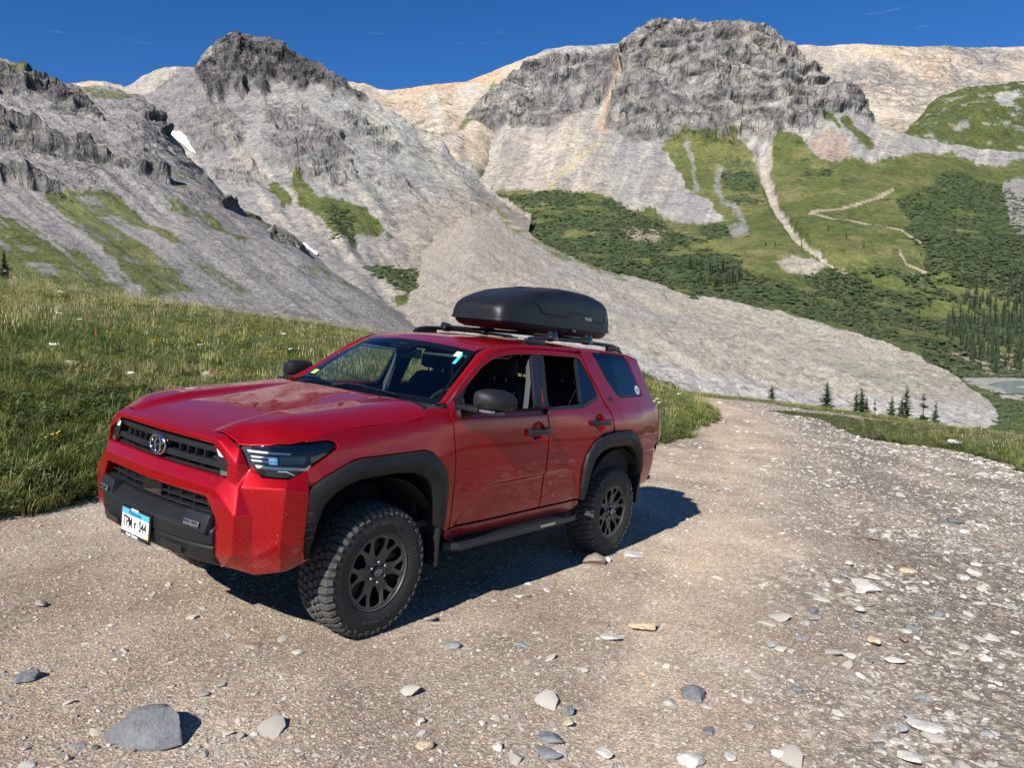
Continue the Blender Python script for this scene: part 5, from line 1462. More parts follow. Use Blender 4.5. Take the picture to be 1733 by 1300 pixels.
for z, k in ((.93, .0), (.90, .035), (.78, .04), (.66, .0), (.58, -.09)):
    row = [(-3.34, float(side_y(-3.34, max(z, .66))) - .002, z), (-3.60, float(side_y(-3.60, max(z, .66))) - .002 + k * .3, z), (-3.76, .84 + k * .5, z), (-3.88 - k, .70, z), (-3.93 - k, .35, z)]
    rb += row + [(x, -y, zz) for x, y, zz in row[::-1]]
f = [(10 * i + j, 10 * i + j + 1, 10 * i + j + 11, 10 * i + j + 10) for i in range(4) for j in range(9)]
poly_obj('rear_bumper', rb, f, PAINT, CAR, 0.010, 2, 40, mirror=True)
# ------------------------------------------------------------------ front fascia
FP = dict(a0=(.848,0,1.216), a2=(.832,.545,1.216), a3=(.830,.672,1.164),
          b0=(.905,0,1.196), b2=(.885,.560,1.190), b3=(.858,.704,1.086), b4=(.845,.706,.968),
          c0=(.897,0,1.158), c2=(.886,.515,1.160), c3=(.880,.646,1.078), c4=(.884,.655,.998), c5=(.905,0,.996),
          d0=(.958,0,.944), d2=(.916,.600,.937), d3=(.895,.762,.818), d4=(.880,.752,.606),
          e0=(.952,0,.880), e2=(.930,.552,.886), e3=(.912,.622,.784), e4=(.890,.612,.575),
          f1=(.801,.719,1.070), f2=(.800,.727,1.044), f4=(.762,.792,1.017), f5=(.659,.880,1.013), f6=(.568,.906,1.063),
          g1=(.850,.740,.963), g2=(.800,.797,.818), g3=(.790,.800,.596),
          h1=(.703,.925,.976), h2=(.711,.928,.832), h3=(.721,.930,.687),
          m1=(.572,.950,.950), m2=(.584,.952,.654), m3=(.555,.930,.572),
          n1=(.860,.640,.520), n2=(.760,.790,.490), n3=(.680,.900,.520), n0=(.84,.60,.50))
FN = list(FP); FI = {k: i for i, k in enumerate(FN)}
FF = ['a0 b0 b2 a2', 'a2 b2 b3 a3', 'b0 c0 c2 b2', 'b2 c2 c3 b3', 'b3 c3 c4 b4', 'a3 b3 f1', 'f1 b3 b4 f2', 'c5 d0 d2 c4', 'c4 d2 d3 b4',
      'd0 e0 e2 d2', 'd2 e2 e3 d3', 'd3 e3 e4 d4', 'b4 d3 g2 g1', 'd3 d4 g3 g2', 'f2 b4 g1', 'f2 g1 h1 f5 f4', 'g1 g2 h2 h1', 'g2 g3 h3 h2',
      'f5 h1 m1 f6', 'h1 h2 m2 m1', 'h2 h3 m2', 'h3 n3 m3 m2', 'g3 n2 n3 h3', 'd4 n1 n2 g3', 'e4 n0 n1 d4']
fv, ff = [], []
for sg in (1, -1):
    b = len(fv); fv += [(FP[k][0], FP[k][1] * sg, FP[k][2]) for k in FN]
    for s in FF:
        q = [b + FI[k] for k in s.split()]; ff.append(q if sg > 0 else q[::-1])
    # turned-in edges of the two openings and under the nose
    for chain, dx, dz in ((['c0', 'c2', 'c3', 'c4', 'c5'], -.09, 0), (['e0', 'e2', 'e3', 'e4'], -.10, 0), (['n0', 'n1', 'n2', 'n3', 'm3'], -.05, .0), (['a0', 'a2', 'a3'], -.03, -.03)):
        k0 = len(fv); fv += [(FP[k][0] + dx, FP[k][1] * sg, FP[k][2] + dz) for k in chain]
        for i in range(len(chain) - 1):
            q = [b + FI[chain[i]], b + FI[chain[i + 1]], k0 + i + 1, k0 + i]; ff.append(q if sg < 0 else q[::-1])
FASCIA = poly_obj('front_fascia', fv, ff, PAINT, CAR, 0.009, 3, 24, mirror=True)

# upper grille
GR = empty('grille', parent=CAR)
poly_obj('grille_backing', [(.82, -.66, .98), (.82, .66, .98), (.82, .66, 1.18), (.82, -.66, 1.18)], [(0, 1, 2, 3)], DARK, GR)
def bar_y(name, pts, h, d, mat, parent, bev=0.004, n=12):
    """bar running across the nose: pts (y0,y1), follows the bow of the front"""
    (y0, y1), z, x0 = pts
    v, f = [], []
    for i in range(n + 1):
        y = y0 + (y1 - y0) * i / n; x = x0 - .045 * (y / .6) ** 2
        v += [(x, y, z - h / 2), (x, y, z + h / 2), (x - d, y, z + h / 2), (x - d, y, z - h / 2)]
    for i in range(n):
        for j in range(4): f.append((4 * i + j, 4 * i + (j + 1) % 4, 4 * i + 4 + (j + 1) % 4, 4 * i + 4 + j))
    f += [(3, 2, 1, 0), (4 * n, 4 * n + 1, 4 * n + 2, 4 * n + 3)]
    return poly_obj(name, v, f, mat, parent, bev, 2, 30, mirror=True)
bar_y('grille_bar', ((-.54, .54), 1.128, .895), .030, .05, PLASTIC2, GR)
bar_y('grille_bar', ((-.60, .60), 1.052, .900), .034, .05, PLASTIC2, GR)
bar_y('grille_bar', ((-.63, .63), 1.006, .890), .014, .05, PLASTIC, GR)
bar_y('grille_bar', ((-.52, .52), 1.163, .872), .012, .04, PLASTIC, GR)
for y in [s * k for k in (.19, .265, .34, .415) for s in (1, -1)]:
    box('grille_fin', (.868 - .045 * (y / .6) ** 2, y, 1.090), (.05, .010, .050), PLASTIC2, GR, 0.002)
for y in [s * k for k in (.12, .25, .38, .50) for s in (1, -1)]:
    box('grille_fin', (.858 - .045 * (y / .6) ** 2, y, 1.026), (.04, .014, .032), PLASTIC, GR, 0.002)
for s in (1, -1):
    poly_obj('grille_end_cap', [(.868, .515 * s, 1.145), (.862, .560 * s, 1.145), (.858, .640 * s, 1.075), (.862, .640 * s, 1.010), (.866, .575 * s, 1.010), (.87, .545 * s, 1.07), (.87, .53 * s, 1.11)], [(0, 1, 2, 3, 4, 5, 6)] if s > 0 else [(6, 5, 4, 3, 2, 1, 0)], PLASTIC, GR)
    poly_obj('grille_end_glint', [(.872, .530 * s, 1.135), (.866, .565 * s, 1.130), (.862, .605 * s, 1.098), (.868, .553 * s, 1.100)], [(0, 1, 2, 3)], WHITE, GR)  # white facet, no lamp: the sun's reflection put in as colour
    poly_obj('grille_end_glint', [(.874, .585 * s, 1.030), (.866, .635 * s, 1.030), (.866, .635 * s, 1.006), (.874, .585 * s, 1.006)], [(0, 1, 2, 3)], SILVER, GR)
# oval badge
EMB = empty('oval_badge', parent=CAR)
def ell(cx, cz, a, b, rad, name, x=.912, n=40):
    t = np.linspace(0, 2 * np.pi, n, endpoint=False)
    return tube(name, np.stack([np.full(n, x), cx + a * np.cos(t), cz + b * np.sin(t)], 1), rad, CHROME, EMB, 8, True)
ez = 1.079
bpy.context.view_layer.update()
lathe_y('badge_backing', [(.0, 0), (.068, 0), (.075, -.006), (.072, -.03)], GLOSSB, EMB, 40)
bk = EMB.children[-1]; bk.data.transform(Matrix.Rotation(math.radians(-90), 4, 'Z')); bk.data.transform(Matrix.Diagonal((1, 1.12, .80, 1))); bk.location = (.900, 0, ez)
ell(0, ez, .083, .056, .0070, 'badge_ring'); ell(0, ez, .028, .051, .0052, 'badge_oval', .913); ell(0, ez + .022, .059, .024, .0052, 'badge_oval', .914)
# lower grille with its mesh and the sensor cover
LG = empty('lower_grille', parent=CAR)
poly_obj('grille_backing', [(.83, -.64, .70), (.83, .64, .70), (.83, .64, .90), (.83, -.64, .90)], [(0, 1, 2, 3)], DARK, LG)
for z, x in ((.866, .915), (.832, .92), (.795, .925), (.764, .925)): bar_y('grille_slat', ((-.60, .60), z, x), .010, .05, PLASTIC2, LG, 0.002)
for y in (-.50, -.38, -.26, -.14, .14, .26, .38, .50): box('grille_rib', (.885 - .045 * (y / .6) ** 2, y, .815), (.05, .010, .13), PLASTIC2, LG, 0.002)
for y in [s * k for k in (.20, .32, .44) for s in (1, -1)]: box('grille_blank', (.880 - .045 * (y / .6) ** 2, y, .850), (.02, .105, .028), PLASTIC, LG, 0.002)
box('sensor_cover', (.912, 0, .838), (.03, .19, .085), GLOSSB, LG, 0.006)
# black lower bumper
prof = [(.872, .775), (.900, .772), (.925, .762), (.992, .718), (1.002, .705), (.998, .640), (.985, .628), (.992, .615), (.975, .545), (.93, .512), (.86, .485), (.74, .47)]
v, f = [], []; ysn = np.linspace(-.615, .615, 21)
for y in ysn:
    k = .055 * (y / .615) ** 2 + .03 * (abs(y) / .615) ** 8
    v += [(x - k, y, z) for x, z in prof]
m = len(prof)
f = [(i * m + j, i * m + j + 1, (i + 1) * m + j + 1, (i + 1) * m + j) for i in range(20) for j in range(m - 1)]
f += [tuple(range(m - 1, -1, -1)), tuple(range(20 * m, 21 * m))]
BUMP = poly_obj('lower_bumper', v, f, PLASTIC, CAR, 0.005, 2, 30, mirror=True)
for s in (1, -1):
    y = .495 * s
    q = [(.978, y - .115 * s, .700), (.955, y + .105 * s, .700), (.925, y + .105 * s, .795), (.945, y - .085 * s, .795), (.86, y - .115 * s, .700), (.84, y + .105 * s, .700), (.84, y + .105 * s, .795), (.86, y - .085 * s, .795)]
    pod = poly_obj('fog_lamp_pod', q, [(0, 1, 2, 3), (7, 6, 5, 4), (0, 4, 5, 1), (1, 5, 6, 2), (2, 6, 7, 3), (3, 7, 4, 0)], PLASTIC2, BUMP, 0.006, 2, 30, mirror=True)
    q = [(.972, y - .065 * s, .722), (.959, y + .060 * s, .722), (.952, y + .060 * s, .752), (.965, y - .065 * s, .752)]
    poly_obj('fog_lamp', [(x + .006, a, b) for x, a, b in q], [(0, 1, 2, 3)] if s > 0 else [(3, 2, 1, 0)], SILVER, BUMP)
    for k in (-.032, .030): box('fog_lamp_cell', (.971 - k * .11 * 1, y + k * s, .737), (.012, .046, .022), CHROME, BUMP, 0.003)
    poly_obj('bumper_recess', [(.998, .24 * s, .602), (.982, .44 * s, .600), (.972, .42 * s, .558), (.985, .26 * s, .558)], [(0, 1, 2, 3)], PLASTIC2, BUMP)
# licence plate
PL = empty('licence_plate', parent=CAR)
px0 = 1.012
box('plate_frame', (px0 - .006, 0, .622), (.010, .325, .172), GLOSSB, PL, 0.003)
box('plate_sheet', (px0 + .0005, 0, .625), (.004, .300, .148), WHITE, PL, 0.001)
poly_obj('plate_band', [(px0 + .0035, -.150, .662), (px0 + .0035, .150, .662), (px0 + .0035, .150, .699), (px0 + .0035, -.150, .699)], [(0, 1, 2, 3)], BLUEP, PL)
XD, YD = (0, 1, 0), (0, 0, 1)
lettering('plate_number', 'TPM', .092, BLACKP, PL, (px0 + .0045, -.080, .617), XD, YD, bold=.0006, squeeze=.60)
lettering('plate_number', '044', .092, BLACKP, PL, (px0 + .0045, .088, .617), XD, YD, bold=.0006, squeeze=.60)
poly_obj('plate_state_shape', [(px0 + .004, -.009, .598), (px0 + .004, .012, .598), (px0 + .004, .008, .612), (px0 + .004, .017, .632), (px0 + .004, -.009, .632)], [(0, 1, 2, 3, 4)], NAVYP, PL)
lettering('plate_state_name', 'Minnesota', .034, NAVYP, PL, (px0 + .0045, 0, .678), XD, YD)
box('frame_strip', (px0 + .003, 0, .552), (.006, .30, .022), GLOSSB, PL, 0.002); box('frame_strip', (px0 + .003, 0, .702), (.006, .30, .012), GLOSSB, PL, 0.002)
lettering('frame_lettering', 'Inver Grove', .026, WHITE, PL, (px0 + .0068, -.02, .552), XD, YD, bold=.0005)
lettering('frame_lettering', '10,000 LAKES', .014, WHITE, PL, (px0 + .0068, 0, .702), XD, YD, bold=.0005)
poly_obj('plate_tab', [(px0 + .004, .118, .556), (px0 + .004, .146, .556), (px0 + .004, .146, .580), (px0 + .004, .118, .580)], [(0, 1, 2, 3)], YELLOWP, PL)
# headlamps
LAMPG = simple_mat('lamp_reflector', (0.75, 0.77, 0.8), 0.12, metal=0.9)
HOUSING = simple_mat('lamp_housing', (0.035, 0.035, 0.036), 0.35, metal=0.4)
LED = simple_mat('lamp_white', (0.95, 0.96, 0.97), 0.3)
for sg in (1, -1):
    HLAMP = panel('headlamp', HL, side_map(-0.028), HOUSING, CAR, sg=sg, outward=OUT, gap=0.002, flange=0.03, step=0.02)
    panel('lens', HL, side_map(0.001), LENS, HLAMP, sg=sg, outward=OUT, gap=0.003, flange=0.0, step=0.02)
    def lp(name, pts, off, mat): return panel(name, pts, side_map(off), mat, HLAMP, sg=sg, outward=OUT, gap=0.0, lip=0.002, drop=0.001, step=0.012, flange=0.012)
    lp('lamp_blade', [(.802,1.156),(.64,1.152),(.64,1.141),(.797,1.145)], -.006, LED)
    for z0 in (1.118, 1.098): lp('lamp_blade', [(.792,z0 + .009),(.700,z0 + .009),(.700,z0),(.787,z0)], -.008, LED)
    lp('light_bar', [(.780,1.081),(.565,1.074),(.546,1.090),(.536,1.084),(.554,1.058),(.776,1.065)], -.006, LED)
    lp('projector', [(.735,1.128),(.70,1.128),(.70,1.088),(.735,1.088)], -.008, LAMPG)
    lp('projector', [(.690,1.135),(.56,1.135),(.56,1.090),(.690,1.090)], -.014, GLOSSB)
    lp('lamp_trim', [(.70,1.050),(.665,1.050),(.62,1.030),(.62,1.036),(.66,1.058),(.70,1.058)], -.010, LAMPG)
    lp('turn_signal', [(.535,1.130),(.46,1.150),(.43,1.150),(.50,1.108),(.535,1.092)], -.008, AMBER)
    lp('lamp_lid', [(.79,1.176),(.726,1.186),(.58,1.190),(.50,1.199),(.435,1.206),(.395,1.198),(.46,1.165),(.55,1.150),(.70,1.156),(.79,1.160)], -.004, GLOSSB)

# ------------------------------------------------------------------ wheels
def make_wheel():
    W = empty('wheel', parent=CAR)
    tp = [(.222, -.112), (.236, -.126), (.272, -.140), (.315, -.142), (.350, -.138), (.378, -.128), (.392, -.110), (.394, 0), (.392, .110), (.378, .128), (.350, .138), (.315, .142), (.272, .140), (.236, .126), (.222, .112)]
    ty = lathe_y('tyre', tp, TYRE, W, 96, ang=60)
    # tread blocks: five staggered rows, the outer two wrapping over the shoulder
    V, F = [], []
    def block(r0, r1, th, y, ha, hy, shape, tilt=0.0, sh=0):
        k0 = len(V); n = len(shape)
        for lev, (r, sc) in enumerate(((r0, 1.06), (r1 - .002, 1.0), (r1, .88))):
            for (a, b) in shape:
                yy = y + b * hy * sc; aa = th + (a * ha * sc + tilt * b * hy) / r1
                rr = r
                if sh and lev: rr = r - max(0, (abs(yy) - .108)) * 0.85
                V.append((rr * math.cos(aa), yy, rr * math.sin(aa)))
        for l in range(2):
            for i in range(n): F.append([k0 + l * n + i, k0 + l * n + (i + 1) % n, k0 + (l + 1) * n + (i + 1) % n, k0 + (l + 1) * n + i])
        F.append([k0 + 2 * n + i for i in range(n)])
    hexa = [(-1, -.45), (-.35, -1), (.55, -.9), (1, -.1), (.55, 1), (-.6, .85)]
    zig = [(-1, -1), (.2, -1), (.5, -.6), (1, -.5), (1, 1), (-.1, 1), (-.4, .6), (-1, .5)]
    NB = 48; dth = 2 * math.pi / NB; hw = .394 * dth / 2
    for i in range(NB):
        for rI, (y, hy, shp) in enumerate(((-.045, .019, hexa), (0, .020, zig), (.045, .019, hexa))):
            block(.388, .405, dth * (i + .5 * (rI % 2)), y, hw * .84, hy, shp if i % 2 else [(-a, -b) for a, b in shp], .25 * (-1) ** rI)
        for s in (1, -1):
            block(.380, .404, dth * (i + .25), s * .097, hw * .80, .030, [(-1, -1), (1, -.9), (.9, 1), (-.8, 1)] if i % 2 else [(-.9, -.8), (1, -1), (.75, 1), (-1, 1)], sh=1)
            # lugs running down the sidewall
            th = dth * (i + .25); r1, r2 = .386, (.352 if i % 2 else .362)
            k0 = len(V); w = hw * .62 / .38
            for (r, y) in ((r1, s * .126), (r2, s * .1405)):
                for (da, dy) in ((-w, 0), (w, 0), (w * .8, .0035), (-w * .8, .0035)): V.append((r * math.cos(th + da), y + s * dy - (s * .004 if dy == 0 else 0), r * math.sin(th + da)))
            F.extend([[k0 + 3, k0 + 2, k0 + 6, k0 + 7], [k0 + 0, k0 + 3, k0 + 7, k0 + 4], [k0 + 2, k0 + 1, k0 + 5, k0 + 6], [k0 + 7, k0 + 6, k0 + 5, k0 + 4]])
    bm = bmesh.new(); vs = [bm.verts.new(q) for q in V]
    for q in F: bm.faces.new([vs[i] for i in q])
    bmesh.ops.recalc_face_normals(bm, faces=bm.faces)
    me = bpy.data.meshes.new('tread'); bm.to_mesh(me); bm.free(); add_obj('tread', me, TREAD, W)
    # raised sidewall lettering
    for word, mid, size in (('DESTINATION', 90, .034), ('X/T', 165, .034), ('ALL TERRAIN', 270, .024)):
        step = size * .80 / .300
        for i, ch in enumerate(word):
            if ch == ' ': continue
            a = math.radians(mid) + (i - (len(word) - 1) / 2) * step
            me = text_mesh(ch, size, .001, bold=.0006)
            # outer face looks along +y: letters run clockwise seen from outside
            X = Vector((math.sin(a), 0, -math.cos(a))) * -1; Yv = Vector((math.cos(a), 0, math.sin(a)))
            M4 = Matrix((-X * -1 if False else X, Yv, X.cross(Yv))).transposed().to_4x4()
            M4.translation = Vector((.300 * math.cos(a), .1435, .300 * math.sin(a)))
            if X.cross(Yv).y < 0:
                M4 = Matrix((-X, Yv, (-X).cross(Yv))).transposed().to_4x4(); M4.translation = Vector((.300 * math.cos(a), .1435, .300 * math.sin(a)))
            me.transform(M4); add_obj('tyre_lettering', me, simple_black, W)
    # alloy: barrel, spoked face
    lathe_y('rim_barrel', [(.218, .090), (.226, .124), (.233, .132), (.239, .130), (.238, .116), (.216, .100), (.212, -.10), (.230, -.12)], RIMM, W, 64, ang=50)
    hub = []
    holes = []
    for k in range(6):
        c = math.radians(60 * k + 30)
        # large window between two spokes
        q = [(.092, -.09), (.092, .09), (.126, .20), (.158, .255), (.207, .205), (.213, 0.0), (.207, -.205), (.158, -.255), (.126, -.20)]
        holes.append(round_poly([(r * math.cos(c + a), r * math.sin(c + a)) for r, a in q], .010, 3))
        c = math.radians(60 * k)
        q = [(.148, -.05), (.148, .05), (.207, .170), (.213, .0), (.207, -.170)]
        holes.append(round_poly([(r * math.cos(c + a), r * math.sin(c + a)) for r, a in q], .008, 3))
    ring = [(.229 * math.cos(t), .229 * math.sin(t)) for t in np.linspace(0, 2 * np.pi, 72, endpoint=False)]
    def fm(u, v):
        r = np.hypot(u, v); y = .124 - .020 * smooth(.21, .07, r) + .004 * smooth(.075, .06, r)
        return np.stack([u, y, v], 1)
    panel('spokes', ring, fm, RIMM, W, holes=holes, step=0.014, gap=0, lip=0.006, drop=0.006, flange=0.035, outward=(0, 1, 0))
    lathe_y('brake_disc', [(.0, .010), (.165, .010), (.168, .0), (.165, -.012), (.0, -.012)], simple_mat('cast_iron', (0.10, 0.095, 0.09), 0.5, metal=0.6), W, 48)
    for k in range(6):
        c = math.radians(60 * k + 30)
        lathe_y('lug_nut', [(.0, .030), (.008, .028), (.0105, .020), (.0105, 0)], SILVER, W, 12, (  .062 * math.cos(c), .100, .062 * math.sin(c)))
    cap = lathe_y('centre_cap', [(.0, .022), (.030, .021), (.035, .014), (.036, 0)], GLOSSB, W, 32, (0, .106, 0))
    for a, b, cz in ((.026, .018, 0), (.009, .017, 0), (.019, .008, .006)):
        t = np.linspace(0, 2 * np.pi, 28, endpoint=False)
        tube('cap_emblem', np.stack([a * np.cos(t), np.full(28, .130), cz + b * np.sin(t)], 1), .0017, CHROME, W, 6, True)
    return W
simple_black = simple_mat('raised_black_rubber', (0.055, 0.052, 0.050), 0.7)
WHEEL = make_wheel()
WHEEL.location = (0, .812, .396)
for i, (x, y, rz, roll) in enumerate(((0, .812, 0, 0), (-2.85, .812, 0, .4), (0, -.812, math.pi, 1.1), (-2.85, -.812, math.pi, 2.3))):
    w = WHEEL if i == 0 else copy_tree(WHEEL, CAR)
    w.location = (x, y, .396)
    w.rotation_euler = Matrix.Rotation(rz, 3, 'Z').to_euler() if i == 0 else (Matrix.Rotation(rz, 3, 'Z') @ Matrix.Rotation(roll, 3, 'Y')).to_euler()

# ------------------------------------------------------------------ underbody, cabin
box('chassis', (-1.55, 0, .50), (4.3, .95, .20), DARK, CAR, 0.02)
box('floor_pan', (-1.75, 0, .62), (3.9, 1.74, .04), DARK, CAR, 0.01)
box('engine_bay', (.15, 0, .92), (1.25, 1.00, .44), DARK, CAR, 0.02)
tube('front_axle', [(0, -.75, .40), (0, .75, .40)], .035, DARK, CAR)
tube('rear_axle', [(-2.85, -.75, .40), (-2.85, .75, .40)], .055, DARK, CAR)
box('skid_plate', (.62, 0, .44), (.45, .80, .03), DARK, CAR, 0.008, Matrix.Rotation(math.radians(-16), 3, 'Y'))
box('firewall', (-.42, 0, 1.0), (.04, 1.60, .66), DARK, CAR, 0.01)
dv = [(-.50, 1.365), (-.62, 1.375), (-.86, 1.345), (-.96, 1.30), (-.98, 1.10), (-.90, .95), (-.45, .95)]
v, f = [], []
for y in np.linspace(-.80, .80, 17):
    hump = .030 * math.exp(-((y - .38) / .2) ** 2)
    v += [(x, y, z + (hump if z > 1.29 else 0)) for x, z in dv]
m = len(dv)
f = [(i * m + j, i * m + (j + 1) % m, (i + 1) * m + (j + 1) % m, (i + 1) * m + j) for i in range(16) for j in range(m)] + [tuple(range(m)), tuple(range(16 * m, 17 * m))]
poly_obj('dashboard', v, f, CABIN, CAR, 0.012, 2, 40, mirror=True)
SW = empty('steering_wheel', parent=CAR)
t = np.linspace(0, 2 * np.pi, 36, endpoint=False)
R_ = Matrix.Rotation(math.radians(-24), 3, 'Y')
tube('wheel_rim', [tuple((R_ @ Vector((0, .185 * math.cos(a), .185 * math.sin(a)))) + Vector((-1.07, .38, 1.27))) for a in t], .016, CABIN, SW, 8, True)
box('wheel_boss', (-1.05, .38, 1.27), (.06, .14, .11), CABIN, SW, 0.02, R_); box('wheel_spoke', (-1.06, .38, 1.28), (.02, .34, .035), CABIN, SW, 0.008, R_)
def seat(x, y, w, parent, name='seat'):
    S = empty(name, parent=parent)
    def loft(nm, secs, n=20, e=3.5):
        v, f = [], []
        for (cx, cz, hx, hy, ) in secs:
            for a in np.linspace(0, 2 * np.pi, n, endpoint=False):
                ca, sa = math.cos(a), math.sin(a)
                v.append((x + cx + hx * np.sign(ca) * abs(ca) ** (2 / e), y + hy * np.sign(sa) * abs(sa) ** (2 / e), cz))
        k = len(secs)
        for i in range(k - 1):
            for j in range(n): f.append((i * n + j, i * n + (j + 1) % n, (i + 1) * n + (j + 1) % n, (i + 1) * n + j))
        f += [tuple(range(n))[::-1], tuple(range((k - 1) * n, k * n))]
        return poly_obj(nm, v, f, CABIN, S, 0, 2, 60, mirror=True)
    loft('seat_cushion', [(0, .82, .22, w * .9), (0, .86, .26, w), (0, .98, .27, w), (.01, 1.0, .24, w * .92)])
    loft('seat_back', [(-.24, .95, .06, w * .9), (-.27, 1.05, .08, w), (-.32, 1.25, .075, w * .98), (-.37, 1.42, .065, w * .90), (-.40, 1.50, .05, w * .70), (-.405, 1.515, .02, w * .5)])
    loft('headrest', [(-.40, 1.545, .03, .10), (-.40, 1.56, .055, .135), (-.41, 1.64, .06, .14), (-.425, 1.71, .05, .12), (-.43, 1.725, .02, .08)])
    for s in (1, -1): tube('headrest_post', [(x - .39, y + .06 * s, 1.49), (x - .40, y + .06 * s, 1.57)], .007, GLOSSB, S, 6)
    return S
seat(-1.35, .38, .26, CAR); seat(-1.35, -.38, .26, CAR)
for y in (.46, 0, -.46): seat(-2.25, y, .225, CAR, 'rear_seat')
box('centre_console', (-1.30, 0, .98), (.80, .22, .26), CABIN, CAR, 0.02)
box('rear_view_mirror', (-1.02, .02, 1.685), (.035, .25, .075), GLOSSB, CAR, 0.012)
box('mirror_stem', (-.99, .0, 1.735), (.06, .07, .05), GLOSSB, CAR, 0.01)
for s in (1, -1):
    vz = box('sun_visor', (-1.12, .36 * s, 1.735), (.16, .42, .018), LINER, CAR, 0.006, Matrix.Rotation(math.radians(32), 3, 'Y'))
    if s > 0:
        for k, mt in ((.0, SILVER), (.075, YELLOWP), (.12, WHITE)): box('visor_card', (-1.085, .40 + k, 1.712), (.05, .05, .006), mt, vz, 0.001, Matrix.Rotation(math.radians(32), 3, 'Y'))
hl = [(-1.18,0),(-1.2,.55),(-1.5,.60),(-3.35,.60),(-3.40,0)]
panel('headliner', hl + [(x, -y) for x, y in hl[::-1]][1:-1], lambda u, v: np.stack([u, v, roof_z(u, v) - .045], 1), LINER, CAR, step=.12, gap=0, lip=.01, drop=0, flange=0, outward=(0, 0, -1))
for sg in (1, -1):
    # inner door skins, pillars and belts
    panel('door_trim', [(-.62,.62),(-.66,1.33),(-1.66,1.33),(-1.68,.62)], side_map(-.085), CABIN, CAR, sg=sg, outward=(0, -1, 0), step=.08, flange=.0)
    panel('door_trim', [(-1.72,.62),(-1.69,1.33),(-2.24,1.345),(-2.45,1.40),(-2.50,1.30),(-2.24,.98),(-2.2,.62)], side_map(-.085), CABIN, CAR, sg=sg, outward=(0, -1, 0), step=.08, flange=.0)
    panel('door_top', [(-.62,1.30),(-.62,1.352),(-1.66,1.345),(-1.66,1.30)], side_map(-.03), CABIN, CAR, sg=sg, outward=(0, -1, 0), step=.08, flange=.06)
    panel('pillar_cover', [(-1.63,1.30),(-1.745,1.30),(-1.80,1.77),(-1.70,1.77)], side_map(-.035), CABIN, CAR, sg=sg, outward=OUT, step=.05, flange=.06)
    panel('pillar_cover', [(-2.50,1.35),(-2.72,1.35),(-2.62,1.78),(-2.34,1.78)], side_map(-.035), CABIN, CAR, sg=sg, outward=OUT, step=.05, flange=.06)
    panel('cargo_trim', [(-2.45,.70),(-2.45,1.41),(-3.45,1.42),(-3.55,.9),(-3.4,.7)], side_map(-.09), CABIN, CAR, sg=sg, outward=(0, -1, 0), step=.1, flange=0)
    ys = float(side_y(-1.62, 1.55)) - .055
    tube('seat_belt', [(-1.640, sg * (ys - .04), 1.72), (-1.615, sg * (ys - .005), 1.55), (-1.565, sg * (ys + .03), 1.37), (-1.55, sg * (ys + .02), 1.2)], .024, BELT, CAR, 8, False, (0.15, 1.0))
    tube('grab_handle', [(-1.30, sg * .64, 1.745), (-1.32, sg * .62, 1.715), (-1.50, sg * .62, 1.715), (-1.52, sg * .64, 1.745)], .011, LINER, CAR, 8)

# ------------------------------------------------------------------ roof rails, cross bars, cargo box
for s in (1, -1):
    rr = []
    rx = [-1.70, -1.76, -1.86, -2.0, -2.5, -3.0, -3.12, -3.22, -3.30]
    rzv = [1.848, 1.878, 1.894, 1.900, 1.902, 1.892, 1.886, 1.862, 1.826]
    rl = tube('roof_rail', [(x, s * .612, z) for x, z in zip(rx, rzv)], [.016, .020, .019, .018, .018, .018, .020, .020, .014], PLASTIC2, CAR, 10, False, (1.05, .95))
    for x0, x1 in ((-1.72, -1.98), (-3.02, -3.24)): box('rail_foot', ((x0 + x1) / 2, s * .612, 1.862), (abs(x1 - x0), .040, .050), PLASTIC2, rl, 0.010)
for x in (-2.10, -2.67):
    cb = tube('cross_bar', [(x, -.60, 1.925), (x, .60, 1.925)], .022, PLASTIC, CAR, 10, False, (1.5, .6))
    for s in (1, -1):
        box('bar_clamp', (x, s * .600, 1.918), (.085, .075, .075), GLOSSB, cb, 0.014, Matrix.Rotation(s * math.radians(18), 3, 'X'))
CBOX = empty('roof_cargo_box')
tag(CBOX, 'black plastic cargo box on the roof of the red vehicle', 'cargo box')
CBOX.matrix_world = CAR.matrix_world.copy()
BOXM = simple_mat('black_box_plastic', (0.010, 0.0105, 0.012), 0.40, spec=0.32, noise=0.2, nscale=5, bumpd=0.0007, bscale=500)
XF, XR, YC, HW = -1.66, -3.40, .105, .345
_bt = table([-1.60,-1.67,-1.74,-1.9,-2.1,-2.4,-2.7,-3.0,-3.2,-3.33,-3.40,-3.44], [2.128,2.142,2.178,2.240,2.298,2.350,2.368,2.352,2.322,2.292,2.272,2.255], 0.015)
def box_secs(levels, name, mat, parent, top=False, e=4.5, n=72):
    v, f = [], []
    for (x0, x1, hw, zf, rr) in levels:
        cx, hx = (x0 + x1) / 2, abs(x1 - x0) / 2
        for a in np.linspace(0, 2 * np.pi, n, endpoint=False):
            ca, sa = math.cos(a), math.sin(a)
            x = cx + hx * np.sign(ca) * abs(ca) ** (2 / rr); y = YC + hw * np.sign(sa) * abs(sa) ** (2 / rr)
            y = YC + (y - YC) * (1 - .10 * max(0, (x - (XF - .5)) / .5) ** 1.5)      # nose narrows
            v.append((x, y, zf(x, y)))
    k = len(levels)
    for i in range(k - 1):
        for j in range(n): f.append((i * n + j, i * n + (j + 1) % n, (i + 1) * n + (j + 1) % n, (i + 1) * n + j))
    f += [tuple(range(n))[::-1], tuple(range((k - 1) * n, k * n))]
    return poly_obj(name, v, f, mat, parent, 0, 2, 35, mirror=True)
SEAM = 2.018
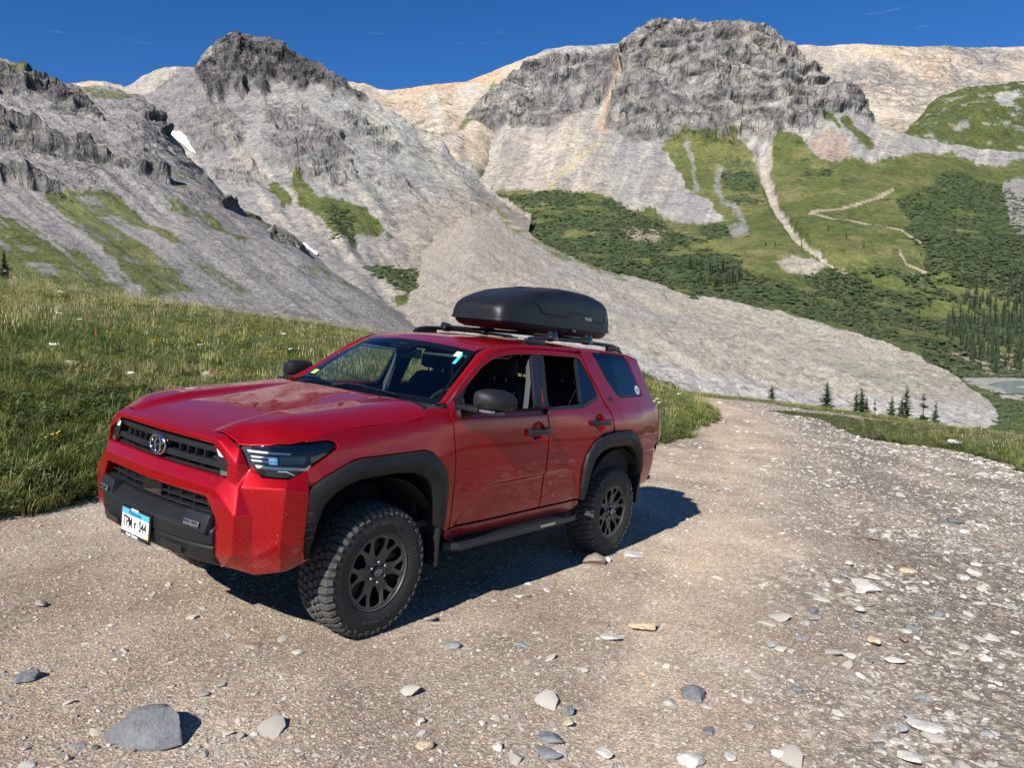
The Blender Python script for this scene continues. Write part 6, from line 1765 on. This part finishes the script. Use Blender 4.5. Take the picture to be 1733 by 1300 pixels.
def zl(t):
    return lambda x, y: SEAM + (_bt(x) - SEAM) * t - .012 * ((y - YC) / HW) ** 2 * t
lv = [(XF, XR, HW, zl(0), 9), (XF - .001, XR + .002, HW - .001, zl(.12), 9), (XF - .003, XR + .008, HW - .005, zl(.40), 9), (XF - .006, XR + .018, HW - .012, zl(.65), 8), (XF - .012, XR + .03, HW - .024, zl(.84), 7.5), (XF - .030, XR + .045, HW - .045, zl(.945), 7), (XF - .065, XR + .07, HW - .080, zl(.99), 6), (XF - .16, XR + .16, HW - .15, zl(1.005), 5), (XF - .36, XR + .36, HW - .25, zl(1.015), 4)]
LID = box_secs(lv, 'box_lid', BOXM, CBOX)
fl0 = lambda z: (lambda x, y: z)
base = box_secs([(XF - .02, XR + .012, HW - .012, fl0(SEAM - .004), 8), (XF - .025, XR + .015, HW - .016, fl0(SEAM - .03), 8), (XF - .05, XR + .025, HW - .022, fl0(1.965), 7), (XF - .11, XR + .06, HW - .045, fl0(1.945), 6), (XF - .25, XR + .2, HW - .15, fl0(1.943), 4)], 'box_base', BOXM, CBOX)
box_secs([(XF + .004, XR - .006, HW + .006, fl0(SEAM + .006), 9), (XF + .006, XR - .008, HW + .008, fl0(SEAM - .010), 9), (XF - .01, XR + .01, HW - .01, fl0(SEAM - .012), 9)], 'box_rim', BOXM, CBOX)
# raised moulding line along the side of the lid
ml = [(-2.02,.80),(-2.10,.55),(-2.16,.34),(-2.45,.28),(-2.52,.27),(-2.58,.42),(-2.85,.40)]
pts = []
for x, t in [( -2.95,.26),(-3.18,.24),(-3.25,.40),(-3.26,.55)]: pass
def side_pt(x, t):
    tt = np.interp(t, [0, .12, .40, .65, .84], [0, .001, .005, .012, .024])
    return (x, YC + HW - tt - .10 * max(0, (x - (XF - .5)) / .5) ** 1.5 * (HW - tt) + .0005, float(SEAM + (_bt(x) - SEAM) * t - .012 * t))
for chain in (ml, [(-2.98,.27),(-3.16,.25),(-3.22,.30),(-3.25,.55)]):
    c = resample(chain, .05, False); tube('lid_moulding', [side_pt(x, t) for x, t in c], .005, BOXM, LID, 6)
lo = side_pt(-2.90, .33)
lettering('box_lettering', 'THULE', .040, SILVER, LID, (lo[0], lo[1] + .004, lo[2] - .012), (-1, 0, 0), (0, -.12, 1), depth=.001, bold=.001)
box('box_lock', (-2.66, YC + HW + .004, SEAM - .030), (.05, .012, .03), GLOSSB, base, 0.004)
for x in (-2.10, -2.67):
    for s in (1, -1): box('box_mount', (x, YC + s * .18, 1.944), (.07, .06, .026), PLASTIC, base, 0.006)
# ------------------------------------------------------------------ grass, flowers
def blade_mesh(name, seed, n, h0, h1, spread, width, lean, stalk=False):
    r = np.random.default_rng(seed); V, F = [], []
    for i in range(n):
        a = r.uniform(0, 6.28); d = spread * math.sqrt(r.random()); bx, by = d * math.cos(a), d * math.sin(a)
        h = r.uniform(h0, h1); la = a + r.normal(0, 0.7); L = lean * r.uniform(0.3, 1.0) * h; w = width * r.uniform(0.6, 1.2)
        px, py = -math.sin(la) , math.cos(la); k0 = len(V); tw = r.uniform(-.6, .6)
        for t, ww in ((0, .8), (.4, 1.0), (.75, .7)):
            cx, cy = bx + math.cos(la) * L * t * t, by + math.sin(la) * L * t * t; z = h * (t - .18 * t * t * lean)
            q = w * ww / 2; ca, sa = math.cos(tw * t), math.sin(tw * t)
            ox, oy = px * ca - py * sa, px * sa + py * ca
            V += [(cx - ox * q, cy - oy * q, z), (cx + ox * q, cy + oy * q, z)]
        V.append((bx + math.cos(la) * L, by + math.sin(la) * L, h * (1 - .18 * lean)))
        F += [(k0, k0 + 1, k0 + 3), (k0, k0 + 3, k0 + 2), (k0 + 2, k0 + 3, k0 + 5), (k0 + 2, k0 + 5, k0 + 4), (k0 + 4, k0 + 5, k0 + 6)]
        if stalk:
            k1 = len(V); tip = np.array(V[-1])
            for dz, w2 in ((-.05, .002), (-.02, .008), (.02, .006), (.05, .001)): V += [tuple(tip + [-w2, 0, dz]), tuple(tip + [w2, 0.003, dz])]
            for j in range(3): F += [(k1 + 2 * j, k1 + 2 * j + 1, k1 + 2 * j + 3), (k1 + 2 * j, k1 + 2 * j + 3, k1 + 2 * j + 2)]
    return mesh_np(name, np.array(V), np.array(F))
def leafy_mesh(name, seed, n, h, R, L, W):
    r = np.random.default_rng(seed); V, F = [], []
    for i in range(n):
        a = r.uniform(0, 6.28); d = R * math.sqrt(r.random()); z = h * r.uniform(.15, 1) * (1 - .5 * (d / R) ** 2)
        la = a + r.normal(0, .6); up = r.uniform(-.2, .7); l, w = L * r.uniform(.6, 1.2), W * r.uniform(.7, 1.2)
        c = np.array([d * math.cos(a), d * math.sin(a), z]); u = np.array([math.cos(la), math.sin(la), up]); u /= np.linalg.norm(u)
        s = np.cross(u, [0, 0, 1]); s /= np.linalg.norm(s); k = len(V)
        for q in (c - u * l * .5, c + s * w * .5 - u * l * .08, c + u * l * .5 - np.array([0, 0, l * .12]), c - s * w * .5 - u * l * .08): V.append(tuple(q))
        F += [(k, k + 1, k + 2), (k, k + 2, k + 3)]
    return mesh_np(name, np.array(V), np.array(F), False)
GRASS_STOPS = [(0.0, (0.085, 0.118, 0.028)), (0.35, (0.155, 0.190, 0.048)), (0.62, (0.235, 0.245, 0.075)), (0.82, (0.34, 0.31, 0.125)), (1.0, (0.50, 0.42, 0.22))]
GRASSM = tint_mat('grass_blades', GRASS_STOPS, 0.55, 0.35, var=0, spec=0.3)
LEAFM = tint_mat('herb_leaves', [(0, (0.060, 0.095, 0.030)), (.5, (0.110, 0.155, 0.050)), (1, (0.19, 0.225, 0.095))], 0.5, 0.3, var=0, spec=0.35)
GP = proto_collection('grass_tuft_shape', [blade_mesh('tuft_%d' % k, 40 + k, 50, .08, .22, .12, .0095, .9) for k in range(7)] + [blade_mesh('tuft_tall_%d' % k, 60 + k, 26, .18, .34, .07, .0075, .6) for k in range(1)], GRASSM)
SP = proto_collection('seed_stalk_shape', [blade_mesh('stalk_%d' % k, 80 + k, 9, .30, .52, .10, .0035, .35, True) for k in range(3)], GRASSM)
LP = proto_collection('herb_shape', [leafy_mesh('herb_%d' % k, 90 + k, 70, .22, .16, .075, .030) for k in range(4)], LEAFM)
def place_grass(name, n, dmin, dmax, power, coll, nc, s0, s1, tint_fn, where, label, cat, margin=0.12, zoff=0.0):
    x, y = frustum_points(n, dmin, dmax, power, margin)
    b, v, f = masks(x, y); k = where(x, y, b, v, f); x, y = x[k], y[k]; m = len(x)
    z = ground_z(x, y); s = RNG.uniform(s0, s1, m) * np.where((x > 10.5) & (x < 21) & (y > 16.8) & (y < 28), .45, 1.0)
    rot = np.stack([RNG.normal(0, .10, m), RNG.normal(0, .10, m), RNG.uniform(0, 6.28, m)], 1)
    o = scatter(name, np.stack([x, y, z - .012 + zoff * s], 1), rot, np.stack([s, s, s * RNG.uniform(.8, 1.2, m)], 1), RNG.integers(0, nc, m), np.clip(tint_fn(x, y, m), 0, 1), coll)
    return tag(o, label, cat, kind='stuff')
patch = lambda x, y, s, o=0.0: fbm(np.stack([x * s + o, y * s, 0 * x + o], 1), 4)
gt = lambda x, y, m: 0.44 + 0.42 * patch(x, y, .35, 3) + 0.30 * patch(x, y, 1.6, 9) + RNG.normal(0, .12, m) + 0.16 * smooth(7, 20, y)
place_grass('grass_bank', 90000, 5.2, 42, 0.95, GP, 8, .45, 1.0, gt, lambda x, y, b, v, f: b & (polydist(x, y, BANK[:15]) > .02), 'long green grass covering the bank behind the vehicle', 'grass')
place_grass('grass_verge', 32000, 13, 60, 0.9, GP, 8, .5, 1.05, lambda x, y, m: gt(x, y, m) * .8 + .05, lambda x, y, b, v, f: v | f, 'grass growing on the verge beside the track', 'grass')
place_grass('seed_stalks', 8000, 5.5, 42, 1.1, SP, 3, .55, 1.0, lambda x, y, m: .84 + RNG.normal(0, .10, m), lambda x, y, b, v, f: (b | v) & (patch(x, y, .25, 5) + .25 * smooth(9, 18, y) > RNG.uniform(-.3, .5, len(x))), 'dry seed stalks standing above the grass', 'grass')
place_grass('meadow_herbs', 42000, 5.2, 36, 1.0, LP, 4, .45, 1.0, lambda x, y, m: .45 + .3 * RNG.normal(size=m), lambda x, y, b, v, f: (b | v) & (patch(x, y, .6, 7) > RNG.uniform(-.35, .45, len(x))), 'broad-leaved herbs among the bank grass', 'herbs')
def flower_mesh(name, seed, kind):
    r = np.random.default_rng(seed); V, F = [], []
    def head(c, rad, n=6, tall=1.0):
        k = len(V); V.append((c[0], c[1], c[2] + rad * tall)); V.append((c[0], c[1], c[2] - rad * .5 * tall))
        for i in range(n): V.append((c[0] + rad * math.cos(6.28 * i / n), c[1] + rad * math.sin(6.28 * i / n), c[2]))
        for i in range(n): a, b = k + 2 + i, k + 2 + (i + 1) % n; F.append((k, a, b)); F.append((k + 1, b, a))
    if kind == 'umbel':
        for i in range(22):
            a, d = r.uniform(0, 6.28), .045 * math.sqrt(r.random()); head((d * math.cos(a), d * math.sin(a), .40 + r.uniform(-.01, .01)), .008, 5)
    elif kind == 'daisy':
        for i in range(4): head((r.normal(0, .05), r.normal(0, .05), r.uniform(.22, .34)), .014, 7, .5)
    else:
        for i in range(10): head((r.normal(0, .009), r.normal(0, .009), .24 + .012 * i), .012, 5, 1.4)
    return mesh_np(name, np.array(V), np.array(F), False)
for nm, kind, colr, n, wh, lab in (('yellow_flowers', 'daisy', (0.80, 0.52, 0.02), 420, lambda x, y: patch(x, y, .5, 21) > .05, 'small yellow flowers dotted through the grass'),
        ('red_flowers', 'spike', (0.36, 0.06, 0.08), 70, lambda x, y: patch(x, y, .4, 33) > .0, 'red flower spikes in the grass bank'),
        ('white_flowers', 'umbel', (0.80, 0.80, 0.74), 900, lambda x, y: (np.hypot(x - 5.2, y - 12.8) < 2.6) | (RNG.random(len(x)) < .05), 'white flower heads on the grass mound behind the vehicle')):
    mt = simple_mat(nm, colr, 0.7)
    cl = proto_collection(nm + '_shape', [flower_mesh(nm + '_%d' % k, 7 + k, kind) for k in range(3)], mt)
    place_grass(nm, n * 6, 5.4, 30, 1.0, cl, 3, .8, 1.2, lambda x, y, m: np.full(m, .5), lambda x, y, b, v, f, wh=wh: b & wh(x, y) & (RNG.random(len(x)) < .22), lab, 'flowers')

# ------------------------------------------------------------------ single rocks
def rock_mat(name, col, col2):
    m, nd, lk, p = new_mat(name)
    tc = nd.new('ShaderNodeTexCoord'); n = tex_noise(nd, lk, 9, 7, 0.65, tc.outputs['Object']); n2 = tex_noise(nd, lk, 60, 5, 0.7, tc.outputs['Object'])
    r = ramp(nd, lk, n.outputs[0], [(0.32, col), (0.68, col2)])
    r2 = ramp(nd, lk, n2.outputs[0], [(0.3, (.8, .8, .8)), (0.7, (1.18, 1.18, 1.18))])
    lk.new(mix_col(nd, lk, 1.0, r.outputs[0], r2.outputs[0], 'MULTIPLY'), p.inputs['Base Color'])
    p.inputs['Roughness'].default_value = 0.9; p.inputs['Specular IOR Level'].default_value = 0.2
    lk.new(bump(nd, lk, n2.outputs[0], 0.8, 0.006, bump(nd, lk, n.outputs[0], 0.8, 0.02)), p.inputs['Normal'])
    return m
R_GREY = rock_mat('grey_rock', (0.125, 0.13, 0.135), (0.21, 0.215, 0.22)); R_PALE = rock_mat('pale_rock', (0.36, 0.335, 0.30), (0.52, 0.50, 0.46))
R_OCHRE = rock_mat('ochre_rock', (0.40, 0.30, 0.17), (0.54, 0.46, 0.32)); R_BLUE = rock_mat('blue_grey_rock', (0.19, 0.195, 0.20), (0.30, 0.30, 0.30)); R_BROWN = rock_mat('brown_rock', (0.20, 0.15, 0.115), (0.33, 0.26, 0.21))
def ground_at(px, py):
    """first hit of the survey ray on the near ground"""
    t = np.linspace(2.2, 60, 4000); P = survey(np.full_like(t, px), np.full_like(t, py), t)
    g = ground_z(P[:, 0], P[:, 1]); i = int(np.argmax(P[:, 2] < g)); return P[i, 0], P[i, 1], g[i], t[i]
def rock(px, py, w_px, flat, elong, mat, seed, label, yaw=0.0, sink=0.3, cat='rock', group=None, sub=3):
    x, y, z, d = ground_at(px, py); w = w_px * d / PIX_F / 2
    me = stone_mesh('rock', seed, sub, flat, elong, 9)
    s = w / max(elong, 1.0) * 1.05
    V = np.array([v.co[:] for v in me.vertices]); V += 0.10 * np.stack([fbm(V * 2.2 + seed + 5 * i, 5, .6) for i in range(3)], 1) + V * (0.16 * fbm(V * 1.6 + seed, 5, .6, ridged=True))[:, None]
    me.vertices.foreach_set('co', (V * s).astype(np.float32).ravel()); me.update()
    o = add_obj('rock', me, mat); o.location = (x, y, z + s * flat * (0.62 - sink)); o.rotation_euler = (0.08, 0.05, yaw)
    return tag(o, label, cat, group)
ROCKS = [(248,1250,158,.55,1.5,R_GREY,101,'large smooth grey boulder lying on the gravel in front of the vehicle',.25,.15), (133,1268,30,.5,1.6,R_GREY,102,'small dark stone just left of the large grey boulder',.3,.2), (47,1152,42,.6,1.2,R_GREY,103,'fist-sized grey rock by itself on the gravel left of the vehicle',.1,.2),
 (425,1096,46,.35,1.5,R_BROWN,104,'flat brownish slab half buried in gravel before the front wheel',.2,.4), (764,1097,30,.55,1.3,R_BLUE,105,'blue-grey pebble rock, left one of two right of the front wheel',.0,.2), (884,1096,30,.5,1.4,R_BLUE,106,'dark blue-grey stone, right one of two right of the front wheel',.1,.3),
 (1092,1062,52,.4,1.5,R_OCHRE,107,'oval ochre rock set in the middle of the track',.0,.35), (1033,1080,46,.35,1.9,R_PALE,108,'long white stone just left of the oval ochre rock',-.3,.3), (1010,1058,44,.3,1.5,R_BROWN,109,'flat rusty stone flush with the track by the ochre rock',.1,.5),
 (717,1268,32,.7,1.1,R_OCHRE,110,'knobbly yellow rock near the bottom edge of the picture',.5,.15), (840,1272,20,.8,1.0,R_PALE,111,'round tan cobble near the bottom edge of the track',.0,.1), (1020,1276,42,.35,2.0,R_PALE,112,'pale pointed shard near the bottom edge of the track',-.7,.2),
 (932,1250,56,.35,1.5,R_GREY,113,'grey veined slab flush with the gravel near the bottom',-.25,.5), (925,1277,54,.3,1.6,R_GREY,114,'grey slab just below the veined slab',-.1,.5), (712,1225,16,.7,1.1,R_PALE,115,'small white stone alone above the knobbly yellow rock',.2,.1),
 (963,1228,18,.6,1.2,R_OCHRE,116,'small yellow stone just above the grey veined slab',.0,.2), (963,1208,24,.6,1.1,R_GREY,117,'grey cobble above the small yellow stone',.3,.2), (1000,953,50,.55,1.3,R_BROWN,118,'big angular rock wedged in front of the rear wheel',.1,.25),
 (1029,951,14,.8,1.1,R_PALE,119,'small white block beside the big rock at the rear wheel',.2,.1), (1068,941,40,.35,1.6,R_PALE,120,'white flat rock at the edge of the vehicle shadow',-.3,.4), (1015,937,26,.5,1.3,R_GREY,121,'grey stone between rear wheel and white flat rock',.4,.3),
 (1462,995,64,.4,1.3,R_PALE,122,'large pale bedded rock where smooth track meets stony strip',-.5,.55), (1537,968,28,.5,1.5,R_OCHRE,123,'orange stone on the stony right side of the track',.0,.25), (1457,1033,24,.5,1.3,R_PALE,124,'cream stone just below the large pale bedded rock',.1,.3),
 (1175,1183,48,.6,1.1,R_GREY,125,'rounded grey-green cobble in the lower middle of the track',.2,.3), (1201,1243,30,.5,1.2,R_GREY,126,'grey stone below the rounded grey-green cobble',.7,.4), (1168,1297,50,.6,1.1,R_PALE,127,'pale boulder cut off by the bottom edge of the picture',.0,.3),
 (1305,1098,15,.8,1.0,R_BLUE,128,'single dark pebble casting a small shadow on the track',.0,.0), (1541,1288,44,.5,1.4,R_PALE,129,'thick pale slab near the bottom right of the track',-.2,.2), (1519,1261,30,.45,1.4,R_PALE,130,'white stone just above the thick pale slab',.1,.2),
 (1570,1232,66,.3,2.0,R_PALE,131,'long pale ledge stone lying slantwise in the stony strip',-.55,.5), (1524,1235,28,.6,1.2,R_BLUE,132,'blue-grey stone left of the long pale ledge stone',.3,.2), (1671,1249,30,.5,1.3,R_BLUE,133,'dark grey stone right of the long pale ledge stone',.0,.2),
 (1588,1042,34,.5,1.4,R_GREY,134,'grey angular stone amid the stony strip',-.4,.3), (1540,1215,20,.6,1.1,R_BLUE,135,'bluish cobble behind the long pale ledge stone',.0,.2), (1668,1120,22,.7,1.1,R_PALE,136,'white cobble near the right edge of the stony strip',.0,.2),
 (1478,1088,26,.6,1.2,R_OCHRE,137,'yellowish stone in the middle of the stony strip',.3,.25), (1515,1120,34,.4,1.6,R_PALE,138,'white flat stone below the yellowish stone',-.2,.3), (1366,1060,22,.6,1.2,R_PALE,139,'pale stone on the border of the smooth track',.0,.2), (1383,1048,24,.5,1.3,R_BLUE,140,'grey stone beside the pale stone on the border of the smooth track',.2,.2),
 (1615,752,26,.6,1.3,R_PALE,141,'white rock among rubble under the grass verge',.0,.2), (1663,805,22,.6,1.4,R_PALE,142,'white rock pair, left, below the verge at the right',.1,.2), (1684,810,18,.6,1.2,R_PALE,143,'white rock pair, right, below the verge at the right',.1,.2),
 (140,594,60,.35,1.8,R_GREY,144,'flat grey rock lying in the grass bank, upper of two',.15,.2), (116,620,34,.5,1.3,R_PALE,145,'pale rock in the grass bank, lower of two',.1,.2), (351,646,26,.8,1.1,R_PALE,146,'white lichen-covered rock in the grass just above the hood',.0,.0)]
for r_ in ROCKS: rock(*r_[:8], yaw=r_[8], sink=r_[9])
rr = np.random.default_rng(5)
for k in range(70):
    px, py = rr.uniform(1120, 1725), rr.uniform(880, 1290)
    if px < 1180 + (1290 - py) * .55: continue
    rock(px, py, rr.uniform(16, 34), rr.uniform(.35, .65), rr.uniform(1.1, 1.8), [R_PALE, R_PALE, R_GREY, R_BLUE, R_BROWN][k % 5], 300 + k, 'stone lying in the stony strip along the right of the track', yaw=rr.uniform(0, 3), sink=rr.uniform(.15, .4), group='stones of the stony strip', sub=2)

# ------------------------------------------------------------------ trees and shrubs
NEEDLE = tint_mat('spruce_needles', [(0, (0.018, 0.034, 0.016)), (.5, (0.030, 0.052, 0.022)), (1, (0.050, 0.072, 0.030))], 0.7, 0.15, var=0)
def attr_mat(name, a, b, sc, rough=.8):
    m, nd, lk, p = new_mat(name); tc = nd.new('ShaderNodeTexCoord'); n = tex_noise(nd, lk, sc, 4, .6, tc.outputs['Object'])
    oi = nd.new('ShaderNodeObjectInfo'); mx = nd.new('ShaderNodeMath'); mx.operation = 'MULTIPLY_ADD'; lk.new(oi.outputs['Random'], mx.inputs[0]); mx.inputs[1].default_value = .35; lk.new(n.outputs[0], mx.inputs[2])
    r = ramp(nd, lk, mx.outputs[0], [(.35, a), (.95, b)]); lk.new(r.outputs[0], p.inputs['Base Color']); p.inputs['Roughness'].default_value = rough; p.inputs['Specular IOR Level'].default_value = .2
    return m
SPRUCE = attr_mat('spruce_crown', (0.022, 0.036, 0.019), (0.062, 0.082, 0.040), 4.0); BARK = simple_mat('bark', (0.11, 0.085, 0.065), .9, noise=.3, nscale=12); DEAD = simple_mat('weathered_wood', (0.30, 0.26, 0.22), .9, noise=.25, nscale=15)
def spruce_mesh(seed, whorls=26, per=11, full=True):
    """crown of a conifer of height 1"""
    r = np.random.default_rng(seed); V, F = [], []
    for w in range(whorls):
        t = (w + .5) / whorls; z = .05 + .95 * t; L = .20 * (1 - t) ** .8 * r.uniform(.8, 1.15) + .012
        if not full and r.random() < .3: continue
        for b in range(per):
            a = r.uniform(0, 6.28); l = L * r.uniform(.65, 1.15); dz = -l * r.uniform(.15, .55) * (1 - t); wd = l * .30
            d = np.array([math.cos(a), math.sin(a), 0]); s = np.array([-math.sin(a), math.cos(a), 0]); c0 = np.array([0, 0, z + r.uniform(-.5, .5) / whorls])
            k = len(V); n = 4
            for j in range(n + 1):
                u = j / n; c = c0 + d * l * u + np.array([0, 0, dz * u + .10 * l * u * u]); ww = wd * (1 - u) * (.6 + .8 * (j % 2)) + .002
                V += [tuple(c - s * ww - [0, 0, ww * .5]), tuple(c + [0, 0, ww * .25]), tuple(c + s * ww - [0, 0, ww * .5])]
            for j in range(n):
                o = k + 3 * j; F += [(o, o + 1, o + 4, o + 3), (o + 1, o + 2, o + 5, o + 4)]
    return mesh_np('crown', np.array(V), np.array(F), False)
def trunk_mesh(h=.98, r=.022):
    V, F = tube_mesh([(0, 0, -.06), (0, 0, h * .5), (0, 0, h)], [r, r * .6, r * .08], 7); return mesh_np('trunk', V, F)
CROWNS = [spruce_mesh(k, 22 + 3 * k, 12, k != 2) for k in range(4)]
for c in CROWNS: c.materials.append(SPRUCE)
TRUNK = trunk_mesh(); TRUNK.materials.append(BARK)
def tube_mesh_safe(): pass
def spruce(loc, h, k, label, group=None, width=1.0, rz=0.0):
    T = empty('spruce_tree', loc, (0, 0, rz)); T.scale = (h * width, h * width, h)
    for nm, me in (('trunk', TRUNK), ('crown', CROWNS[k])):
        o = bpy.data.objects.new(nm, me); COL.objects.link(o); o.parent = T
    return tag(T, label, 'tree', group)
def near_z(x, y): return float(ground_z(np.array([x]), np.array([y]))[0])
for px, top, base, k, wd, lab in ((1306,652,684,0,1.15,'small bushy spruce standing alone, farthest left beyond the track'), (1399,646,694,1,.85,'slim spruce standing alone between the bushy spruce and the group'), (1449,662,702,0,.9,'left spruce of the close pair beyond the verge'), (1457,656,702,3,.85,'right taller spruce of the close pair beyond the verge'), (1466,670,702,1,.8,'small spruce tucked right against the close pair'), (1480,677,704,2,.8,'tiny spruce alone right of the close pair'), (1509,669,706,3,.9,'pointed spruce left of the tallest spruce beyond the verge'), (1533,653,706,0,.85,'tallest spruce of the group beyond the verge'), (1526,672,706,1,.8,'short spruce growing against the left of the tallest spruce'), (1562,666,708,2,1.0,'ragged open spruce right of the tallest spruce'), (1583,679,712,1,.85,'last small spruce at the right end of the row')):
    D = 100.0; p0 = survey(px, base, D); zt = survey(px, top, D)[2]; g = near_z(p0[0], p0[1]); zb = min(p0[2], g) if g < p0[2] + 6 else p0[2]
    spruce((p0[0], p0[1], zb), zt - zb, k, lab, width=wd * (zt - p0[2]) / (zt - zb) * 3.4, rz=px)
p0 = survey(8, 470, 48); spruce((p0[0], p0[1], p0[2] - 1.0), survey(8, 422, 48)[2] - p0[2] + 1.0, 3, 'dark spruce at the left edge behind the grass bank', width=1.2)
for px, y0, y1, D, lab in ((1381, 660, 690, 100, 'bare dead trunk beside the slim spruce beyond the track'), (1661, 690, 726, 60, 'weathered broken stump standing in the verge at the right')):
    a, b = survey(px, y1, D), survey(px + 1, y0, D); V, F = tube_mesh([a - [0, 0, .6], (a + b) / 2, b], [.007 * (b[2] - a[2]) + .045, .06, .02], 7)
    tag(add_obj('dead_trunk', mesh_np('dead_trunk', V, F), DEAD), lab, 'dead tree')
# conifers across the valley
def on_terrain(name, px, py):
    a, b, P, n = TERR[name]; i = int(np.argmin((a - px) ** 2 + (b - py) ** 2)); return P[i]
rr = np.random.default_rng(9)
grove = [(1168 + 78 * t + rr.normal(0, 5), 472 + rr.uniform(-14, 14) + 10 * t) for t in rr.random(34)]
for px, py in grove:
    q = on_terrain('massif', px, py); spruce(tuple(q - [0, 0, 1]), rr.uniform(11, 19), int(rr.integers(0, 4)), 'tall dark spruce in the small grove across the valley', 'spruce grove across the valley', .75, rr.uniform(0, 6))
for px, py, in [(rr.uniform(1600, 1760), rr.uniform(480, 628)) for _ in range(300)]:
    if px < 1600 + 60 * abs(py - 545) / 80 * .8: continue
    q = on_terrain('massif', px, py); spruce(tuple(q - [0, 0, 1]), rr.uniform(8, 17), int(rr.integers(0, 4)), 'spruce in the wood on the valley side at the right edge', 'spruce wood at the right edge', .7, rr.uniform(0, 6))
for px, py in [(rr.uniform(1270, 1720), rr.uniform(400, 590)) for _ in range(46)]:
    q = on_terrain('massif', px, py); spruce(tuple(q - [0, 0, .6]), rr.uniform(5, 10), int(rr.integers(0, 4)), 'small lone spruce scattered on the shrubby valley side', 'lone spruces on the valley side', .8, rr.uniform(0, 6))
# shrub cover
def shrub_shape(seed):
    r = np.random.default_rng(seed); V, F = [], []
    for i in range(150):
        u = r.normal(size=3); u /= np.linalg.norm(u); u[2] = abs(u[2]); c = u * r.uniform(.75, 1.05) * np.array([1, 1, .62]); t = r.normal(size=3); t -= u * (t @ u) * .7; t /= np.linalg.norm(t); s = np.cross(u, t); q = r.uniform(.14, .30)
        k = len(V); V += [tuple(c - t * q), tuple(c + s * q * .7), tuple(c + t * q + u * .05), tuple(c - s * q * .7)]; F.append((k, k + 1, k + 2, k + 3))
    return mesh_np('shrub', np.array(V), np.array(F), False)
SHRUBM = tint_mat('willow_shrub', [(0, (0.052, 0.072, 0.032)), (.5, (0.070, 0.094, 0.041)), (1, (0.098, 0.120, 0.055))], .75, .15, var=0)
SH = proto_collection('shrub_shape', [shrub_shape(k) for k in range(4)], SHRUBM)
def shrub_cover(name, base, mask, n, s0, s1, label):
    a, b, P, nr = TERR[base]; i = np.where(mask(a, b, P))[0]; i = RNG.choice(i, min(n, len(i)), replace=False) if n <= len(i) else RNG.choice(i, n)
    m = len(i); s = RNG.uniform(s0, s1, m); sp = np.median(np.linalg.norm(P[i[1:]] - P[i[:-1]], axis=1)) * 0 + 3.0
    Q = P[i] + RNG.normal(0, 1, (m, 3)) * [sp, sp, 0]
    o = scatter(name, Q - [0, 0, .3], np.stack([0 * s, 0 * s, RNG.uniform(0, 6.28, m)], 1), np.stack([s, s, s * RNG.uniform(.45, .9, m)], 1), RNG.integers(0, 4, m), np.clip(.5 + .3 * RNG.normal(size=m), 0, 1), SH)
    return tag(o, label, 'shrubs', kind='stuff')
shrub_cover('willow_scrub', 'massif', lambda a, b, P: (shrub_mask(a, b, P) > .5) & (b > 290) & (polydist(a, b, STREAM) > 8), 15000, 0.9, 3.0, 'dark willow scrub covering the far valley side')
zz = lambda pts: [(a * 0.502, b * 0.502) for a, b in pts]
shrub_cover('slope_scrub', 'dark_peak', lambda a, b, P: inpoly(a, b, zz([(1110,700),(1170,720),(1205,815),(1120,815)])) | inpoly(a, b, zz([(1220,900),(1290,870),(1440,880),(1460,930),(1505,990),(1505,1030),(1400,1010),(1320,970)])), 700, 1.2, 2.6, 'dark scrub on the grey slope below the peak')
shrub_cover('floor_scrub', 'valley_floor', lambda a, b, P: (b > 668) & (a > 1640), 260, 1.2, 3.0, 'shrubs on the valley floor meadow')
def bush(px, py, D, w, h, seed, label):
    r = np.random.default_rng(seed); c = survey(px, py, D); V, F = [], []
    for i in range(1400):
        u = r.normal(size=3); u /= np.linalg.norm(u); u[2] = abs(u[2]); k = 1 + .25 * vnoise(u[None] * 2.5 + seed)[0]
        q = c + u * np.array([w, w * .8, h]) * k * r.uniform(.8, 1.05); t = r.normal(size=3); t /= np.linalg.norm(t); s = np.cross(t, u); s /= np.linalg.norm(s); z = .075; j = len(V)
        V += [tuple(q - t * z), tuple(q + s * z * .5), tuple(q + t * z), tuple(q - s * z * .5)]; F.append((j, j + 1, j + 2, j + 3))
    B = empty('willow_bush', tuple(c)); me = mesh_np('crown', np.array(V) - c, np.array(F), False)
    add_obj('crown', me, SPRUCE, B)
    for i in range(5):
        a = r.uniform(0, 6.28); V2, F2 = tube_mesh([(0, 0, -.4), (.4 * w * math.cos(a), .4 * w * math.sin(a), h * .4), (.7 * w * math.cos(a), .7 * w * math.sin(a), h * .8)], [.03, .02, .01], 6); add_obj('stem', mesh_np('stem', V2, F2), BARK, B)
    return tag(B, label, 'bush')
bush(1090, 660, 44, 1.0, 1.0, 3, 'dark willow bush just right of the vehicle behind the mound')
bush(1120, 662, 45, 1.0, .55, 4, 'low dark willow bush right of the taller one behind the mound')
b = on_terrain('valley_floor', 1700, 690)
